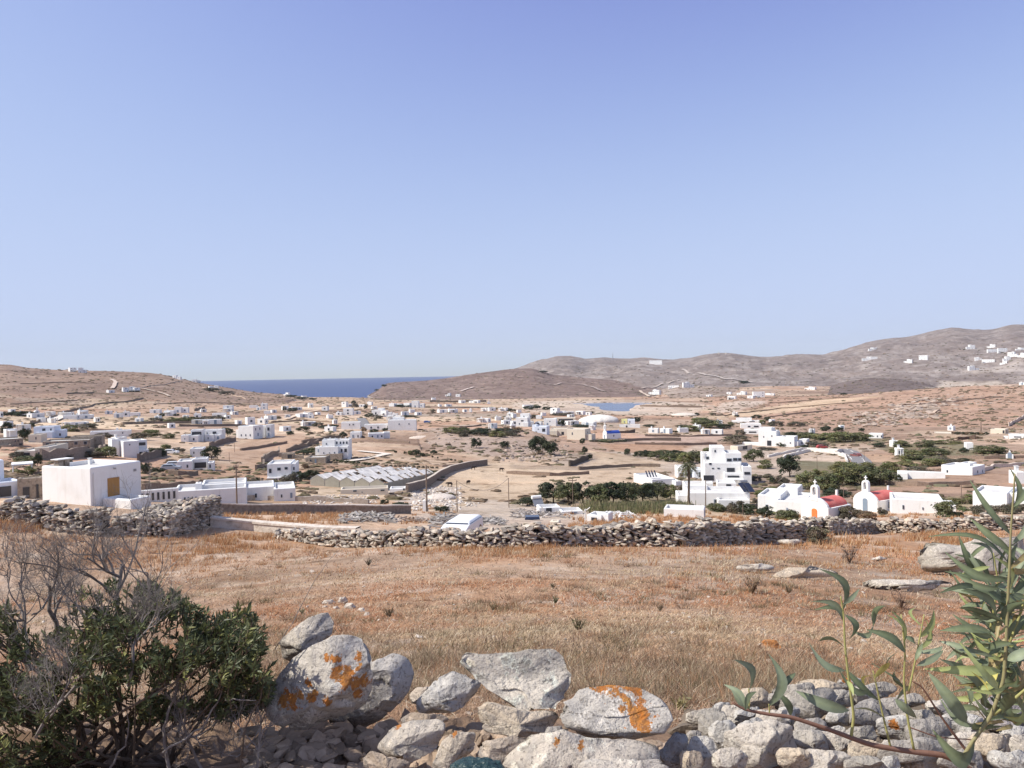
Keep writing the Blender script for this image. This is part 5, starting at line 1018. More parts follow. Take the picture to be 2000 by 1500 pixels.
# rocky outcrops on hills
mb = MB()
for (x0, x1, y0, y1, n, sz, sk) in [(1735, 1830, 790, 818, 170, 5.5, .35), (1660, 1760, 805, 832, 120, 4, .3), (1780, 1870, 778, 800, 110, 4, .3), (1850, 1990, 768, 790, 70, 3, .25), (830, 1010, 836, 866, 110, 1.0, .6), (980, 1110, 868, 902, 190, 1.2, .6)]:
    for i in range(n):
        p = at(rng.uniform(x0, x1), rng.uniform(y0, y1)); w_ = sz*rng.uniform(.35, 1.5)
        if p.y > 1400: continue
        c_ = np.array((.42, .335, .275) if x0 > 1200 else (.40, .32, .265))*rng.uniform(.7, 1.15); add_rock(mb, (p.x, p.y, p.z), (w_*1.9, w_*1.2, w_*sk*1.3), col=c_, lib=MIDROCKS)
o = mb.build('rock_outcrops', M['stone']); tag(o, kind='stuff')
# cows
def cow_mesh():
    Bp = [(-.75, 0, 1.15), (-.3, 0, 1.12), (.35, 0, 1.15), (.72, 0, 1.22), (1.0, 0, 1.05), (1.28, 0, .8)]; vs = list(Bp); ed = [(0, 1), (1, 2), (2, 3), (3, 4), (4, 5)]; rd_ = [(.24, .28), (.3, .36), (.28, .34), (.17, .24), (.13, .15), (.09, .1)]
    for bx, i in ((-.68, 0), (.42, 2)):
        for sg in (-1, 1):
            a = len(vs); vs += [(bx, sg*.2, .8), (bx+(-.06 if i == 0 else .03), sg*.2, .42), (bx+.02, sg*.2, 0)]; ed += [(i, a), (a, a+1), (a+1, a+2)]; rd_ += [(.13, .13), (.06, .06), (.06, .06)]
    a = len(vs); vs += [(-.95, 0, 1.1), (-1.0, 0, .6)]; ed += [(0, a), (a, a+1)]; rd_ += [(.04, .04), (.03, .03)]
    me = bpy.data.meshes.new('cow'); me.from_pydata(vs, ed, []); o = bpy.data.objects.new('cow', me); COL.objects.link(o)
    sk = o.modifiers.new('s', 'SKIN')
    for i, q in enumerate(rd_): me.skin_vertices[0].data[i].radius = q
    me.skin_vertices[0].data[1].use_root = True
    ss = o.modifiers.new('u', 'SUBSURF'); ss.levels = 1; ss.render_levels = 1; me.materials.append(M['cowhide']); return o
cw = cow_mesh()
for i, (px, py, rz_, lab) in enumerate([(925, 918, 20, 'dark cow grazing nearest the end of the curving wall'), (980, 921, -20, 'dark cow standing alone farthest right in the pale field'), (878, 951, 160, 'dark cow grazing lowest in the pale field near the wall'), (915, 947, 60, 'dark cow grazing uphill of the lowest cow in the pale field')]):
    o = cw if i == 0 else cw.copy()
    if i: COL.objects.link(o)
    o.location = at(px, py); o.scale = (.72, .72, .72); o.rotation_euler = (0, 0, rad(rz_)); tag(o, lab, 'cow', 'cows in the pale field')
# ================================================================ vegetation
def leaf_cloud(rg, P, N, size, asp=.5):
    """small four-sided leaf faces at P facing about N"""
    n = len(P); N = N/np.linalg.norm(N, axis=1)[:, None]; A_ = rg.normal(size=(n, 3)); A_ -= (A_*N).sum(1)[:, None]*N; A_ /= np.linalg.norm(A_, axis=1)[:, None]; B_ = np.cross(N, A_)
    s_ = (size*rg.uniform(.6, 1.4, n))[:, None]
    V = np.stack([P-A_*s_, P-B_*s_*asp, P+A_*s_, P+B_*s_*asp+N*s_*.15], 1).reshape(-1, 3)
    return V, np.arange(n*4).reshape(-1, 4)
def crown_mesh(name, seed, col, nclump=26, per=95, leaf=.07, flat=1., var=.35, hollow=.5):
    rg = np.random.default_rng(seed); V = []; Fq = []; Cc = []; n0 = 0; col = np.array(col)
    for c_ in range(nclump):
        th = rg.uniform(0, 6.283); ph = math.acos(rg.uniform(-.65, 1)); rr_ = rg.uniform(hollow, .82)
        ctr = np.array([math.sin(ph)*math.cos(th), math.sin(ph)*math.sin(th), math.cos(ph)*flat])*rr_; ctr[2] = ctr[2]*.95+.02
        cr = rg.uniform(.22, .4); D = rg.normal(size=(per, 3)); D /= np.linalg.norm(D, axis=1)[:, None]; D[:, 2] = np.where(rg.random(per) < .6, np.abs(D[:, 2]), D[:, 2])
        P = ctr + D*cr*rg.uniform(.55, 1.08, per)[:, None]*np.array([1, 1, .8])
        v, f = leaf_cloud(rg, P, D+rg.normal(size=D.shape)*.45, leaf, .55); V.append(v); Fq.append(f+n0); n0 += len(v)
        cc = col*rg.uniform(1-var, 1+var)*np.array([rg.uniform(.9, 1.15), 1, rg.uniform(.85, 1.1)]); Cc.append(np.repeat(cc[None]*rg.uniform(.75, 1.25, per)[:, None], 4, 0))
    V = np.concatenate(V); V[:, 2] = V[:, 2]-V[:, 2].min()
    V[:, 2] /= V[:, 2].max()
    return mesh_np(name, V, np.concatenate(Fq), M['leaf'], np.concatenate(Cc))
VC = {'D': (.046, .057, .029), 'O': (.165, .165, .07), 'G': (.15, .13, .09), 'B': (.19, .13, .075), 'M': (.115, .122, .055)}
CR = {k: [crown_mesh('crown', 100+i*7+ord(k), c) for i in range(3)] for k, c in VC.items()}
def trunk_mesh(h=.35):
    mb = MB(); mb.tube([(0, 0, -.3), (.02, .01, h*.5), (.03, 0, h)], [.07, .055, .045], 7)
    for a in range(5):
        t = a*1.26+.3; mb.tube([(.03, 0, h*.8), (.22*math.cos(t), .22*math.sin(t), h*1.4), (.5*math.cos(t), .5*math.sin(t), h*1.8+.1*(a % 2))], [.04, .028, .012], 5)
    return mb.mesh('trunk', M['bark'])
TR = trunk_mesh()
VR = random.Random(11)
def bush(px, py, w_, h_, kind, label, group, tree=False, cat=None):
    p = at(px, py); s = mpp(p); root = empty('tree' if tree else 'shrub', p, VR.uniform(0, 6.28), None)
    W = w_*s/2*1.08; H = h_*s*1.05; tag(root, label, cat or ('tree' if tree else 'shrub'), group)
    D_ = W*VR.uniform(.75, 1.0); cz = .04*H if tree else -.08*H
    c = obj('crown', VR.choice(CR[kind]), root, (0, 0, cz), 0, (W, D_ if D_ < 14 else 14, H-cz)); root.location.y += min(D_, 14)*.6; root.location.z = float(terr(np.array([root.location.x]), np.array([root.location.y]))[0]) if not tree else root.location.z
    # keep the foot on the slope where the photo shows it
    t = obj('trunk' if tree else 'stem', TR, root, (0, 0, 0), 0, (W*.8, W*.8, H*(.75 if tree else .5)))
    return root
PL = [
 (1053, 889, 42, 36, 'D', 1, 'big round dark evergreen, left of the pair on the bare knoll'), (1076, 891, 34, 28, 'D', 1, 'dark evergreen, right of the pair on the bare knoll'),
 (930, 876, 23, 20, 'D', 0, 'single round dark shrub at left of the bare knoll'), (986, 876, 22, 14, 'D', 0, 'grey-green low shrub midway on the bare knoll'),
 (1143, 886, 14, 14, 'D', 0, 'upper round shrub beside the pale field'), (1153, 898, 13, 11, 'D', 0, 'lower round shrub beside the pale field'), (1138, 868, 12, 12, 'D', 0, 'small dark shrub below the beige building'),
 (1097, 834, 16, 14, 'D', 1, 'round dark tree in the middle of the village'), (1475, 902, 42, 24, 'M', 1, 'green tree mass right behind the hotel'), (1497, 916, 34, 18, 'O', 0, 'olive shrub right of the hotel'),
 (1440, 868, 60, 17, 'G', 0, 'wide grey-brown thicket left of the tall white house'), (1447, 849, 26, 9, 'G', 0, 'grey scrub left of the lowest white terrace'),
 (1548, 932, 56, 42, 'D', 1, 'big dark round tree above the lane, right of the hotel'), (1530, 952, 28, 22, 'G', 1, 'brown-green tree at the lane below the big dark tree'),
 (409, 898, 42, 26, 'D', 1, 'dark spreading tree beside the plain white cube house'), (442, 852, 24, 17, 'D', 1, 'round dark tree between the left cottages and the balcony house'),
 (283, 926, 26, 22, 'D', 0, 'round green shrub right of the white cube house roof'), (305, 925, 26, 12, 'D', 0, 'low shrubs right of the round green shrub'),
 (1440, 1004, 36, 26, 'G', 0, 'round grey-green shrub in front of the solar panel house'), (1668, 1021, 52, 34, 'G', 0, 'grey-green bush against the side of the nearer chapel'), (1726, 1009, 20, 17, 'G', 0, 'small round shrub in front of the farther chapel'),
 (70, 914, 22, 28, 'D', 1, 'dark tree in the garden at far left'), (236, 880, 20, 18, 'D', 1, 'dark tree in front of the double veranda house'), (10, 848, 24, 24, 'D', 1, 'dark tree cut by the left edge'), (45, 863, 24, 26, 'D', 1, 'dark tree between the pinkish house and white house at far left'), (60, 838, 14, 12, 'D', 1, 'small brown-green tree above the blue-white villa'),
 (503, 944, 9, 12, 'D', 0, 'small dark shrub left of the square white house'), (1886, 885, 20, 11, 'D', 0, 'dark round shrub on the right plain'), (1757, 941, 17, 14, 'D', 0, 'dark round shrub at the end of the long white wall'),
 (1945, 887, 66, 17, 'M', 0, 'wide dark green grove on the right plain'),
]
for px, py, w_, h_, kd, tr_, lab in PL: bush(px, py, w_, h_, kd, lab, 'shrubs and trees of the plain', bool(tr_))
ROWS = [  # hedges and groves: every crown a shrub of its own
 ('dark hedge trees in front of the pale field', 'tree', [(1082, 985, 62, 40, 'D'), (1112, 987, 60, 42, 'M'), (1140, 986, 60, 42, 'D'), (1170, 987, 62, 40, 'M'), (1200, 986, 62, 42, 'D'), (1230, 985, 62, 41, 'M'), (1258, 983, 62, 40, 'D'), (1288, 979, 62, 36, 'M'), (1030, 989, 42, 15, 'D'), (1312, 975, 40, 26, 'O')]),
 ('green shrubs in the belt left of the palm crown', 'shrub', [(1226, 889, 18, 13, 'D'), (1246, 893, 16, 11, 'D'), (1262, 892, 30, 12, 'D'), (1285, 897, 36, 16, 'M'), (1312, 902, 42, 19, 'M'), (1338, 906, 44, 22, 'O'), (1362, 905, 42, 26, 'M'), (1386, 890, 30, 15, 'O'), (1325, 892, 40, 12, 'D'), (1298, 888, 34, 9, 'M')]),
 ('olive green grove behind the red vaulted chapels', 'tree', [(1585, 958, 62, 34, 'O'), (1622, 962, 62, 34, 'M'), (1652, 948, 62, 34, 'O'), (1692, 950, 70, 36, 'M'), (1728, 948, 60, 32, 'M'), (1742, 928, 50, 22, 'O'), (1605, 938, 44, 20, 'O'), (1660, 926, 60, 22, 'O'), (1700, 924, 50, 20, 'O'), (1572, 946, 30, 26, 'O')]),
 ('long low grove above the walled field', 'shrub', [(1555, 855, 40, 11, 'D'), (1582, 857, 44, 13, 'M'), (1612, 860, 50, 15, 'O'), (1648, 864, 66, 20, 'O'), (1690, 862, 56, 17, 'M'), (1615, 842, 21, 10, 'D'), (1641, 843, 24, 9, 'D'), (1684, 843, 15, 7, 'D'), (1520, 832, 40, 10, 'G'), (1560, 833, 40, 9, 'G'), (1600, 873, 46, 9, 'G'), (1722, 874, 32, 9, 'D')]),
 ('green thickets on the right plain', 'shrub', [(1768, 874, 42, 13, 'O'), (1812, 874, 44, 13, 'M'), (1790, 899, 52, 20, 'O'), (1832, 892, 58, 18, 'M'), (1770, 916, 62, 18, 'O'), (1830, 911, 54, 15, 'O'), (1760, 889, 40, 14, 'O'), (1860, 868, 60, 8, 'O'), (1800, 924, 60, 12, 'G'), (1855, 905, 50, 10, 'G')]),
 ('scrub around the red vaulted chapels', 'shrub', [(1547, 1019, 50, 24, 'M'), (1500, 1012, 40, 22, 'D'), (1462, 1006, 40, 22, 'D'), (1405, 1000, 44, 16, 'M'), (1530, 1014, 34, 18, 'O'), (1698, 1022, 42, 24, 'B'), (1642, 972, 56, 16, 'D'), (1870, 1010, 72, 30, 'M'), (1935, 1008, 60, 24, 'G'), (1990, 1004, 50, 22, 'G'), (1840, 990, 60, 18, 'O'), (1895, 985, 60, 18, 'O'), (1780, 982, 60, 14, 'O'), (1600, 1000, 30, 14, 'G'), (1480, 986, 20, 12, 'G')]),
 ('green scrub across the top of the bare knoll', 'shrub', [(880, 847, 36, 12, 'O'), (905, 848, 42, 12, 'M'), (938, 851, 50, 13, 'D'), (970, 854, 40, 12, 'O'), (1000, 852, 36, 12, 'G'), (905, 853, 30, 12, 'G'), (985, 846, 50, 8, 'D')]),
 ('low green hedge on the left plain', 'shrub', [(300, 823, 30, 7, 'G'), (330, 825, 38, 10, 'O'), (360, 826, 42, 12, 'M'), (390, 823, 40, 10, 'G'), (418, 821, 34, 9, 'G'), (315, 815, 12, 8, 'D'), (343, 813, 12, 5, 'D')]),
 ('grey-green garden shrubs of the left houses', 'shrub', [(290, 854, 38, 15, 'O'), (268, 860, 40, 15, 'G'), (325, 857, 28, 10, 'M'), (320, 884, 26, 16, 'O'), (300, 888, 32, 14, 'D'), (312, 892, 20, 14, 'D'), (200, 894, 44, 22, 'O'), (208, 882, 30, 14, 'D'), (130, 843, 44, 14, 'O'), (165, 839, 44, 12, 'G'), (15, 813, 36, 10, 'D'), (42, 814, 40, 11, 'D'), (45, 927, 34, 16, 'O'), (40, 902, 50, 12, 'M'), (160, 893, 60, 14, 'G'), (115, 896, 50, 10, 'G'), (345, 884, 30, 10, 'G'), (28, 893, 30, 12, 'G'), (195, 856, 36, 10, 'G'), (330, 905, 26, 8, 'B'), (470, 942, 20, 8, 'M'), (490, 946, 24, 10, 'G')]),
 ('shrubs beside the greenhouses and square white house', 'shrub', [(580, 941, 30, 20, 'D'), (606, 938, 34, 20, 'D'), (562, 944, 40, 18, 'G'), (655, 926, 16, 10, 'D'), (595, 918, 16, 12, 'B'), (735, 920, 18, 7, 'D'), (605, 884, 30, 10, 'M'), (590, 889, 36, 10, 'D'), (750, 985, 20, 9, 'D'), (780, 992, 40, 10, 'D'), (862, 1001, 34, 13, 'D')]),
 ('line of small round shrubs along the bare slope', 'shrub', [(772, 885, 7, 5, 'D'), (791, 887, 8, 6, 'D'), (802, 889, 16, 9, 'M'), (813, 890, 22, 12, 'D'), (824, 892, 12, 8, 'D'), (833, 890, 8, 5, 'B'), (847, 888, 16, 9, 'D'), (844, 894, 6, 5, 'B'), (855, 896, 5, 4, 'D'), (874, 898, 5, 4, 'D'), (881, 900, 6, 4, 'D'), (889, 901, 5, 4, 'D'), (902, 904, 6, 4, 'G'), (875, 870, 14, 4, 'B'), (835, 882, 10, 3, 'B')]),
 ('vine row below the villa with stone base', 'shrub', [(655+i*11, 903+i*1.1, 13, 6, 'M' if i % 2 else 'D') for i in range(8)] + [(754+i*9, 911+i*.4, 8, 4, 'G') for i in range(12)]),
 ('shrubs between the compound houses', 'shrub', [(669, 855, 18, 12, 'D'), (729, 846, 19, 8, 'D'), (711, 843, 12, 9, 'B'), (735, 818, 26, 8, 'G'), (720, 816, 20, 9, 'D'), (640, 838, 44, 8, 'D'), (620, 833, 30, 8, 'G'), (590, 842, 28, 9, 'D'), (566, 850, 18, 8, 'D'), (605, 848, 12, 5, 'B'), (570, 805, 22, 9, 'D'), (555, 803, 10, 10, 'D'), (540, 818, 18, 5, 'G'), (692, 796, 18, 8, 'G'), (714, 799, 9, 8, 'D'), (690, 790, 10, 8, 'D'), (752, 842, 14, 6, 'D'), (790, 795, 40, 5, 'D'), (820, 793, 22, 4, 'D'), (845, 808, 12, 8, 'G'), (800, 815, 30, 4, 'D')]),
 ('dark garden shrubs in and around the village', 'shrub', [(1040, 800, 40, 8, 'D'), (1070, 801, 24, 7, 'D'), (1000, 804, 20, 5, 'D'), (960, 800, 24, 5, 'M'), (990, 802, 22, 5, 'D'), (1040, 817, 30, 7, 'G'), (1100, 812, 50, 5, 'G'), (1150, 808, 30, 4, 'D'), (1245, 826, 16, 12, 'D'), (1000, 842, 44, 9, 'B'), (1235, 823, 8, 8, 'D'), (1190, 864, 60, 5, 'M'), (1215, 863, 30, 4, 'D'), (1160, 863, 24, 4, 'G'), (1136, 834, 60, 4, 'D')]),
 ('green shrubs of the cottages right of the blue chapel', 'shrub', [(1350, 843, 50, 12, 'O'), (1385, 836, 62, 18, 'M'), (1370, 828, 44, 12, 'O'), (1415, 838, 34, 10, 'D'), (1335, 839, 30, 9, 'D'), (1428, 832, 20, 8, 'O'), (1270, 834, 30, 5, 'D'), (1480, 818, 22, 8, 'D'), (1490, 830, 20, 10, 'O'), (1440, 815, 10, 5, 'D'), (1500, 822, 14, 8, 'D'), (1362, 812, 10, 6, 'D'), (1395, 812, 14, 6, 'G'), (1380, 845, 8, 5, 'D'), (1320, 845, 14, 4, 'D')]),
 ('shrubs and garden trees around the hotel', 'shrub', [(1388, 938, 26, 14, 'O'), (1480, 940, 24, 10, 'G'), (1500, 934, 30, 8, 'G'), (1490, 972, 34, 14, 'O'), (1510, 965, 36, 14, 'O'), (1345, 962, 40, 14, 'G'), (1365, 984, 20, 18, 'G'), (1350, 998, 30, 12, 'G'), (1512, 945, 16, 14, 'D'), (1400, 960, 20, 6, 'G'), (1305, 962, 16, 6, 'G'), (1500, 880, 40, 6, 'G'), (1530, 874, 14, 7, 'D'), (1575, 876, 18, 7, 'D'), (1585, 869, 20, 7, 'D'), (1513, 862, 18, 14, 'G'), (1525, 872, 16, 8, 'D')]),
 ('scrub on the low shore and hill feet', 'shrub', [(410, 764, 40, 7, 'G'), (440, 770, 40, 7, 'G'), (565, 776, 26, 5, 'D'), (588, 780, 30, 5, 'D'), (610, 781, 16, 4, 'D'), (750, 756, 12, 5, 'D'), (735, 764, 10, 4, 'D'), (255, 766, 30, 3, 'G'), (1455, 749, 22, 5, 'D'), (1650, 771, 18, 4, 'D'), (1060, 728, 22, 4, 'D'), (1280, 768, 12, 3, 'G')]),
 ('hedge along the terrace of the right slope', 'shrub', [(1862+i*9.5, 849+i*.1, 12, 6, 'D' if i % 3 else 'B') for i in range(8)]+[(1905, 857, 30, 5, 'B'), (1880, 858, 24, 5, 'B'), (1870, 905, 28, 8, 'G'), (1885, 903, 24, 8, 'D'), (1960, 905, 30, 4, 'G'), (1935, 973, 30, 8, 'G')]),
]
SH = dict(zip([r_[0] for r_ in ROWS], ['dark hedge before the pale field', 'belt left of the palm', 'grove behind the red chapels', 'grove above the walled field', 'thickets of the right plain', 'scrub around the red chapels', 'scrub atop the bare knoll', 'green hedge of the left plain', 'gardens of the left houses', 'bushes beside the greenhouses', 'line along the bare slope', 'vine rows below the villa', 'gardens around the white compound', 'village gardens', 'gardens right of the blue chapel', 'gardens around the hotel', 'scrub on shore and hill feet', 'terrace hedge on the right slope']))
for where, cat_, lst in ROWS:
    lst = sorted(lst, key=lambda q: q[0]); n_ = len(lst)
    for i, (px, py, w_, h_, kd) in enumerate(lst):
        pos = 'leftmost' if i == 0 else 'rightmost' if i == n_-1 else (ORD[i]+' from left')
        cn = {'D': 'dark green', 'O': 'olive green', 'G': 'grey-green', 'B': 'brownish', 'M': 'green'}[kd]
        bush(px, py, w_, h_, kd, '%s %s, %s in the %s' % (cn, cat_, pos, SH[where]), where, cat_ == 'tree')
# palm
def palm():
    p = at(1346, 996); s = mpp(p); H = 86*s; root = empty('palm_tree', p); tag(root, 'tall palm with thin dark trunk and ragged crown beside the hotel', 'palm')
    mb = MB(); mb.tube([(0, 0, -.4), (-.05, 0, H*.3), (.05, 0, H*.7), (0, 0, H)], [.3, .19, .17, .26], 9); mb.build('trunk', M['bark'], root)
    rg = np.random.default_rng(2)
    fr = MB(); R_ = 24*s
    for i in range(44):
        a = rg.uniform(0, 6.28); up = rg.uniform(-.5, 1.15); L_ = R_*rg.uniform(.75, 1.25); pts = []
        for t in np.linspace(0, 1, 8): pts.append((math.cos(a)*L_*t*math.cos(up*.8), math.sin(a)*L_*t*math.cos(up*.8), H+L_*(math.sin(up)*t-.85*t*t)))
        pts = np.array(pts); fr.tube(pts, np.linspace(.05, .012, 8), 4, c=(.16, .15, .08), cap=False)
        T = np.gradient(pts, axis=0); col = np.array((.10, .115, .05) if up > -.05 else (.26, .19, .11))*rg.uniform(.7, 1.3)
        for j in range(34):
            t = rg.uniform(.12, 1); k_ = min(6, int(t*7)); f = t*7-k_; b = pts[k_]*(1-f)+pts[k_+1]*f; d = T[k_]/np.linalg.norm(T[k_]); sd_ = np.cross(d, (0, 0, 1.)); sd_ /= np.linalg.norm(sd_)+1e-6
            o_ = (sd_*(1 if j % 2 else -1)*.8+d*.7+np.array((0, 0, rg.uniform(-.5, .15)))); o_ /= np.linalg.norm(o_); ll = .5*(1-.45*t)*R_/1.7; w_ = d*.03
            fr.add([b-w_, b+w_, b+o_*ll+w_*.3, b+o_*ll-w_*.3], [(0, 1, 2, 3)], c=col)
    fr.build('frond', M['leaf'], root)
    root.children[-1].name = 'crown'
palm()
# reeds
mb_v = []; rg = np.random.default_rng(5); n = 9000
xs = []
for i in range(220):
    p = at(1335-190*rg.random()**1.3, rg.uniform(994, 1003)); k_ = 42; q = np.c_[rg.normal(p.x, .9, k_), rg.normal(p.y, 1.2, k_), np.full(k_, p.z)]; h_ = rg.uniform(.5, 1.35)*np.ones(k_)*rg.uniform(.6, 1.2, k_); xs.append(np.c_[q, h_])
xs = np.concatenate(xs); n = len(xs); ln = rg.normal(0, .22, (n, 2))*xs[:, 3:4]; wv = rg.normal(size=(n, 2)); wv = wv/np.linalg.norm(wv, axis=1)[:, None]*.05
P0 = xs[:, :3]; P1 = P0+np.c_[ln, xs[:, 3]]; Wv = np.c_[wv, np.zeros(n)]; V = np.stack([P0-Wv, P0+Wv, P1+Wv*.4, P1-Wv*.4], 1).reshape(-1, 3)
cc = np.array([(.25, .22, .12), (.20, .20, .10), (.14, .16, .07), (.33, .27, .16)])[rg.integers(0, 4, n)]*rg.uniform(.7, 1.2, (n, 1))
o = obj('reeds', mesh_np('reeds', V, np.arange(n*4).reshape(-1, 4), M['grassm'], np.repeat(cc, 4, 0))); tag(o, kind='stuff')
# low scrub speckling the plain and the hills: one mass
def scrub():
    rg = np.random.default_rng(9); n = 30000
    px = rg.uniform(-60, 2060, n); r = np.exp(rg.uniform(math.log(120), math.log(3200), n)); th = np.arctan((px-1000)/1500.)
    x = r*np.sin(th); y = r*np.cos(th); z, k_, b_ = terr(x, y, True)
    d = fbm(x/45, y/45, 301, 4, .6)+.35*fbm(x/9, y/9, 302, 2); pr = np.where(k_ > 0, .62, .2)+d*1.0
    m = (rg.random(n) < pr) & (z > -57)
    for P, c in FIELDS[:7]:
        W = [at_xy(*q) for q in P]; m &= (poly_sd(x, y, W) < 0) | (rg.random(n) < .06)
    m &= ~(RES(x, y) > -8)
    x, y, z, k_, r = x[m], y[m], z[m], k_[m], r[m]; n = len(x)
    s_ = rg.uniform(.25, .8, n)*(1+r/900.); V0, F0 = ICO[1]
    J = 1+.35*rg.normal(size=(n, 1, 1))*0+.3*rg.normal(size=(n, len(V0), 1)).clip(-1, 1)
    V = V0[None]*J*np.stack([s_*rg.uniform(.9, 1.8, n), s_*rg.uniform(.7, 1.3, n), s_*.45], -1)[:, None]+np.stack([x, y, z+s_*.1], -1)[:, None]
    Fq = (F0[None]+(np.arange(n)*len(V0))[:, None, None]).reshape(-1, 3)
    pc = np.array([(.15, .11, .075), (.20, .145, .10), (.12, .10, .06), (.25, .185, .13), (.13, .12, .075)]); c = pc[rg.integers(0, 5, n)]*rg.uniform(.75, 1.25, (n, 1))
    dk = np.isin(k_, (2, 3, 5)); c[dk] = c[dk]*.9+.02
    o = obj('scrub', mesh_np('scrub', V.reshape(-1, 3), Fq, M['leafmatte'], np.repeat(c, len(V0), 0))); tag(o, kind='stuff')
M['leafmatte'] = mat('low_scrub', attr=True, rough=.9, spec=.05)
scrub()
# ================================================================ dry grass of the near field
def grass():
    rg = np.random.default_rng(21); n = 620000
    u = rg.uniform(0, 1, n); r = 1/((1/3.2)*(1-u)+(1/40.)*u); th = rg.uniform(-.66, .66, n)
    x = r*np.sin(th); y = r*np.cos(th)
    # drift the blades together along a warped field so that they mat instead of standing in rows
    for sc, am in ((.9, .22), (.28, .09)):
        g_ = sc*(.5+r*.05); x = x+am*(.6+r*.05)*fbm(x/g_, y/g_, 411, 3)*1.6; y = y+am*(.6+r*.05)*fbm(x/g_, y/g_, 412, 3)*1.6
    p1 = fbm(x/4.5, y/3.2, 401, 4, .6); p2 = fbm(x/1.1, y/1.1, 402, 3); p3 = fbm(x/8, y/5, 403, 3)
    keep = rg.random(n) < np.clip(.78+p1*1.5+p2*.5, .22, 1); x, y, r, p1, p2, p3 = (a[keep] for a in (x, y, r, p1, p2, p3)); n = len(x)
    z = terr(x, y)
    h = (.018+.04*rg.random(n)**3+.05*np.clip(p3+.2, 0, 1)*rg.random(n)**2)*(1+np.clip(r-6, 0, 30)*.05)
    wd = .0009+r*.00036
    a = rg.uniform(0, 6.283, n); wx, wy = np.cos(a)*wd, np.sin(a)*wd
    lx, ly = rg.normal(.3, 1.0, n)*h, rg.normal(0, .8, n)*h
    P0 = np.c_[x, y, z-.01]; W = np.c_[wx, wy, np.zeros(n)]; Pm = P0+np.c_[lx*.35, ly*.35, h*.62]; P1 = P0+np.c_[lx*1.15, ly*1.15, h*rg.uniform(.75, 1.05, n)]
    V = np.stack([P0-W, P0+W, Pm+W*.8, Pm-W*.8, P1], 1).reshape(-1, 3); i0 = np.arange(n)*5
    F4 = np.stack([i0, i0+1, i0+2, i0+3], -1); F3 = np.stack([i0+3, i0+2, i0+4], -1)
    OR = np.array((.50, .26, .145)); ST = np.array((.60, .465, .31)); GR = np.array((.46, .35, .255)); BR = np.array((.24, .155, .10))
    w1 = np.clip(.55+p3*3.2+p2*.4, 0, 1)[:, None]; c = ST*(1-w1)+OR*w1; w2 = np.clip(-p1*2.6, 0, .7)[:, None]; c = c*(1-w2)+GR*w2
    pick = rg.random(n); c[pick < .12] = (.72, .62, .46); c[(pick > .12) & (pick < .26)] = BR; c[(pick > .985)] = (.2, .2, .09); c *= rg.uniform(.7, 1.2, (n, 1))
    o = obj('dry_grass', mesh_np('dry_grass', V, [F4, F3], M['grassm'], np.repeat(c, 5, 0))); tag(o, kind='stuff')
grass()
def tussocks():
    rg = np.random.default_rng(24); m = 3600; u = rg.uniform(0, 1, m); r = 1/((1/3.6)*(1-u)+(1/38.)*u); th = rg.uniform(-.64, .64, m); x = r*np.sin(th); y = r*np.cos(th)
    k_ = rg.random(m) < np.clip(.45+fbm(x/5, y/4, 421, 3)*1.6, .05, 1); x, y, r = x[k_], y[k_], r[k_]; m = len(x); nb = 46
    cl = np.array([(.22, .15, .10), (.30, .21, .14), (.40, .22, .12), (.50, .40, .27), (.30, .23, .15), (.19, .155, .085)])[rg.integers(0, 6, m)]
    S_ = rg.uniform(.06, .17, m)*(1+np.clip(r-8, 0, 30)*.03); X = np.repeat(x, nb)+rg.normal(0, 1, m*nb)*np.repeat(S_*.55, nb); Y = np.repeat(y, nb)+rg.normal(0, 1, m*nb)*np.repeat(S_*.55, nb); n = m*nb
    z = terr(X, Y); H = np.repeat(S_, nb)*rg.uniform(.5, 1.15, n); a = rg.uniform(0, 6.28, n); W = np.c_[np.cos(a), np.sin(a), np.zeros(n)]*(.0009+np.repeat(r, nb)*.00034)[:, None]
    dx = (X-np.repeat(x, nb))/np.repeat(S_, nb); dy = (Y-np.repeat(y, nb))/np.repeat(S_, nb); P0 = np.c_[X, Y, z-.01]; P1 = P0+np.c_[(dx*.8+rg.normal(.1, .3, n))*H, (dy*.8+rg.normal(0, .3, n))*H, H*.9]
    V = np.stack([P0-W, P0+W, P1], 1).reshape(-1, 3); c = np.repeat(cl, nb, 0)*rg.uniform(.6, 1.3, (n, 1))
    o = obj('dry_tussocks', mesh_np('dry_tussocks', V, np.arange(n*3).reshape(-1, 3), M['grassm'], np.repeat(c, 3, 0))); tag(o, kind='stuff')
tussocks()
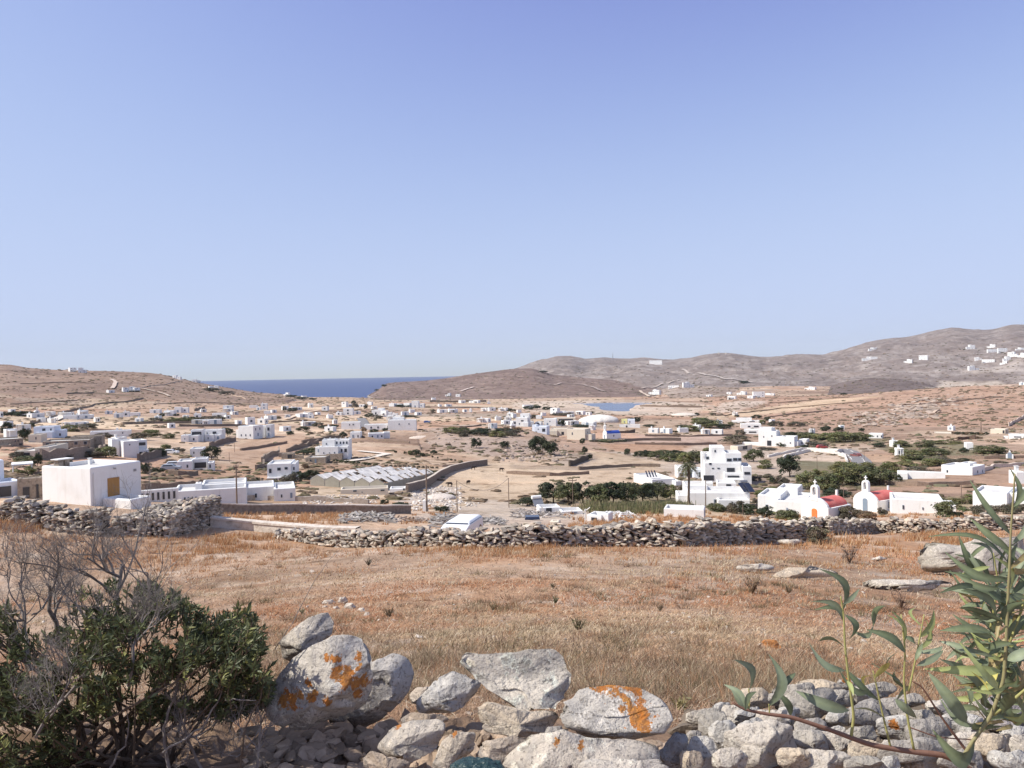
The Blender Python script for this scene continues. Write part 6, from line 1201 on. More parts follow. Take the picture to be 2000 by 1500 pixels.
def tall_grass():                             # orange grass beyond the wall and along its foot
    rg = np.random.default_rng(22); B_ = []
    for (x0, x1, y0, y1, n, h_) in [(1120, 1300, 1012, 1040, 9000, .55), (1290, 1560, 1008, 1030, 11000, .6), (420, 660, 1008, 1022, 9000, .45), (0, 430, 1052, 1100, 12000, .22), (1650, 2000, 1075, 1120, 5000, .2), (500, 1700, 1080, 1130, 9000, .18), (560, 1600, 1068, 1076, 7000, .3), (1600, 1990, 1046, 1075, 9000, .42), (0, 90, 1012, 1030, 3000, .4), (860, 1120, 1070, 1085, 2500, .3), (700, 850, 985, 998, 2500, .3), (410, 560, 1050, 1075, 4000, .35), (800, 880, 1005, 1020, 2000, .4), (1720, 1900, 1005, 1020, 3000, .4)]:
        if not n: continue
        G = [at(px, py) for px in np.linspace(x0, x1, 9) for py in (y0, (y0+y1)/2, y1)]; G = np.array(G)
        i = rg.integers(0, len(G), n//24); c0 = G[i]+np.c_[rg.normal(0, (G[:, 0].max()-G[:, 0].min())/14, len(i)), rg.normal(0, (G[:, 1].max()-G[:, 1].min())/6+.2, len(i)), np.zeros(len(i))]
        c0 = c0[rg.random(len(c0)) < np.clip(.6+1.4*fbm(c0[:, 0]/3, c0[:, 1]/3, 77, 3), .1, 1)]; c0 = np.repeat(c0, 24, 0); c0 = c0+np.c_[rg.normal(0, .16, (len(c0), 2)), np.zeros(len(c0))]; B_.append(np.c_[c0, rg.uniform(.4, 1.1, len(c0))*h_])
    B_ = np.concatenate(B_); n = len(B_); x, y = B_[:, 0], B_[:, 1]; z = terr(x, y); h = B_[:, 3]; a = rg.uniform(0, 6.28, n); W = np.c_[np.cos(a), np.sin(a), np.zeros(n)]*(.0004*np.hypot(x, y))[:, None]
    P0 = np.c_[x, y, z-.02]; P1 = P0+np.c_[rg.normal(.1, .3, n)*h, rg.normal(0, .3, n)*h, h]; V = np.stack([P0-W, P0+W, P1], 1).reshape(-1, 3)
    c = np.array([(.48, .23, .10), (.56, .33, .17), (.36, .18, .09), (.60, .45, .28)])[rg.integers(0, 4, n)]*rg.uniform(.75, 1.2, (n, 1))
    o = obj('tall_dry_grass', mesh_np('tall_dry_grass', V, np.arange(n*3).reshape(-1, 3), M['grassm'], np.repeat(c, 3, 0))); tag(o, kind='stuff')
tall_grass()
# pebbles and chips in the field: one mass
mb = MB(); rg = np.random.default_rng(31)
for i in range(900):
    r = 1/rg.uniform(1/34, 1/3.3); th = rg.uniform(-.62, .62); x_, y_ = r*math.sin(th), r*math.cos(th); w_ = rg.uniform(.008, .026)*(1+r*.09)
    if rg.random() < .02: w_ *= 2.
    z_ = float(terr(np.array([x_]), np.array([y_]))[0]); c_ = np.array((.56, .49, .42))*rg.uniform(.6, 1.15); add_rock(mb, (x_, y_, z_+w_*.2), (w_*1.4, w_, w_*.6), col=c_)
tag(mb.build('pebbles', M['stone']), kind='stuff')
# ================================================================ near rocks
def rock_mat(name, base, lichen=0, spots=(), dark=.5):
    m = bpy.data.materials.new(name); m.use_nodes = True; n = m.node_tree.nodes; L = m.node_tree.links; b = n['Principled BSDF']; b.inputs['Roughness'].default_value = .92; b.inputs['Specular IOR Level'].default_value = .15
    tc = n.new('ShaderNodeTexCoord'); src = tc.outputs['Object']
    def noise(sc, det=6, ro=.65, mp=None):
        t = n.new('ShaderNodeTexNoise'); t.inputs['Scale'].default_value = sc; t.inputs['Detail'].default_value = det; t.inputs['Roughness'].default_value = ro
        s2 = src
        if mp: q = n.new('ShaderNodeMapping'); q.inputs['Scale'].default_value = mp; L.new(src, q.inputs[0]); s2 = q.outputs[0]
        L.new(s2, t.inputs['Vector']); return t.outputs[0]
    def ramp(v, a, b_, mx_=1.0):
        r = n.new('ShaderNodeMapRange'); r.inputs[1].default_value = a; r.inputs[2].default_value = b_; r.inputs[4].default_value = mx_; L.new(v, r.inputs[0]); return r.outputs[0]
    def mixc(cur, fac, c2, mode='MIX'):
        x = n.new('ShaderNodeMix'); x.data_type = 'RGBA'; x.blend_type = mode; L.new(fac, x.inputs[0]); L.new(cur, x.inputs[6]); x.inputs[7].default_value = (*c2, 1); return x.outputs[2]
    rgb = n.new('ShaderNodeRGB'); rgb.outputs[0].default_value = (*base, 1); cur = rgb.outputs[0]
    cur = mixc(cur, ramp(noise(3.2), .38, .68), tuple(v*.72 for v in base))
    cur = mixc(cur, ramp(noise(11), .5, .68, .85), (.34, .31, .28))
    cur = mixc(cur, ramp(noise(17, 8, .7), .53, .6, .8), tuple(min(.8, v*1.38) for v in base))
    cur = mixc(cur, ramp(noise(7, 7, .7, (1, 1, 3.4)), .6, .68, dark), (.14, .11, .085))
    cur = mixc(cur, ramp(noise(70, 3), .54, .68, .8), (.15, .13, .115)); cur = mixc(cur, ramp(noise(9, 8, .75), .57, .63, .75), (.23, .20, .17))
    if lichen or spots:
        nn_ = noise(34, 8, .78); grit = ramp(noise(75, 3, .6), .4, .62); ylw = ramp(noise(20, 4), .4, .65)
        if lichen:
            lm = ramp(noise(4.2, 4, .6), .62, .66, 1.0); cur = mixc(cur, lm, (.62, .2, .03))
        for (c_, rd_) in spots:
            pm_ = n.new('ShaderNodeMapping'); pm_.inputs['Scale'].default_value = (1, 0, 1); L.new(src, pm_.inputs[0]); d = n.new('ShaderNodeVectorMath'); d.operation = 'DISTANCE'; L.new(pm_.outputs[0], d.inputs[0]); d.inputs[1].default_value = (c_[0], 0, c_[2])
            ad = n.new('ShaderNodeMath'); ad.operation = 'MULTIPLY_ADD'; L.new(nn_, ad.inputs[0]); ad.inputs[1].default_value = rd_*6.; ad.inputs[2].default_value = -rd_*3.0; sm = n.new('ShaderNodeMath'); sm.operation = 'ADD'; L.new(d.outputs['Value'], sm.inputs[0]); L.new(ad.outputs[0], sm.inputs[1])
            r = n.new('ShaderNodeMapRange'); r.inputs[1].default_value = rd_*1.05; r.inputs[2].default_value = rd_*.9; L.new(sm.outputs[0], r.inputs[0])
            lc_ = mixc(mixc(cur, ramp(noise(3, 2), -2., -1.), (.50, .17, .035)), ylw, (.54, .27, .08)); lc_ = mixc(lc_, grit, (.34, .15, .06)); mxx = n.new('ShaderNodeMix'); mxx.data_type = 'RGBA'; L.new(r.outputs[0], mxx.inputs[0]); L.new(cur, mxx.inputs[6]); L.new(lc_, mxx.inputs[7]); cur = mxx.outputs[2]
    L.new(cur, b.inputs['Base Color'])
    nrm = None
    for sc, st, di in ((5, .8, .035), (22, .9, .014), (90, .8, .005)):
        bp = n.new('ShaderNodeBump'); bp.inputs['Strength'].default_value = st; bp.inputs['Distance'].default_value = di; L.new(noise(sc, 7, .7), bp.inputs['Height'])
        if nrm: L.new(nrm, bp.inputs['Normal'])
        nrm = bp.outputs[0]
    L.new(nrm, b.inputs['Normal']); return m
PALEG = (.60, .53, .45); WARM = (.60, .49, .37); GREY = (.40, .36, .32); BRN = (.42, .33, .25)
def big_rock(outline, dist, label, col=PALEG, thick=.6, tilt=0, seed=1, lichen=0, spots=(), cuts=(), dark=.5, name='boulder', sub=5, nz=.045, group=None):
    """outline in photo px; the stone is built at 'dist' with real depth; thick = depth/width"""
    O = np.array(outline, float); c = (O.max(0)+O.min(0))/2; ctr = ptd(c[0], c[1], dist); s = dist/F
    V, Fc = ICO[sub]; V = V.copy(); D = O-c; an = np.arctan2(-D[:, 1], D[:, 0]); rr_ = np.hypot(D[:, 0], D[:, 1])*s; o_ = np.argsort(an); an = an[o_]; rr_ = rr_[o_]
    # true polygon radius along each direction
    tt = np.linspace(-math.pi, math.pi, 361); dirs = np.c_[np.cos(tt), np.sin(tt)]; Q = np.c_[D[:, 0], -D[:, 1]][o_]*s; rad_ = np.full(361, 1e-3)
    for i in range(len(Q)):
        a, b = Q[i], Q[(i+1) % len(Q)]; e = b-a; den = dirs[:, 0]*e[1]-dirs[:, 1]*e[0]; den = np.where(abs(den) < 1e-12, 1e-12, den)
        t = (a[0]*e[1]-a[1]*e[0])/den; u = (a[0]*dirs[:, 1]-a[1]*dirs[:, 0])/den; ok = (t > 0) & (u >= -.01) & (u <= 1.01); rad_ = np.where(ok, np.maximum(rad_, t), rad_)
    rad_ = np.convolve(np.r_[rad_[-3:-1], rad_, rad_[1:3]], np.ones(5)/5, 'valid')[:361]
    phi = np.arctan2(V[:, 2], V[:, 0]); ro = np.interp(phi, tt, rad_); h = np.hypot(V[:, 0], V[:, 2]); prof = h**.42
    P = np.c_[np.cos(phi)*ro*prof, np.sign(V[:, 1])*np.abs(V[:, 1])**.8*rad_.mean()*thick, np.sin(phi)*ro*prof]
    rg = np.random.default_rng(seed); S_ = rad_.mean()
    for k_ in range(15):                     # broken facets
        n_ = np.array([rg.normal(0, .95), -1.0 if k_ < 9 else rg.normal(0, .6), rg.normal(.2, .85)]); n_ /= np.linalg.norm(n_); d_ = np.quantile(P@n_, rg.uniform(.60, .88) if k_ < 9 else rg.uniform(.88, .96)); e = np.maximum(P@n_-d_, 0); P -= e[:, None]*n_*.97
    for n_, qd in cuts:
        n_ = np.array(n_, float); n_ /= np.linalg.norm(n_); d_ = np.quantile(P@n_, qd); e = np.maximum(P@n_-d_, 0); P -= e[:, None]*n_*.95
    q = P/S_
    P = P*(1+nz*h3(q*2.2+seed, seed)+nz*.8*h3(q*5.5+seed, seed+5)+nz*.5*h3(q*13, seed+9)+nz*.3*h3(q*31, seed+2))[:, None]
    # cracks: thin steps across the stone
    ck = np.abs(h3(q*np.array([1.3, 1.3, 2.6])+seed*3, seed+40)); P -= (P/np.linalg.norm(P, axis=1)[:, None])*(S_*.09*np.clip(1-ck/.045, 0, 1))[:, None]
    st_ = h3(np.c_[q[:, 0]*.8, q[:, 1]*.8, q[:, 2]*4.5+seed], seed+60); P += (P/np.linalg.norm(P, axis=1)[:, None])*(S_*.035*(np.round(st_*3)/3))[:, None]
    for _it in range(2):                     # keep the outline at its true size after the breakage
        p2 = np.arctan2(P[:, 2], P[:, 0]); rh = np.hypot(P[:, 0], P[:, 2]); bi = ((p2+math.pi)/(2*math.pi)*72).astype(int) % 72; mx = np.zeros(72); np.maximum.at(mx, bi, rh); mx = np.where(mx < 1e-4, S_, mx)
        tg = np.interp((np.arange(72)+.5)/72*2*math.pi-math.pi, tt, rad_); sc_ = tg/mx; sc_ = np.convolve(np.r_[sc_[-2:], sc_, sc_[:2]], np.ones(3)/3, 'same')[2:-2]
        f_ = np.interp((p2+math.pi)/(2*math.pi)*72-.5, np.arange(-1, 73), np.r_[sc_[-1], sc_, sc_[0]]); P[:, 0] *= f_; P[:, 2] *= f_
    me = mesh_np(name, P, Fc, rock_mat(name+'_stone', col, lichen, [((Vector(ptd(a, b, dist-S_*thick*.5))-ctr), r_*s) for a, b, r_ in spots] if spots else (), dark), None, True)
    o = obj(name, me, None, ctr); return tag(o, label, 'rock', group)
big_rock([(538, 1258), (570, 1230), (600, 1210), (632, 1203), (647, 1225), (645, 1248), (622, 1264), (590, 1290), (560, 1305), (540, 1298)], 2.95, 'upright grey rock just behind the large lichen-spotted boulder', thick=.6, seed=11, col=PALEG)
big_rock([(500, 1410), (510, 1365), (528, 1335), (560, 1300), (605, 1268), (650, 1247), (690, 1252), (712, 1280), (724, 1320), (724, 1352), (705, 1398), (650, 1424), (580, 1440), (530, 1430)], 2.55, 'largest pale boulder spotted with orange lichen beside the leafy bush', thick=.62, seed=4, col=(.60, .54, .47), dark=.2,
         spots=[(672, 1332, 19), (652, 1322, 13), (696, 1350, 15), (690, 1372, 9), (648, 1300, 10), (690, 1320, 7), (592, 1352, 7), (560, 1382, 15), (540, 1390, 12), (600, 1372, 9), (608, 1362, 7), (636, 1374, 8), (578, 1372, 7), (690, 1300, 7), (628, 1300, 6)])
big_rock([(660, 1300), (700, 1262), (722, 1300), (728, 1300), (768, 1289), (795, 1305), (806, 1340), (792, 1372), (765, 1400), (735, 1428), (690, 1452), (640, 1440), (620, 1400)], 2.72, 'pale speckled rock leaning right of the largest lichen-spotted boulder', thick=.5, seed=8, col=(.50, .46, .42))
big_rock([(797, 1362), (812, 1348), (835, 1344), (842, 1358), (825, 1376), (802, 1380)], 2.7, 'small rock wedged between the speckled rock and the flat slabs', seed=2, thick=.9, sub=4, col=(.55, .46, .37))
big_rock([(805, 1385), (840, 1345), (880, 1325), (912, 1335), (940, 1350), (930, 1372), (890, 1400), (850, 1408), (815, 1405)], 2.62, 'flat grey slab tilted under the left tip of the big triangular slab', thick=.9, seed=5, col=(.56, .52, .47), cuts=[((0, -.3, 1), .7)])
big_rock([(884, 1302), (905, 1296), (1010, 1297), (1030, 1290), (1097, 1291), (1106, 1312), (1123, 1345), (1118, 1366), (1096, 1393), (1060, 1400), (1010, 1399), (985, 1387), (950, 1362), (912, 1335)], 2.5, 'big pale triangular slab lying at the middle of the rubble', thick=.75, seed=6, col=(.66, .585, .49), cuts=[((0.05, -.75, 1), .45), ((0, -.5, -1), .80)], dark=.15)
big_rock([(928, 1400), (945, 1378), (985, 1385), (1040, 1402), (1090, 1403), (1096, 1425), (1070, 1448), (1000, 1452), (945, 1440)], 2.38, 'cream broken rock under the big triangular slab', thick=.7, seed=17, col=WARM)
big_rock([(1093, 1420), (1100, 1398), (1140, 1370), (1200, 1364), (1262, 1370), (1306, 1390), (1324, 1412), (1326, 1442), (1300, 1466), (1240, 1478), (1190, 1478), (1140, 1458), (1104, 1434)], 2.3, 'oval grey boulder with flat top and orange lichen patches', thick=.85, seed=9, col=(.56, .51, .45), cuts=[((0, -.55, 1), .52), ((0, -.45, -1), .70)], dark=.4,
         spots=[(1185, 1375, 19), (1206, 1379, 15), (1285, 1386, 9), (1165, 1374, 9), (1262, 1384, 12), (1245, 1382, 8), (1120, 1397, 7), (1232, 1400, 8), (1258, 1424, 22), (1270, 1436, 12), (1225, 1416, 8), (1240, 1404, 6)])
big_rock([(975, 1505), (1010, 1478), (1060, 1450), (1100, 1438), (1150, 1462), (1230, 1474), (1275, 1482), (1310, 1500), (1290, 1560), (1000, 1560)], 2.18, 'pale slab cut by the bottom edge under the oval lichen boulder', thick=.8, seed=12, col=(.62, .54, .45), spots=[(1090, 1478, 7), (1140, 1486, 6)], dark=.2)
big_rock([(728, 1470), (760, 1435), (800, 1422), (865, 1420), (870, 1440), (850, 1475), (800, 1490), (750, 1492)], 2.35, 'flat layered rock with faint orange stain at lower left of the rubble', thick=.8, seed=14, col=(.54, .47, .39), spots=[(770, 1440, 6)], dark=.8)
big_rock([(840, 1500), (862, 1455), (890, 1432), (930, 1440), (925, 1475), (890, 1500), (860, 1515)], 2.27, 'thin pointed rock shard below the cream broken rock', thick=.6, seed=15, col=(.52, .44, .35), spots=[(885, 1440, 6)], dark=.8)
big_rock([(925, 1490), (945, 1455), (1000, 1445), (1040, 1452), (1020, 1480), (980, 1505), (940, 1512)], 2.25, 'brown rock shard left of the pale slab at the bottom edge', thick=.6, seed=16, col=(.52, .43, .34), dark=.8)
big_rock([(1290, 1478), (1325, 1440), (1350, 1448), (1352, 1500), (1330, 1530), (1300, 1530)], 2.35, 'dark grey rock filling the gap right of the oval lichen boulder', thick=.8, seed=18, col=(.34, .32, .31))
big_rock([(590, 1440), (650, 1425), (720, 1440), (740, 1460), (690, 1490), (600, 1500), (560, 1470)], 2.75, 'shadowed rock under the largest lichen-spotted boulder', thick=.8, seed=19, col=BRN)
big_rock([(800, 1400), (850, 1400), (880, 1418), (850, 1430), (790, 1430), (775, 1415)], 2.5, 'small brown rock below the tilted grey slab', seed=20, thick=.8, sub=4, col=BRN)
big_rock([(1060, 1440), (1070, 1425), (1098, 1425), (1105, 1445), (1080, 1458)], 2.33, 'small grey rock between cream rock and oval boulder', seed=21, thick=.9, sub=4, col=GREY)
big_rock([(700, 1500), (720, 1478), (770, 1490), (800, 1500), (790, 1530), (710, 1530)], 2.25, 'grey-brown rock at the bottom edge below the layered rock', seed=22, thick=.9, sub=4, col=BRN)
big_rock([(1130, 1500), (100+1100, 1498), (1290, 1500), (1320, 1520), (1290, 1560), (1130, 1560)], 2.05, 'rock mostly out of frame under the pale bottom slab', seed=23, thick=.9, sub=4, col=PALEG)
# rocks in the field
def field_rock(outline, label, col=PALEG, seed=1, spots=(), cuts=(), thick=.8, r=None, **k):
    O = np.array(outline); m_ = O[:, 1].max(); p = at(O[:, 0].mean(), m_-1); return big_rock(outline, p.y+.1, label, col, thick, 0, seed, 0, spots, cuts, sub=4, **k)
field_rock([(1811, 1110), (1818, 1074), (1836, 1060), (1862, 1064), (1884, 1074), (1915, 1058), (1950, 1052), (2010, 1050), (2024, 1108), (1950, 1128), (1880, 1133), (1830, 1130)], 'large flat-topped boulder at right with dark undercut side', (.48, .43, .37), 31, cuts=[((-.1, -.6, -1), .72)], nz=.10, dark=.7, thick=.6)
field_rock([(1438, 1112), (1455, 1104), (1490, 1102), (1520, 1110), (1510, 1118), (1450, 1120)], 'small pale flat rock left of the two long ledges', seed=32)
field_rock([(1500, 1126), (1540, 1108), (1600, 1112), (1650, 1122), (1640, 1134), (1560, 1132)], 'long pale bedrock ledge in the dry grass', seed=33, thick=.4, col=WARM)
field_rock([(1680, 1142), (1720, 1132), (1800, 1134), (1890, 1146), (1880, 1158), (1760, 1158), (1690, 1152)], 'longest pale bedrock ledge in front of the large flat-topped boulder', seed=34, thick=.4, col=PALEG)
field_rock([(1700, 1094), (1720, 1087), (1740, 1094), (1725, 1098)], 'single small white stone in the right of the field', seed=35)
field_rock([(1482, 1266), (1495, 1252), (1518, 1252), (1528, 1266), (1505, 1274), (1485, 1272)], 'small stone covered in vivid orange lichen in the grass', (.46, .20, .07), 36, dark=.6)
field_rock([(1520, 1056), (1560, 1054), (1580, 1062), (1545, 1068), (1525, 1064)], 'flat pale stone fallen in front of the end of the wall', seed=37)
for i, q in enumerate([(640, 1180, 30, 10), (668, 1178, 22, 14), (682, 1188, 26, 12), (705, 1195, 18, 9), (716, 1203, 14, 8), (655, 1190, 16, 7), (634, 1187, 12, 5)]):
    x_, y_, w_, h_ = q; field_rock([(x_-w_/2, y_), (x_-w_/4, y_-h_*.7), (x_+w_/4, y_-h_*.8), (x_+w_/2, y_), (x_+w_/4, y_+h_/4), (x_-w_/4, y_+h_/4)], 'loose grey stone in the small scatter behind the boulders, %s' % ['long pale one', 'tallest one', 'broad middle one', 'small right one', 'last one at right', 'low front one', 'tiny left one'][i], seed=40+i, thick=.9, group='stones in the small scatter')
# ---- near rubble wall at lower right, every stone its own
WS = [(1372, 1408, 56, 32), (1395, 1432, 62, 70), (1440, 1405, 60, 40), (1420, 1448, 56, 60), (1478, 1372, 66, 40), (1462, 1404, 60, 34), (1520, 1420, 76, 56), (1495, 1472, 132, 104), (1470, 1428, 52, 36), (1560, 1370, 90, 54), (1605, 1352, 78, 40), (1592, 1388, 110, 60), (1645, 1372, 62, 38), (1690, 1366, 56, 40), (1700, 1404, 92, 52),
 (1650, 1408, 64, 36), (1590, 1428, 66, 34), (1580, 1458, 84, 46), (1636, 1452, 80, 40), (1560, 1492, 70, 44), (1618, 1492, 90, 40), (1686, 1440, 60, 34), (1748, 1392, 70, 44), (1760, 1430, 84, 46), (1700, 1474, 76, 42), (1690, 1500, 70, 36), (1800, 1408, 70, 38), (1828, 1440, 96, 56), (1800, 1486, 150, 60), (1742, 1500, 40, 34),
 (1885, 1420, 84, 40), (1905, 1458, 90, 40), (1892, 1496, 90, 44), (1970, 1404, 90, 64), (1948, 1466, 96, 56), (1990, 1446, 60, 44), (1985, 1496, 80, 40), (1925, 1392, 60, 34), (1358, 1446, 34, 30), (1378, 1478, 60, 56), (1352, 1492, 44, 40), (1430, 1492, 66, 46), (1850, 1388, 70, 30), (1780, 1372, 56, 26), (1725, 1352, 60, 26), (1545, 1398, 44, 26), (1664, 1340, 50, 26), (1640, 1432, 34, 20), (1740, 1462, 34, 24), (1856, 1478, 40, 20), (2010, 1470, 50, 60), (1520, 1370, 40, 26), (1410, 1388, 40, 24)]
rg = np.random.default_rng(77); _cnt = {}
def wlab(x_, y_, w_, h_):
    row = 'top course' if y_ < 1400 else 'second course' if y_ < 1436 else 'third course' if y_ < 1472 else 'bottom course'
    k_ = sorted([q[0] for q in WS if ('top course' if q[1] < 1400 else 'second course' if q[1] < 1436 else 'third course' if q[1] < 1472 else 'bottom course') == row]).index(x_)
    return '%s pale stone, %s from left in the %s of the near rubble wall' % ('flat' if w_ > 1.7*h_ else 'blocky' if w_ < 1.3*h_ else 'rounded', ORD[k_], row)
for i, (x_, y_, w_, h_) in enumerate(WS):
    n_ = 9; O = []
    for k_ in range(n_):
        t = 2*math.pi*k_/n_+rg.uniform(-.2, .2); q = rg.uniform(.86, 1.08); ct, st_ = math.cos(t), math.sin(t); O.append((x_+w_*.56*q*np.sign(ct)*abs(ct)**.75, y_+h_*.56*q*np.sign(st_)*abs(st_)**.75))
    sp = [(x_-5, y_-4, 9)] if i in (46, 23, 33) else (); big = w_*h_ > 5000
    lab = {7: 'largest square grey stone low in the rubble wall', 28: 'long white stone at the bottom of the rubble wall', 33: 'pinkish grey rounded stone with orange lichen at right end of rubble wall', 11: 'broad pale stone topping the rubble wall left of the seedling'}.get(i, None)
    if lab is None: lab = wlab(x_, y_, w_, h_)
    d_ = 2.9-(y_-1340)/160.*.62
    big_rock(O, d_, lab, [PALEG, (.56, .52, .47), (.46, .41, .35), WARM, GREY, (.40, .36, .31)][rg.integers(0, 6)] if i != 33 else (.52, .45, .42), .72, 0, 200+i, 0, sp, dark=.9, name='wall_stone', sub=4, nz=.06, group='stones of the near rubble wall')
# packed small stones and soil behind and between them
mb = MB()
for i in range(520):
    px = rng.uniform(1335, 2040); py = rng.uniform(1395, 1510); p = ptd(px, py, 3.05-(py-1340)/160.*.55); w_ = rng.uniform(.04, .13); add_rock(mb, p, (w_*1.3, w_, w_*.8), col=np.array((.20, .16, .125))*rng.uniform(.5, 1.4), lib=MIDROCKS)
for i in range(420):
    px = rng.uniform(480, 1345); py = rng.uniform(1420, 1510) if px < 1100 else rng.uniform(1455, 1510); p = ptd(px, py, 2.95-(py-1340)/160.*.5); w_ = rng.uniform(.03, .10); add_rock(mb, p, (w_*1.4, w_, w_*.6), col=np.array((.40, .30, .22))*rng.uniform(.5, 1.3), lib=MIDROCKS)
tag(mb.build('rubble_fill', M['stone']), kind='stuff')
# earth core of the rubble bank
mb = MB(); nx, ny = 90, 8; V = []
for j in range(ny):
    py = 1372+j*22
    for i in range(nx):
        px = -60+i*25; top = 1425 if px < 500 else 1440 if px < 780 else 1400 if px < 1090 else 1470 if px < 1330 else 1412 if px < 1500 else 1385
        t = j/(ny-1); pyy = top+(1560-top)*t; q = ptd(px, pyy, 3.25-(pyy-1340)/160.*.5); q.z += .02*math.sin(i*1.7+j)+.015*math.cos(i*.9-j*2); q.y += .05*math.sin(i*2.3+j*1.1)
        V.append(q)
back = [(v.x*1.04, v.y+.35, v.z-.35) for v in V[:nx]]
V = back+[tuple(v) for v in V]
Fq = [(j*nx+i, (j+1)*nx+i, (j+1)*nx+i+1, j*nx+i+1) for j in range(ny) for i in range(nx-1)]
mb.add(V, Fq, c=(.24, .165, .115)); o = mb.build('earth_bank', M['ground'], None, True); tag(o, kind='structure')
# crumpled dark green sheet at the very bottom
V0, F0 = ICO[4]; P = V0*np.array([.07, .05, .035]); P *= (1+.4*np.abs(h3(V0*3, 3))+.2*np.abs(h3(V0*8, 8)))[:, None]
M['sheet'] = mat('dark_green_plastic', (.015, .04, .04), rough=.4, nz=[(9, (.07, .12, .115), .5, .7, .8)], bump=[(14, .8, .02)], spec=.5)
o = obj('plastic_sheet', mesh_np('plastic_sheet', P, F0, M['sheet'], None, False), None, ptd(932, 1512, 2.08)); tag(o, 'crumpled dark green plastic sheet stuck between rocks at bottom edge', 'plastic sheet')
# ================================================================ leafy bush and bare branches at left
def branchy(mb, p, d, L_, r, depth, rg, col, spread=.55, nseg=4, tips=None, up=.25, kids=(3, 5)):
    pts = [np.array(p)]; dd = np.array(d, float)
    for i in range(nseg):
        dd = dd+rg.normal(0, .16, 3)+np.array((0, 0, up*.12)); dd /= np.linalg.norm(dd); pts.append(pts[-1]+dd*L_/nseg)
    rr_ = np.linspace(r, r*.55, nseg+1); mb.tube(pts, rr_, 6 if r > .006 else 4, c=col, cap=False)
    if tips is not None and depth <= 1: tips.append((pts[-1], dd))
    if depth == 0: return
    for k_ in range(rg.integers(*kids)+1):
        t = rg.uniform(.25, 1); i = min(nseg-1, int(t*nseg)); f = t*nseg-i; b = pts[i]*(1-f)+pts[i+1]*f; nd = dd+rg.normal(0, spread, 3); nd[2] += up*.5; nd /= np.linalg.norm(nd)
        branchy(mb, b, nd, L_*rg.uniform(.5, .82), r*(.42+.18*rg.random()), depth-1, rg, col, spread, nseg, tips, up, kids)
def dead_bush(name, label, base, tip, dist, r, depth, seed, L_=None, spread=.5, kids=(3, 5)):
    rg = np.random.default_rng(seed); a = ptd(*base, dist); b = ptd(*tip, dist+.05); d = np.array(b-a); ln = np.linalg.norm(d); d /= ln
    mb = MB(); branchy(mb, a, d, (L_ or ln*.5), r, depth, rg, (1, 1, 1), spread, 5, None, .5, kids); o = mb.build(name, M['deadwood']); tag(o, label, 'dead shrub', 'bare grey shrubs at left'); return o
dead_bush('dead_shrub', 'bare grey branching shrub, left one against the rubble wall', (112, 1265), (100, 1010), 2.9, .010, 6, 3, .29, .62, (2, 4))
dead_bush('dead_shrub', 'bare grey branching shrub, right taller one above the leaves', (232, 1260), (262, 1010), 2.8, .011, 6, 5, .30, .6, (2, 4))
dead_bush('dead_shrub', 'bare grey twigs fanning right over the green leaves', (215, 1270), (430, 1110), 2.6, .009, 6, 8, .27, .6, (2, 4))
dead_bush('dead_shrub', 'bare grey twigs leaning left at the photo edge', (60, 1310), (-20, 1130), 2.6, .008, 6, 12, .24, .65, (2, 4))
dead_bush('dead_shrub', 'pale fine twig tangle low over the left leaves', (70, 1440), (150, 1290), 2.3, .006, 6, 13, .2, .7, (2, 4))
dead_bush('dead_shrub', 'pale fine twig tangle over the middle of the bush', (250, 1340), (330, 1200), 2.35, .006, 6, 15, .2, .7, (2, 4))
dead_bush('dead_shrub', 'thin grey twigs rising between the two bare shrubs', (175, 1280), (180, 1090), 2.75, .006, 5, 17, .2, .6, (2, 4))
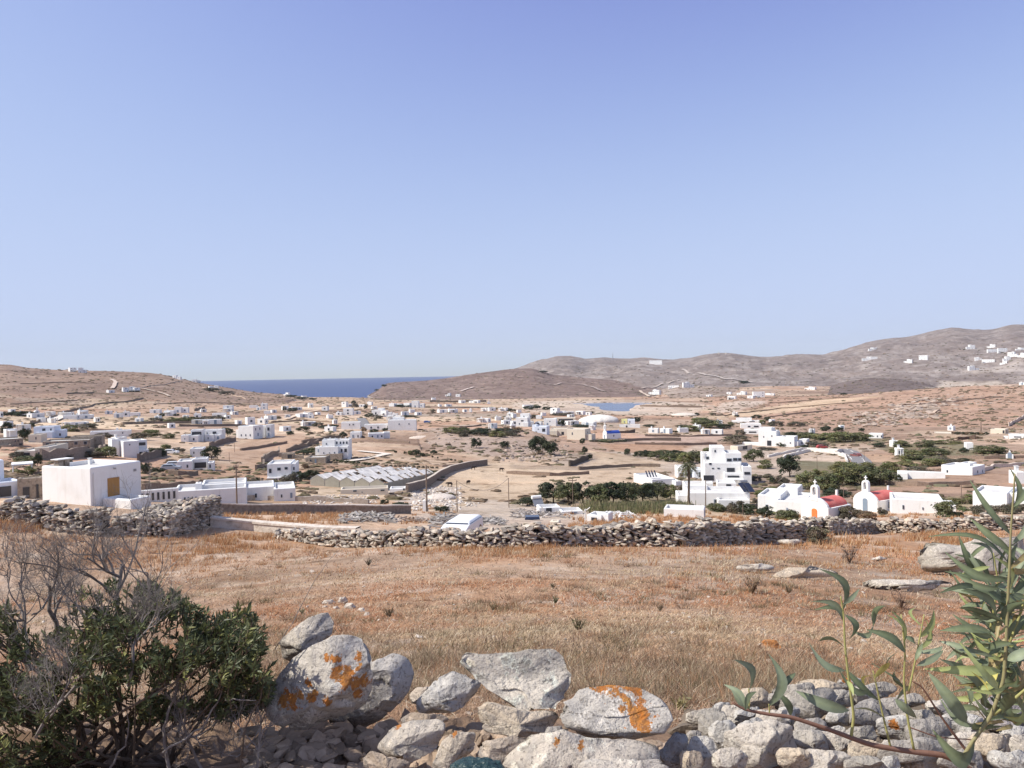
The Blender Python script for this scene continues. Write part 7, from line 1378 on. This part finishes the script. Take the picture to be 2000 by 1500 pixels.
def leafbush():
    rg = np.random.default_rng(14); root = empty('leafy_bush', ptd(200, 1480, 2.7)); tag(root, 'dense dark green leathery-leaved bush filling the lower left corner', 'bush'); O0 = np.array(root.location)
    # clump centres follow the bush outline
    top = [(-120, 1190), (0, 1165), (60, 1215), (110, 1225), (150, 1150), (200, 1120), (260, 1120), (330, 1140), (370, 1165), (420, 1200), (450, 1180), (490, 1180), (515, 1215), (530, 1260), (536, 1300)]
    tx = [q[0] for q in top]; ty = [q[1] for q in top]
    C_ = []
    while len(C_) < 1900:
        px = rg.uniform(-130, 532); t_ = np.interp(px, tx, ty); bt = np.interp(px, [-130, 130, 200, 330, 450, 535], [1620, 1560, 1430, 1400, 1400, 1370]); py = rg.uniform(t_+6, bt)
        g_ = vn(px/48., py/42., 5)
        if g_ < .40 and rg.random() < .85: continue
        if 150 < px < 430 and py > 1395 and rg.random() < .8: continue
        f = (py-t_)/(bt-t_+1); d_ = 2.75-.42*math.sin(math.pi*min(1, f*.8+.15))+rg.normal(0, .10)+.25*(1-f)
        C_.append((px, py, d_))
    br = MB(); V = []; Fc = []; Cc = []; n0 = 0
    stems = [ptd(180, 1500, 2.75), ptd(240, 1505, 2.7), ptd(120, 1505, 2.6), ptd(330, 1495, 2.75)]
    for i, (px, py, d_) in enumerate(C_):
        tip = np.array(ptd(px, py, d_)); cen = np.array(ptd(230, 1400, 2.85)); dr = tip-cen; dr /= np.linalg.norm(dr); dr = dr+np.array((0, -.15, .65))+rg.normal(0, .3, 3); dr /= np.linalg.norm(dr)
        bs = tip-dr*rg.uniform(.05, .10); br.tube([bs-O0, tip-O0], [.0022, .0014], 4, c=(.16, .09, .06), cap=False)
        if i % 34 == 0:
            st_ = np.array(stems[rg.integers(0, 4)]); md = (st_+bs)/2+rg.normal(0, .04, 3); br.tube([st_-O0, md-O0, bs-O0], [.009, .005, .0025], 5, c=(.16, .1, .07), cap=False)
        tone = rg.uniform(.6, 1.35); yl = rg.random() < .12; m_ = rg.integers(9, 15)
        for k_ in range(m_):
            a = rg.uniform(0, 6.28); ax = np.cross(dr, (0.3, .5, .8)); ax /= np.linalg.norm(ax); ay = np.cross(dr, ax); out = ax*math.cos(a)+ay*math.sin(a)
            back = rg.uniform(0, .045); ld = dr*rg.uniform(.35, 1.1)+out*rg.uniform(.5, 1.0); ld /= np.linalg.norm(ld); L_ = rg.uniform(.020, .036); w_ = L_*.15; b = tip-dr*back-O0
            nr_ = np.cross(ld, np.cross(out, ld)+rg.normal(0, .2, 3)); sd_ = np.cross(ld, dr+rg.normal(0, .5, 3)); sd_ /= np.linalg.norm(sd_)+1e-9; up_ = np.cross(sd_, ld)
            v = [b, b+ld*L_*.45+sd_*w_+up_*w_*.35, b+ld*L_, b+ld*L_*.45-sd_*w_+up_*w_*.35, b+ld*L_*.5-up_*w_*.1]
            V += v; Fc += [(n0, n0+1, n0+4), (n0+1, n0+2, n0+4), (n0+2, n0+3, n0+4), (n0+3, n0, n0+4)]; n0 += 5
            cc = np.array((.115, .13, .058) if not yl else (.22, .22, .08))*tone*rg.uniform(.7, 1.35); Cc += [cc]*5
    obj('foliage', mesh_np('foliage', np.array(V), np.array(Fc), M['leafnear'], np.array(Cc)), root)
    br.build('stem', M['bark'], root)
leafbush()
# dark trunks and dry sticks below the bush
def stick(pts, dist, r, label, mt='deadwood', nm='dry_stick', dists=None):
    P = [np.array(ptd(a, b, (dists[i] if dists else dist))) for i, (a, b) in enumerate(pts)]; P = np.array(P); t = np.linspace(0, 1, len(P)); tt = np.linspace(0, 1, len(P)*4); Q = np.stack([np.interp(tt, t, P[:, k_]) for k_ in range(3)], -1)
    Q[1:-1] += np.random.default_rng(len(pts)).normal(0, r*.6, (len(Q)-2, 3)); mb = MB(); mb.tube(Q, np.linspace(r, r*.4, len(Q)), 6); o = mb.build(nm, M[mt]); return tag(o, label, 'stick')
stick([(330, 1500), (318, 1420), (345, 1350), (350, 1290)], 2.45, .006, 'pale forked stick rising in front of the bush centre')
stick([(318, 1470), (395, 1420), (430, 1360), (440, 1320)], 2.4, .004, 'pale thin stick slanting right in front of the bush')
stick([(215, 1500), (250, 1440), (248, 1380)], 2.45, .004, 'pale stick low in front of the bush')
stick([(470, 1500), (478, 1420), (510, 1360), (518, 1300)], 2.4, .004, 'thin reddish stalk right of the bush', 'bark')
stick([(440, 1367), (500, 1368)], 2.35, .003, 'short horizontal pale twig right of the bush')
stick([(537, 1268), (575, 1210), (610, 1140), (645, 1092), (662, 1074)], 2.6, .0016, 'single long straw stalk leaning above the upright rock', 'straw' if 'straw' in M else 'deadwood', 'grass_stalk')
dead_bush('dead_shrub', 'brown dry brush at the foot of the largest boulder', (500, 1510), (520, 1420), 2.4, .005, 4, 31, .14, .6, (3, 5))
dead_bush('dead_shrub', 'brown dry brush under the left of the bush', (400, 1515), (350, 1430), 2.45, .006, 4, 33, .15, .6, (3, 5))
# small weeds in the field
def weed(px, py, h_px, label, col, seed, n=26):
    p = at(px, py); s = mpp(p); rg = np.random.default_rng(seed); mb = MB(); H = h_px*s
    for i in range(n):
        a = rg.uniform(0, 6.28); ln = rg.uniform(.2, .7); L_ = H*rg.uniform(.5, 1); e = np.array((math.cos(a)*ln*L_, math.sin(a)*ln*L_, L_)); mb.tube([(0, 0, 0), e*.5+rg.normal(0, L_*.05, 3), e], [.003+s*.3, .002+s*.2, .001+s*.12], 4, c=col, cap=False)
        for j in range(5):
            t = rg.uniform(.4, 1); b = e*t; d = rg.normal(0, 1, 3)*L_*.13; w_ = np.cross(d, (0, 0, 1))*.22; mb.add([b, b+d*.5+w_, b+d, b+d*.5-w_], [(0, 1, 2, 3)], c=np.array(col)*rg.uniform(.7, 1.5))
    o = mb.build('dry_weed', M['leaf'], None, False, p); tag(o, label, 'weed', 'dry weeds in the field')
WD = [(1470, 1160, 46, 'tall brown dry weed below the small pale flat rock', (.22, .15, .09)), (1540, 1160, 20, 'low dry weed in front of the ledge', (.2, .15, .09)), (1130, 1235, 32, 'dark green-brown weed in the middle of the field', (.13, .11, .055)), (1085, 1180, 16, 'small green tuft in the middle distance of the field', (.12, .12, .06)), (965, 1195, 22, 'brown-green tuft left of the small green tuft', (.2, .15, .08)),
      (1330, 1395, 40, 'yellowish dry weed above the gap right of the oval boulder', (.32, .27, .13)), (760, 1208, 26, 'greyish weed right of the scatter of stones', (.2, .15, .09)), (1760, 1190, 40, 'brown dry weed behind the seedling shoots', (.2, .13, .09)), (1660, 1100, 40, 'thin dark stalks near the wall end', (.16, .11, .08)), (1080, 1150, 12, 'tiny tuft near the far wall', (.15, .12, .07)), (1290, 1195, 18, 'small grey-brown tuft right of the field centre', (.2, .15, .1)), (720, 1105, 16, 'dark tuft in upper left of the field', (.12, .1, .07)), (590, 1200, 12, 'small green tuft beside the upright rock', (.12, .13, .05)), (1500, 1290, 20, 'dry tuft below the orange stone', (.3, .2, .13))]
for i, (a, b, h_, lab, c_) in enumerate(WD): weed(a, b, h_, lab, c_, 500+i)
p = at(1598, 1056); bush(1603, 1064, 50, 34, 'G', 'bare dark thorny shrub growing in the gap at the end of the long wall', 'shrubs and trees of the plain')
# ================================================================ long-leaved seedling at right
LV = MB()
def leaf(mb, a, b, wd, rg, bend=.12, col=(.21, .26, .17), nrm=None):
    a = np.array(a); b = np.array(b); ax = b-a; L_ = np.linalg.norm(ax); ax /= L_; view = np.array((0, -1., .35)) if nrm is None else np.array(nrm); view = view+rg.normal(0, .45, 3); sd_ = np.cross(ax, view); sd_ /= np.linalg.norm(sd_); up_ = np.cross(sd_, ax)
    if up_ @ np.array((0, -.3, 1)) < 0: up_ = -up_
    n = 9; V = []; tw = rg.uniform(-.7, .7); bn = rg.normal(0, bend)
    for i in range(n):
        t = i/(n-1); w_ = wd*.5*(math.sin(math.pi*min(1, t**.8))**.75 if 0 < t < 1 else 0.0)+(.0008 if t in (0, 1) else 0); c = a+ax*L_*t+up_*L_*(.10*math.sin(math.pi*t)-.10*t*t)+sd_*L_*bn*math.sin(math.pi*t); an = tw*t; s2 = sd_*math.cos(an)+up_*math.sin(an); u2 = up_*math.cos(an)-sd_*math.sin(an)
        V += [c-s2*w_+u2*w_*.30, c, c+s2*w_+u2*w_*.30]
    q = []
    for i in range(n-1):
        for j in (0, 1): q.append((3*i+j, 3*i+j+1, 3*i+j+4, 3*i+j+3))
    cc = np.tile(np.array(col), (3*n, 1)); cc[1::3] = cc[1::3]*1.0+np.array((.08, .09, .04)); mb.add(V, q, c=cc)
def seedling():
    rg = np.random.default_rng(6); root = empty('long_leaved_sapling', ptd(1900, 1500, 2.0)); tag(root, 'sapling with long grey-green leaves sprawling over the wall at right', 'sapling'); O0 = np.array(root.location)
    lf = MB(); st = MB()
    DST = 1.95
    def P(px, py, dd=0): return np.array(ptd(px, py, DST+dd))-O0
    def stem(pts, r0, r1, col, dd=0):
        Q = np.array([P(a, b, dd+(c if len(q_) > 2 else 0)) for q_ in pts for (a, b, c) in [(q_[0], q_[1], q_[2] if len(q_) > 2 else 0)]]); t = np.linspace(0, 1, len(Q)); tt = np.linspace(0, 1, len(Q)*4); Q = np.stack([np.interp(tt, t, Q[:, k_]) for k_ in range(3)], -1); k_ = np.array([.25, .5, .25]); Q[1:-1] = Q[:-2]*.25+Q[1:-1]*.5+Q[2:]*.25
        st.tube(Q, np.linspace(r0, r1, len(Q)), 7, c=col)
    RED = (.22, .12, .085); GRN = (.34, .32, .12)
    stem([(1905, 1510), (1850, 1475), (1780, 1468), (1700, 1455), (1620, 1425), (1545, 1400), (1500, 1395), (1455, 1386), (1430, 1372)], .0085, .003, RED)
    stem([(1463, 1388), (1464, 1360), (1462, 1345)], .002, .0015, GRN); stem([(1503, 1394), (1502, 1375)], .002, .0015, GRN)
    stem([(1662, 1440), (1668, 1400), (1658, 1330), (1650, 1260), (1648, 1200), (1642, 1165)], .004, .0018, GRN)
    stem([(1740, 1462), (1725, 1400), (1712, 1340), (1705, 1310)], .003, .0015, GRN); stem([(1785, 1465), (1772, 1400), (1765, 1330), (1768, 1270), (1760, 1200)], .0035, .0016, GRN); stem([(1775, 1350), (1790, 1280), (1805, 1200)], .0028, .0014, GRN)
    stem([(1880, 1480), (1905, 1440), (1935, 1400), (1960, 1330), (1965, 1260), (1968, 1180), (1972, 1100), (1974, 1040), (1980, 960), (1982, 925)], .0055, .0018, (.27, .24, .12)); stem([(1890, 1470), (1860, 1430), (1838, 1400), (1800, 1340), (1780, 1330)], .004, .0016, RED, .06)
    stem([(1940, 1395), (1975, 1370), (2010, 1340)], .005, .003, GRN); stem([(1955, 1330), (1930, 1250), (1950, 1140), (1940, 1080)], .0035, .0016, GRN, .12); stem([(1970, 1260), (2000, 1180), (2015, 1090)], .004, .002, GRN, .05); stem([(1775, 1420), (1830, 1440), (1900, 1445)], .002, .0014, RED, .08)
    G1 = (.19, .22, .15); G2 = (.135, .16, .095); G3 = (.33, .36, .14); YL = (.50, .44, .13); DKL = (.10, .125, .075)
    S_ = DST/F
    def lv(a, b, w_, c=G1, dd=0, dt=None, bend=.2): leaf(lf, P(a[0], a[1], dd), P(b[0], b[1], dd+(rg.uniform(-.05, .05) if dt is None else dt)), w_*S_*.78, rg, bend, np.array(c)*rg.uniform(.85, 1.2))
    for a, b, w_, c in [((1463, 1350), (1440, 1290), 24, G1), ((1502, 1380), (1501, 1278), 26, G1), ((1545, 1398), (1521, 1352), 20, DKL), ((1521, 1352), (1553, 1311), 18, DKL), ((1463, 1390), (1428, 1345), 20, G1), ((1456, 1386), (1416, 1335), 18, G1), ((1456, 1388), (1480, 1352), 14, G2),
        ((1645, 1195), (1608, 1112), 22, G2), ((1646, 1180), (1680, 1152), 12, G1), ((1648, 1215), (1588, 1175), 16, G1), ((1648, 1205), (1598, 1192), 14, G2), ((1650, 1200), (1662, 1248), 26, DKL), ((1668, 1234), (1706, 1222), 14, G1), ((1706, 1222), (1730, 1180), 14, G2), ((1650, 1265), (1600, 1248), 18, G2), ((1650, 1310), (1583, 1252), 26, G1), ((1650, 1308), (1722, 1368), 22, DKL), ((1655, 1330), (1668, 1355), 12, G3),
        ((1658, 1388), (1556, 1352), 28, G1), ((1668, 1385), (1732, 1400), 26, G1), ((1664, 1375), (1688, 1340), 10, YL), ((1768, 1275), (1698, 1228), 22, DKL), ((1766, 1250), (1748, 1195), 18, G3), ((1765, 1260), (1738, 1200), 16, G3), ((1766, 1245), (1788, 1250), 18, G2), ((1792, 1270), (1812, 1210), 14, G3), ((1790, 1275), (1842, 1258), 16, G1), ((1795, 1245), (1828, 1192), 18, G3), ((1802, 1225), (1790, 1185), 10, G3),
        ((1708, 1325), (1735, 1290), 16, YL), ((1708, 1320), (1690, 1340), 12, YL), ((1755, 1330), (1708, 1290), 14, G2), ((1768, 1345), (1745, 1300), 12, G2), ((1730, 1310), (1750, 1270), 14, DKL), ((1780, 1340), (1748, 1365), 26, G1), ((1748, 1365), (1792, 1405), 22, G1), ((1700, 1350), (1640, 1300), 20, G2), ((1790, 1300), (1845, 1270), 16, G1), ((1788, 1290), (1800, 1255), 12, G2),
        ((1888, 1412), (1815, 1318), 34, G1), ((1925, 1388), (1852, 1288), 32, G1), ((1905, 1440), (1828, 1425), 40, G2), ((1955, 1310), (1815, 1302), 26, G3), ((1968, 1315), (1880, 1302), 34, G1), ((1925, 1345), (1950, 1310), 18, YL), ((1930, 1350), (1900, 1310), 18, YL), ((1950, 1340), (1885, 1250), 26, G3), ((1955, 1395), (1970, 1350), 30, G2), ((1960, 1400), (1985, 1360), 26, G3),
        ((1975, 1045), (1903, 935), 20, G2), ((1978, 1000), (1974, 915), 16, G2), ((1980, 990), (2003, 930), 16, G2), ((1978, 1060), (2005, 1010), 16, G1), ((1972, 1075), (1900, 1012), 20, G2), ((1970, 1100), (1825, 1045), 18, G2), ((1972, 1130), (1850, 1078), 22, G2), ((1970, 1140), (1842, 1142), 26, G1), ((1975, 1150), (2010, 1080), 20, G1), ((1968, 1180), (1885, 1148), 24, DKL), ((1945, 1200), (1890, 1150), 22, DKL),
        ((1962, 1215), (1868, 1180), 16, DKL), ((1935, 1235), (1842, 1226), 24, G2), ((1935, 1245), (1868, 1200), 20, G2), ((1960, 1260), (1912, 1262), 30, DKL), ((1965, 1250), (2010, 1200), 24, G2), ((1968, 1290), (2010, 1262), 26, G1), ((1968, 1230), (2005, 1170), 22, DKL), ((1955, 1290), (1900, 1230), 22, G3), ((1960, 1200), (1925, 1130), 20, G2), ((1968, 1160), (1950, 1090), 18, G3), ((1972, 1120), (1990, 1060), 18, G2), ((1940, 1120), (1905, 1060), 18, G1), ((1950, 1150), (1870, 1120), 18, G2)]:
        lv(a, b, w_, c, rg.uniform(-.06, .10))
    for i in range(190):
        t = rg.uniform(0, 1)**.8; px = 1955+rg.normal(0, 30); py = 1090+t*330; sg = -1 if rg.random() < .55 else 1; lv((px, py), (px+sg*rg.uniform(20, 80), py+rg.uniform(-80, 25)), rg.uniform(9, 20), [G1, G2, DKL, G3, G1, G2, (.30, .22, .10)][rg.integers(0, 7)], rg.uniform(.0, .28))
    lf.build('foliage', M['leafnear'], root, True); st.build('stem', M['stemm'], root, True)
M['stemm'] = mat('sapling_stem', attr=True, rough=.6, nz=[(60, (.7, .6, .5), .5, .7, .5, 'MULTIPLY')])
seedling()
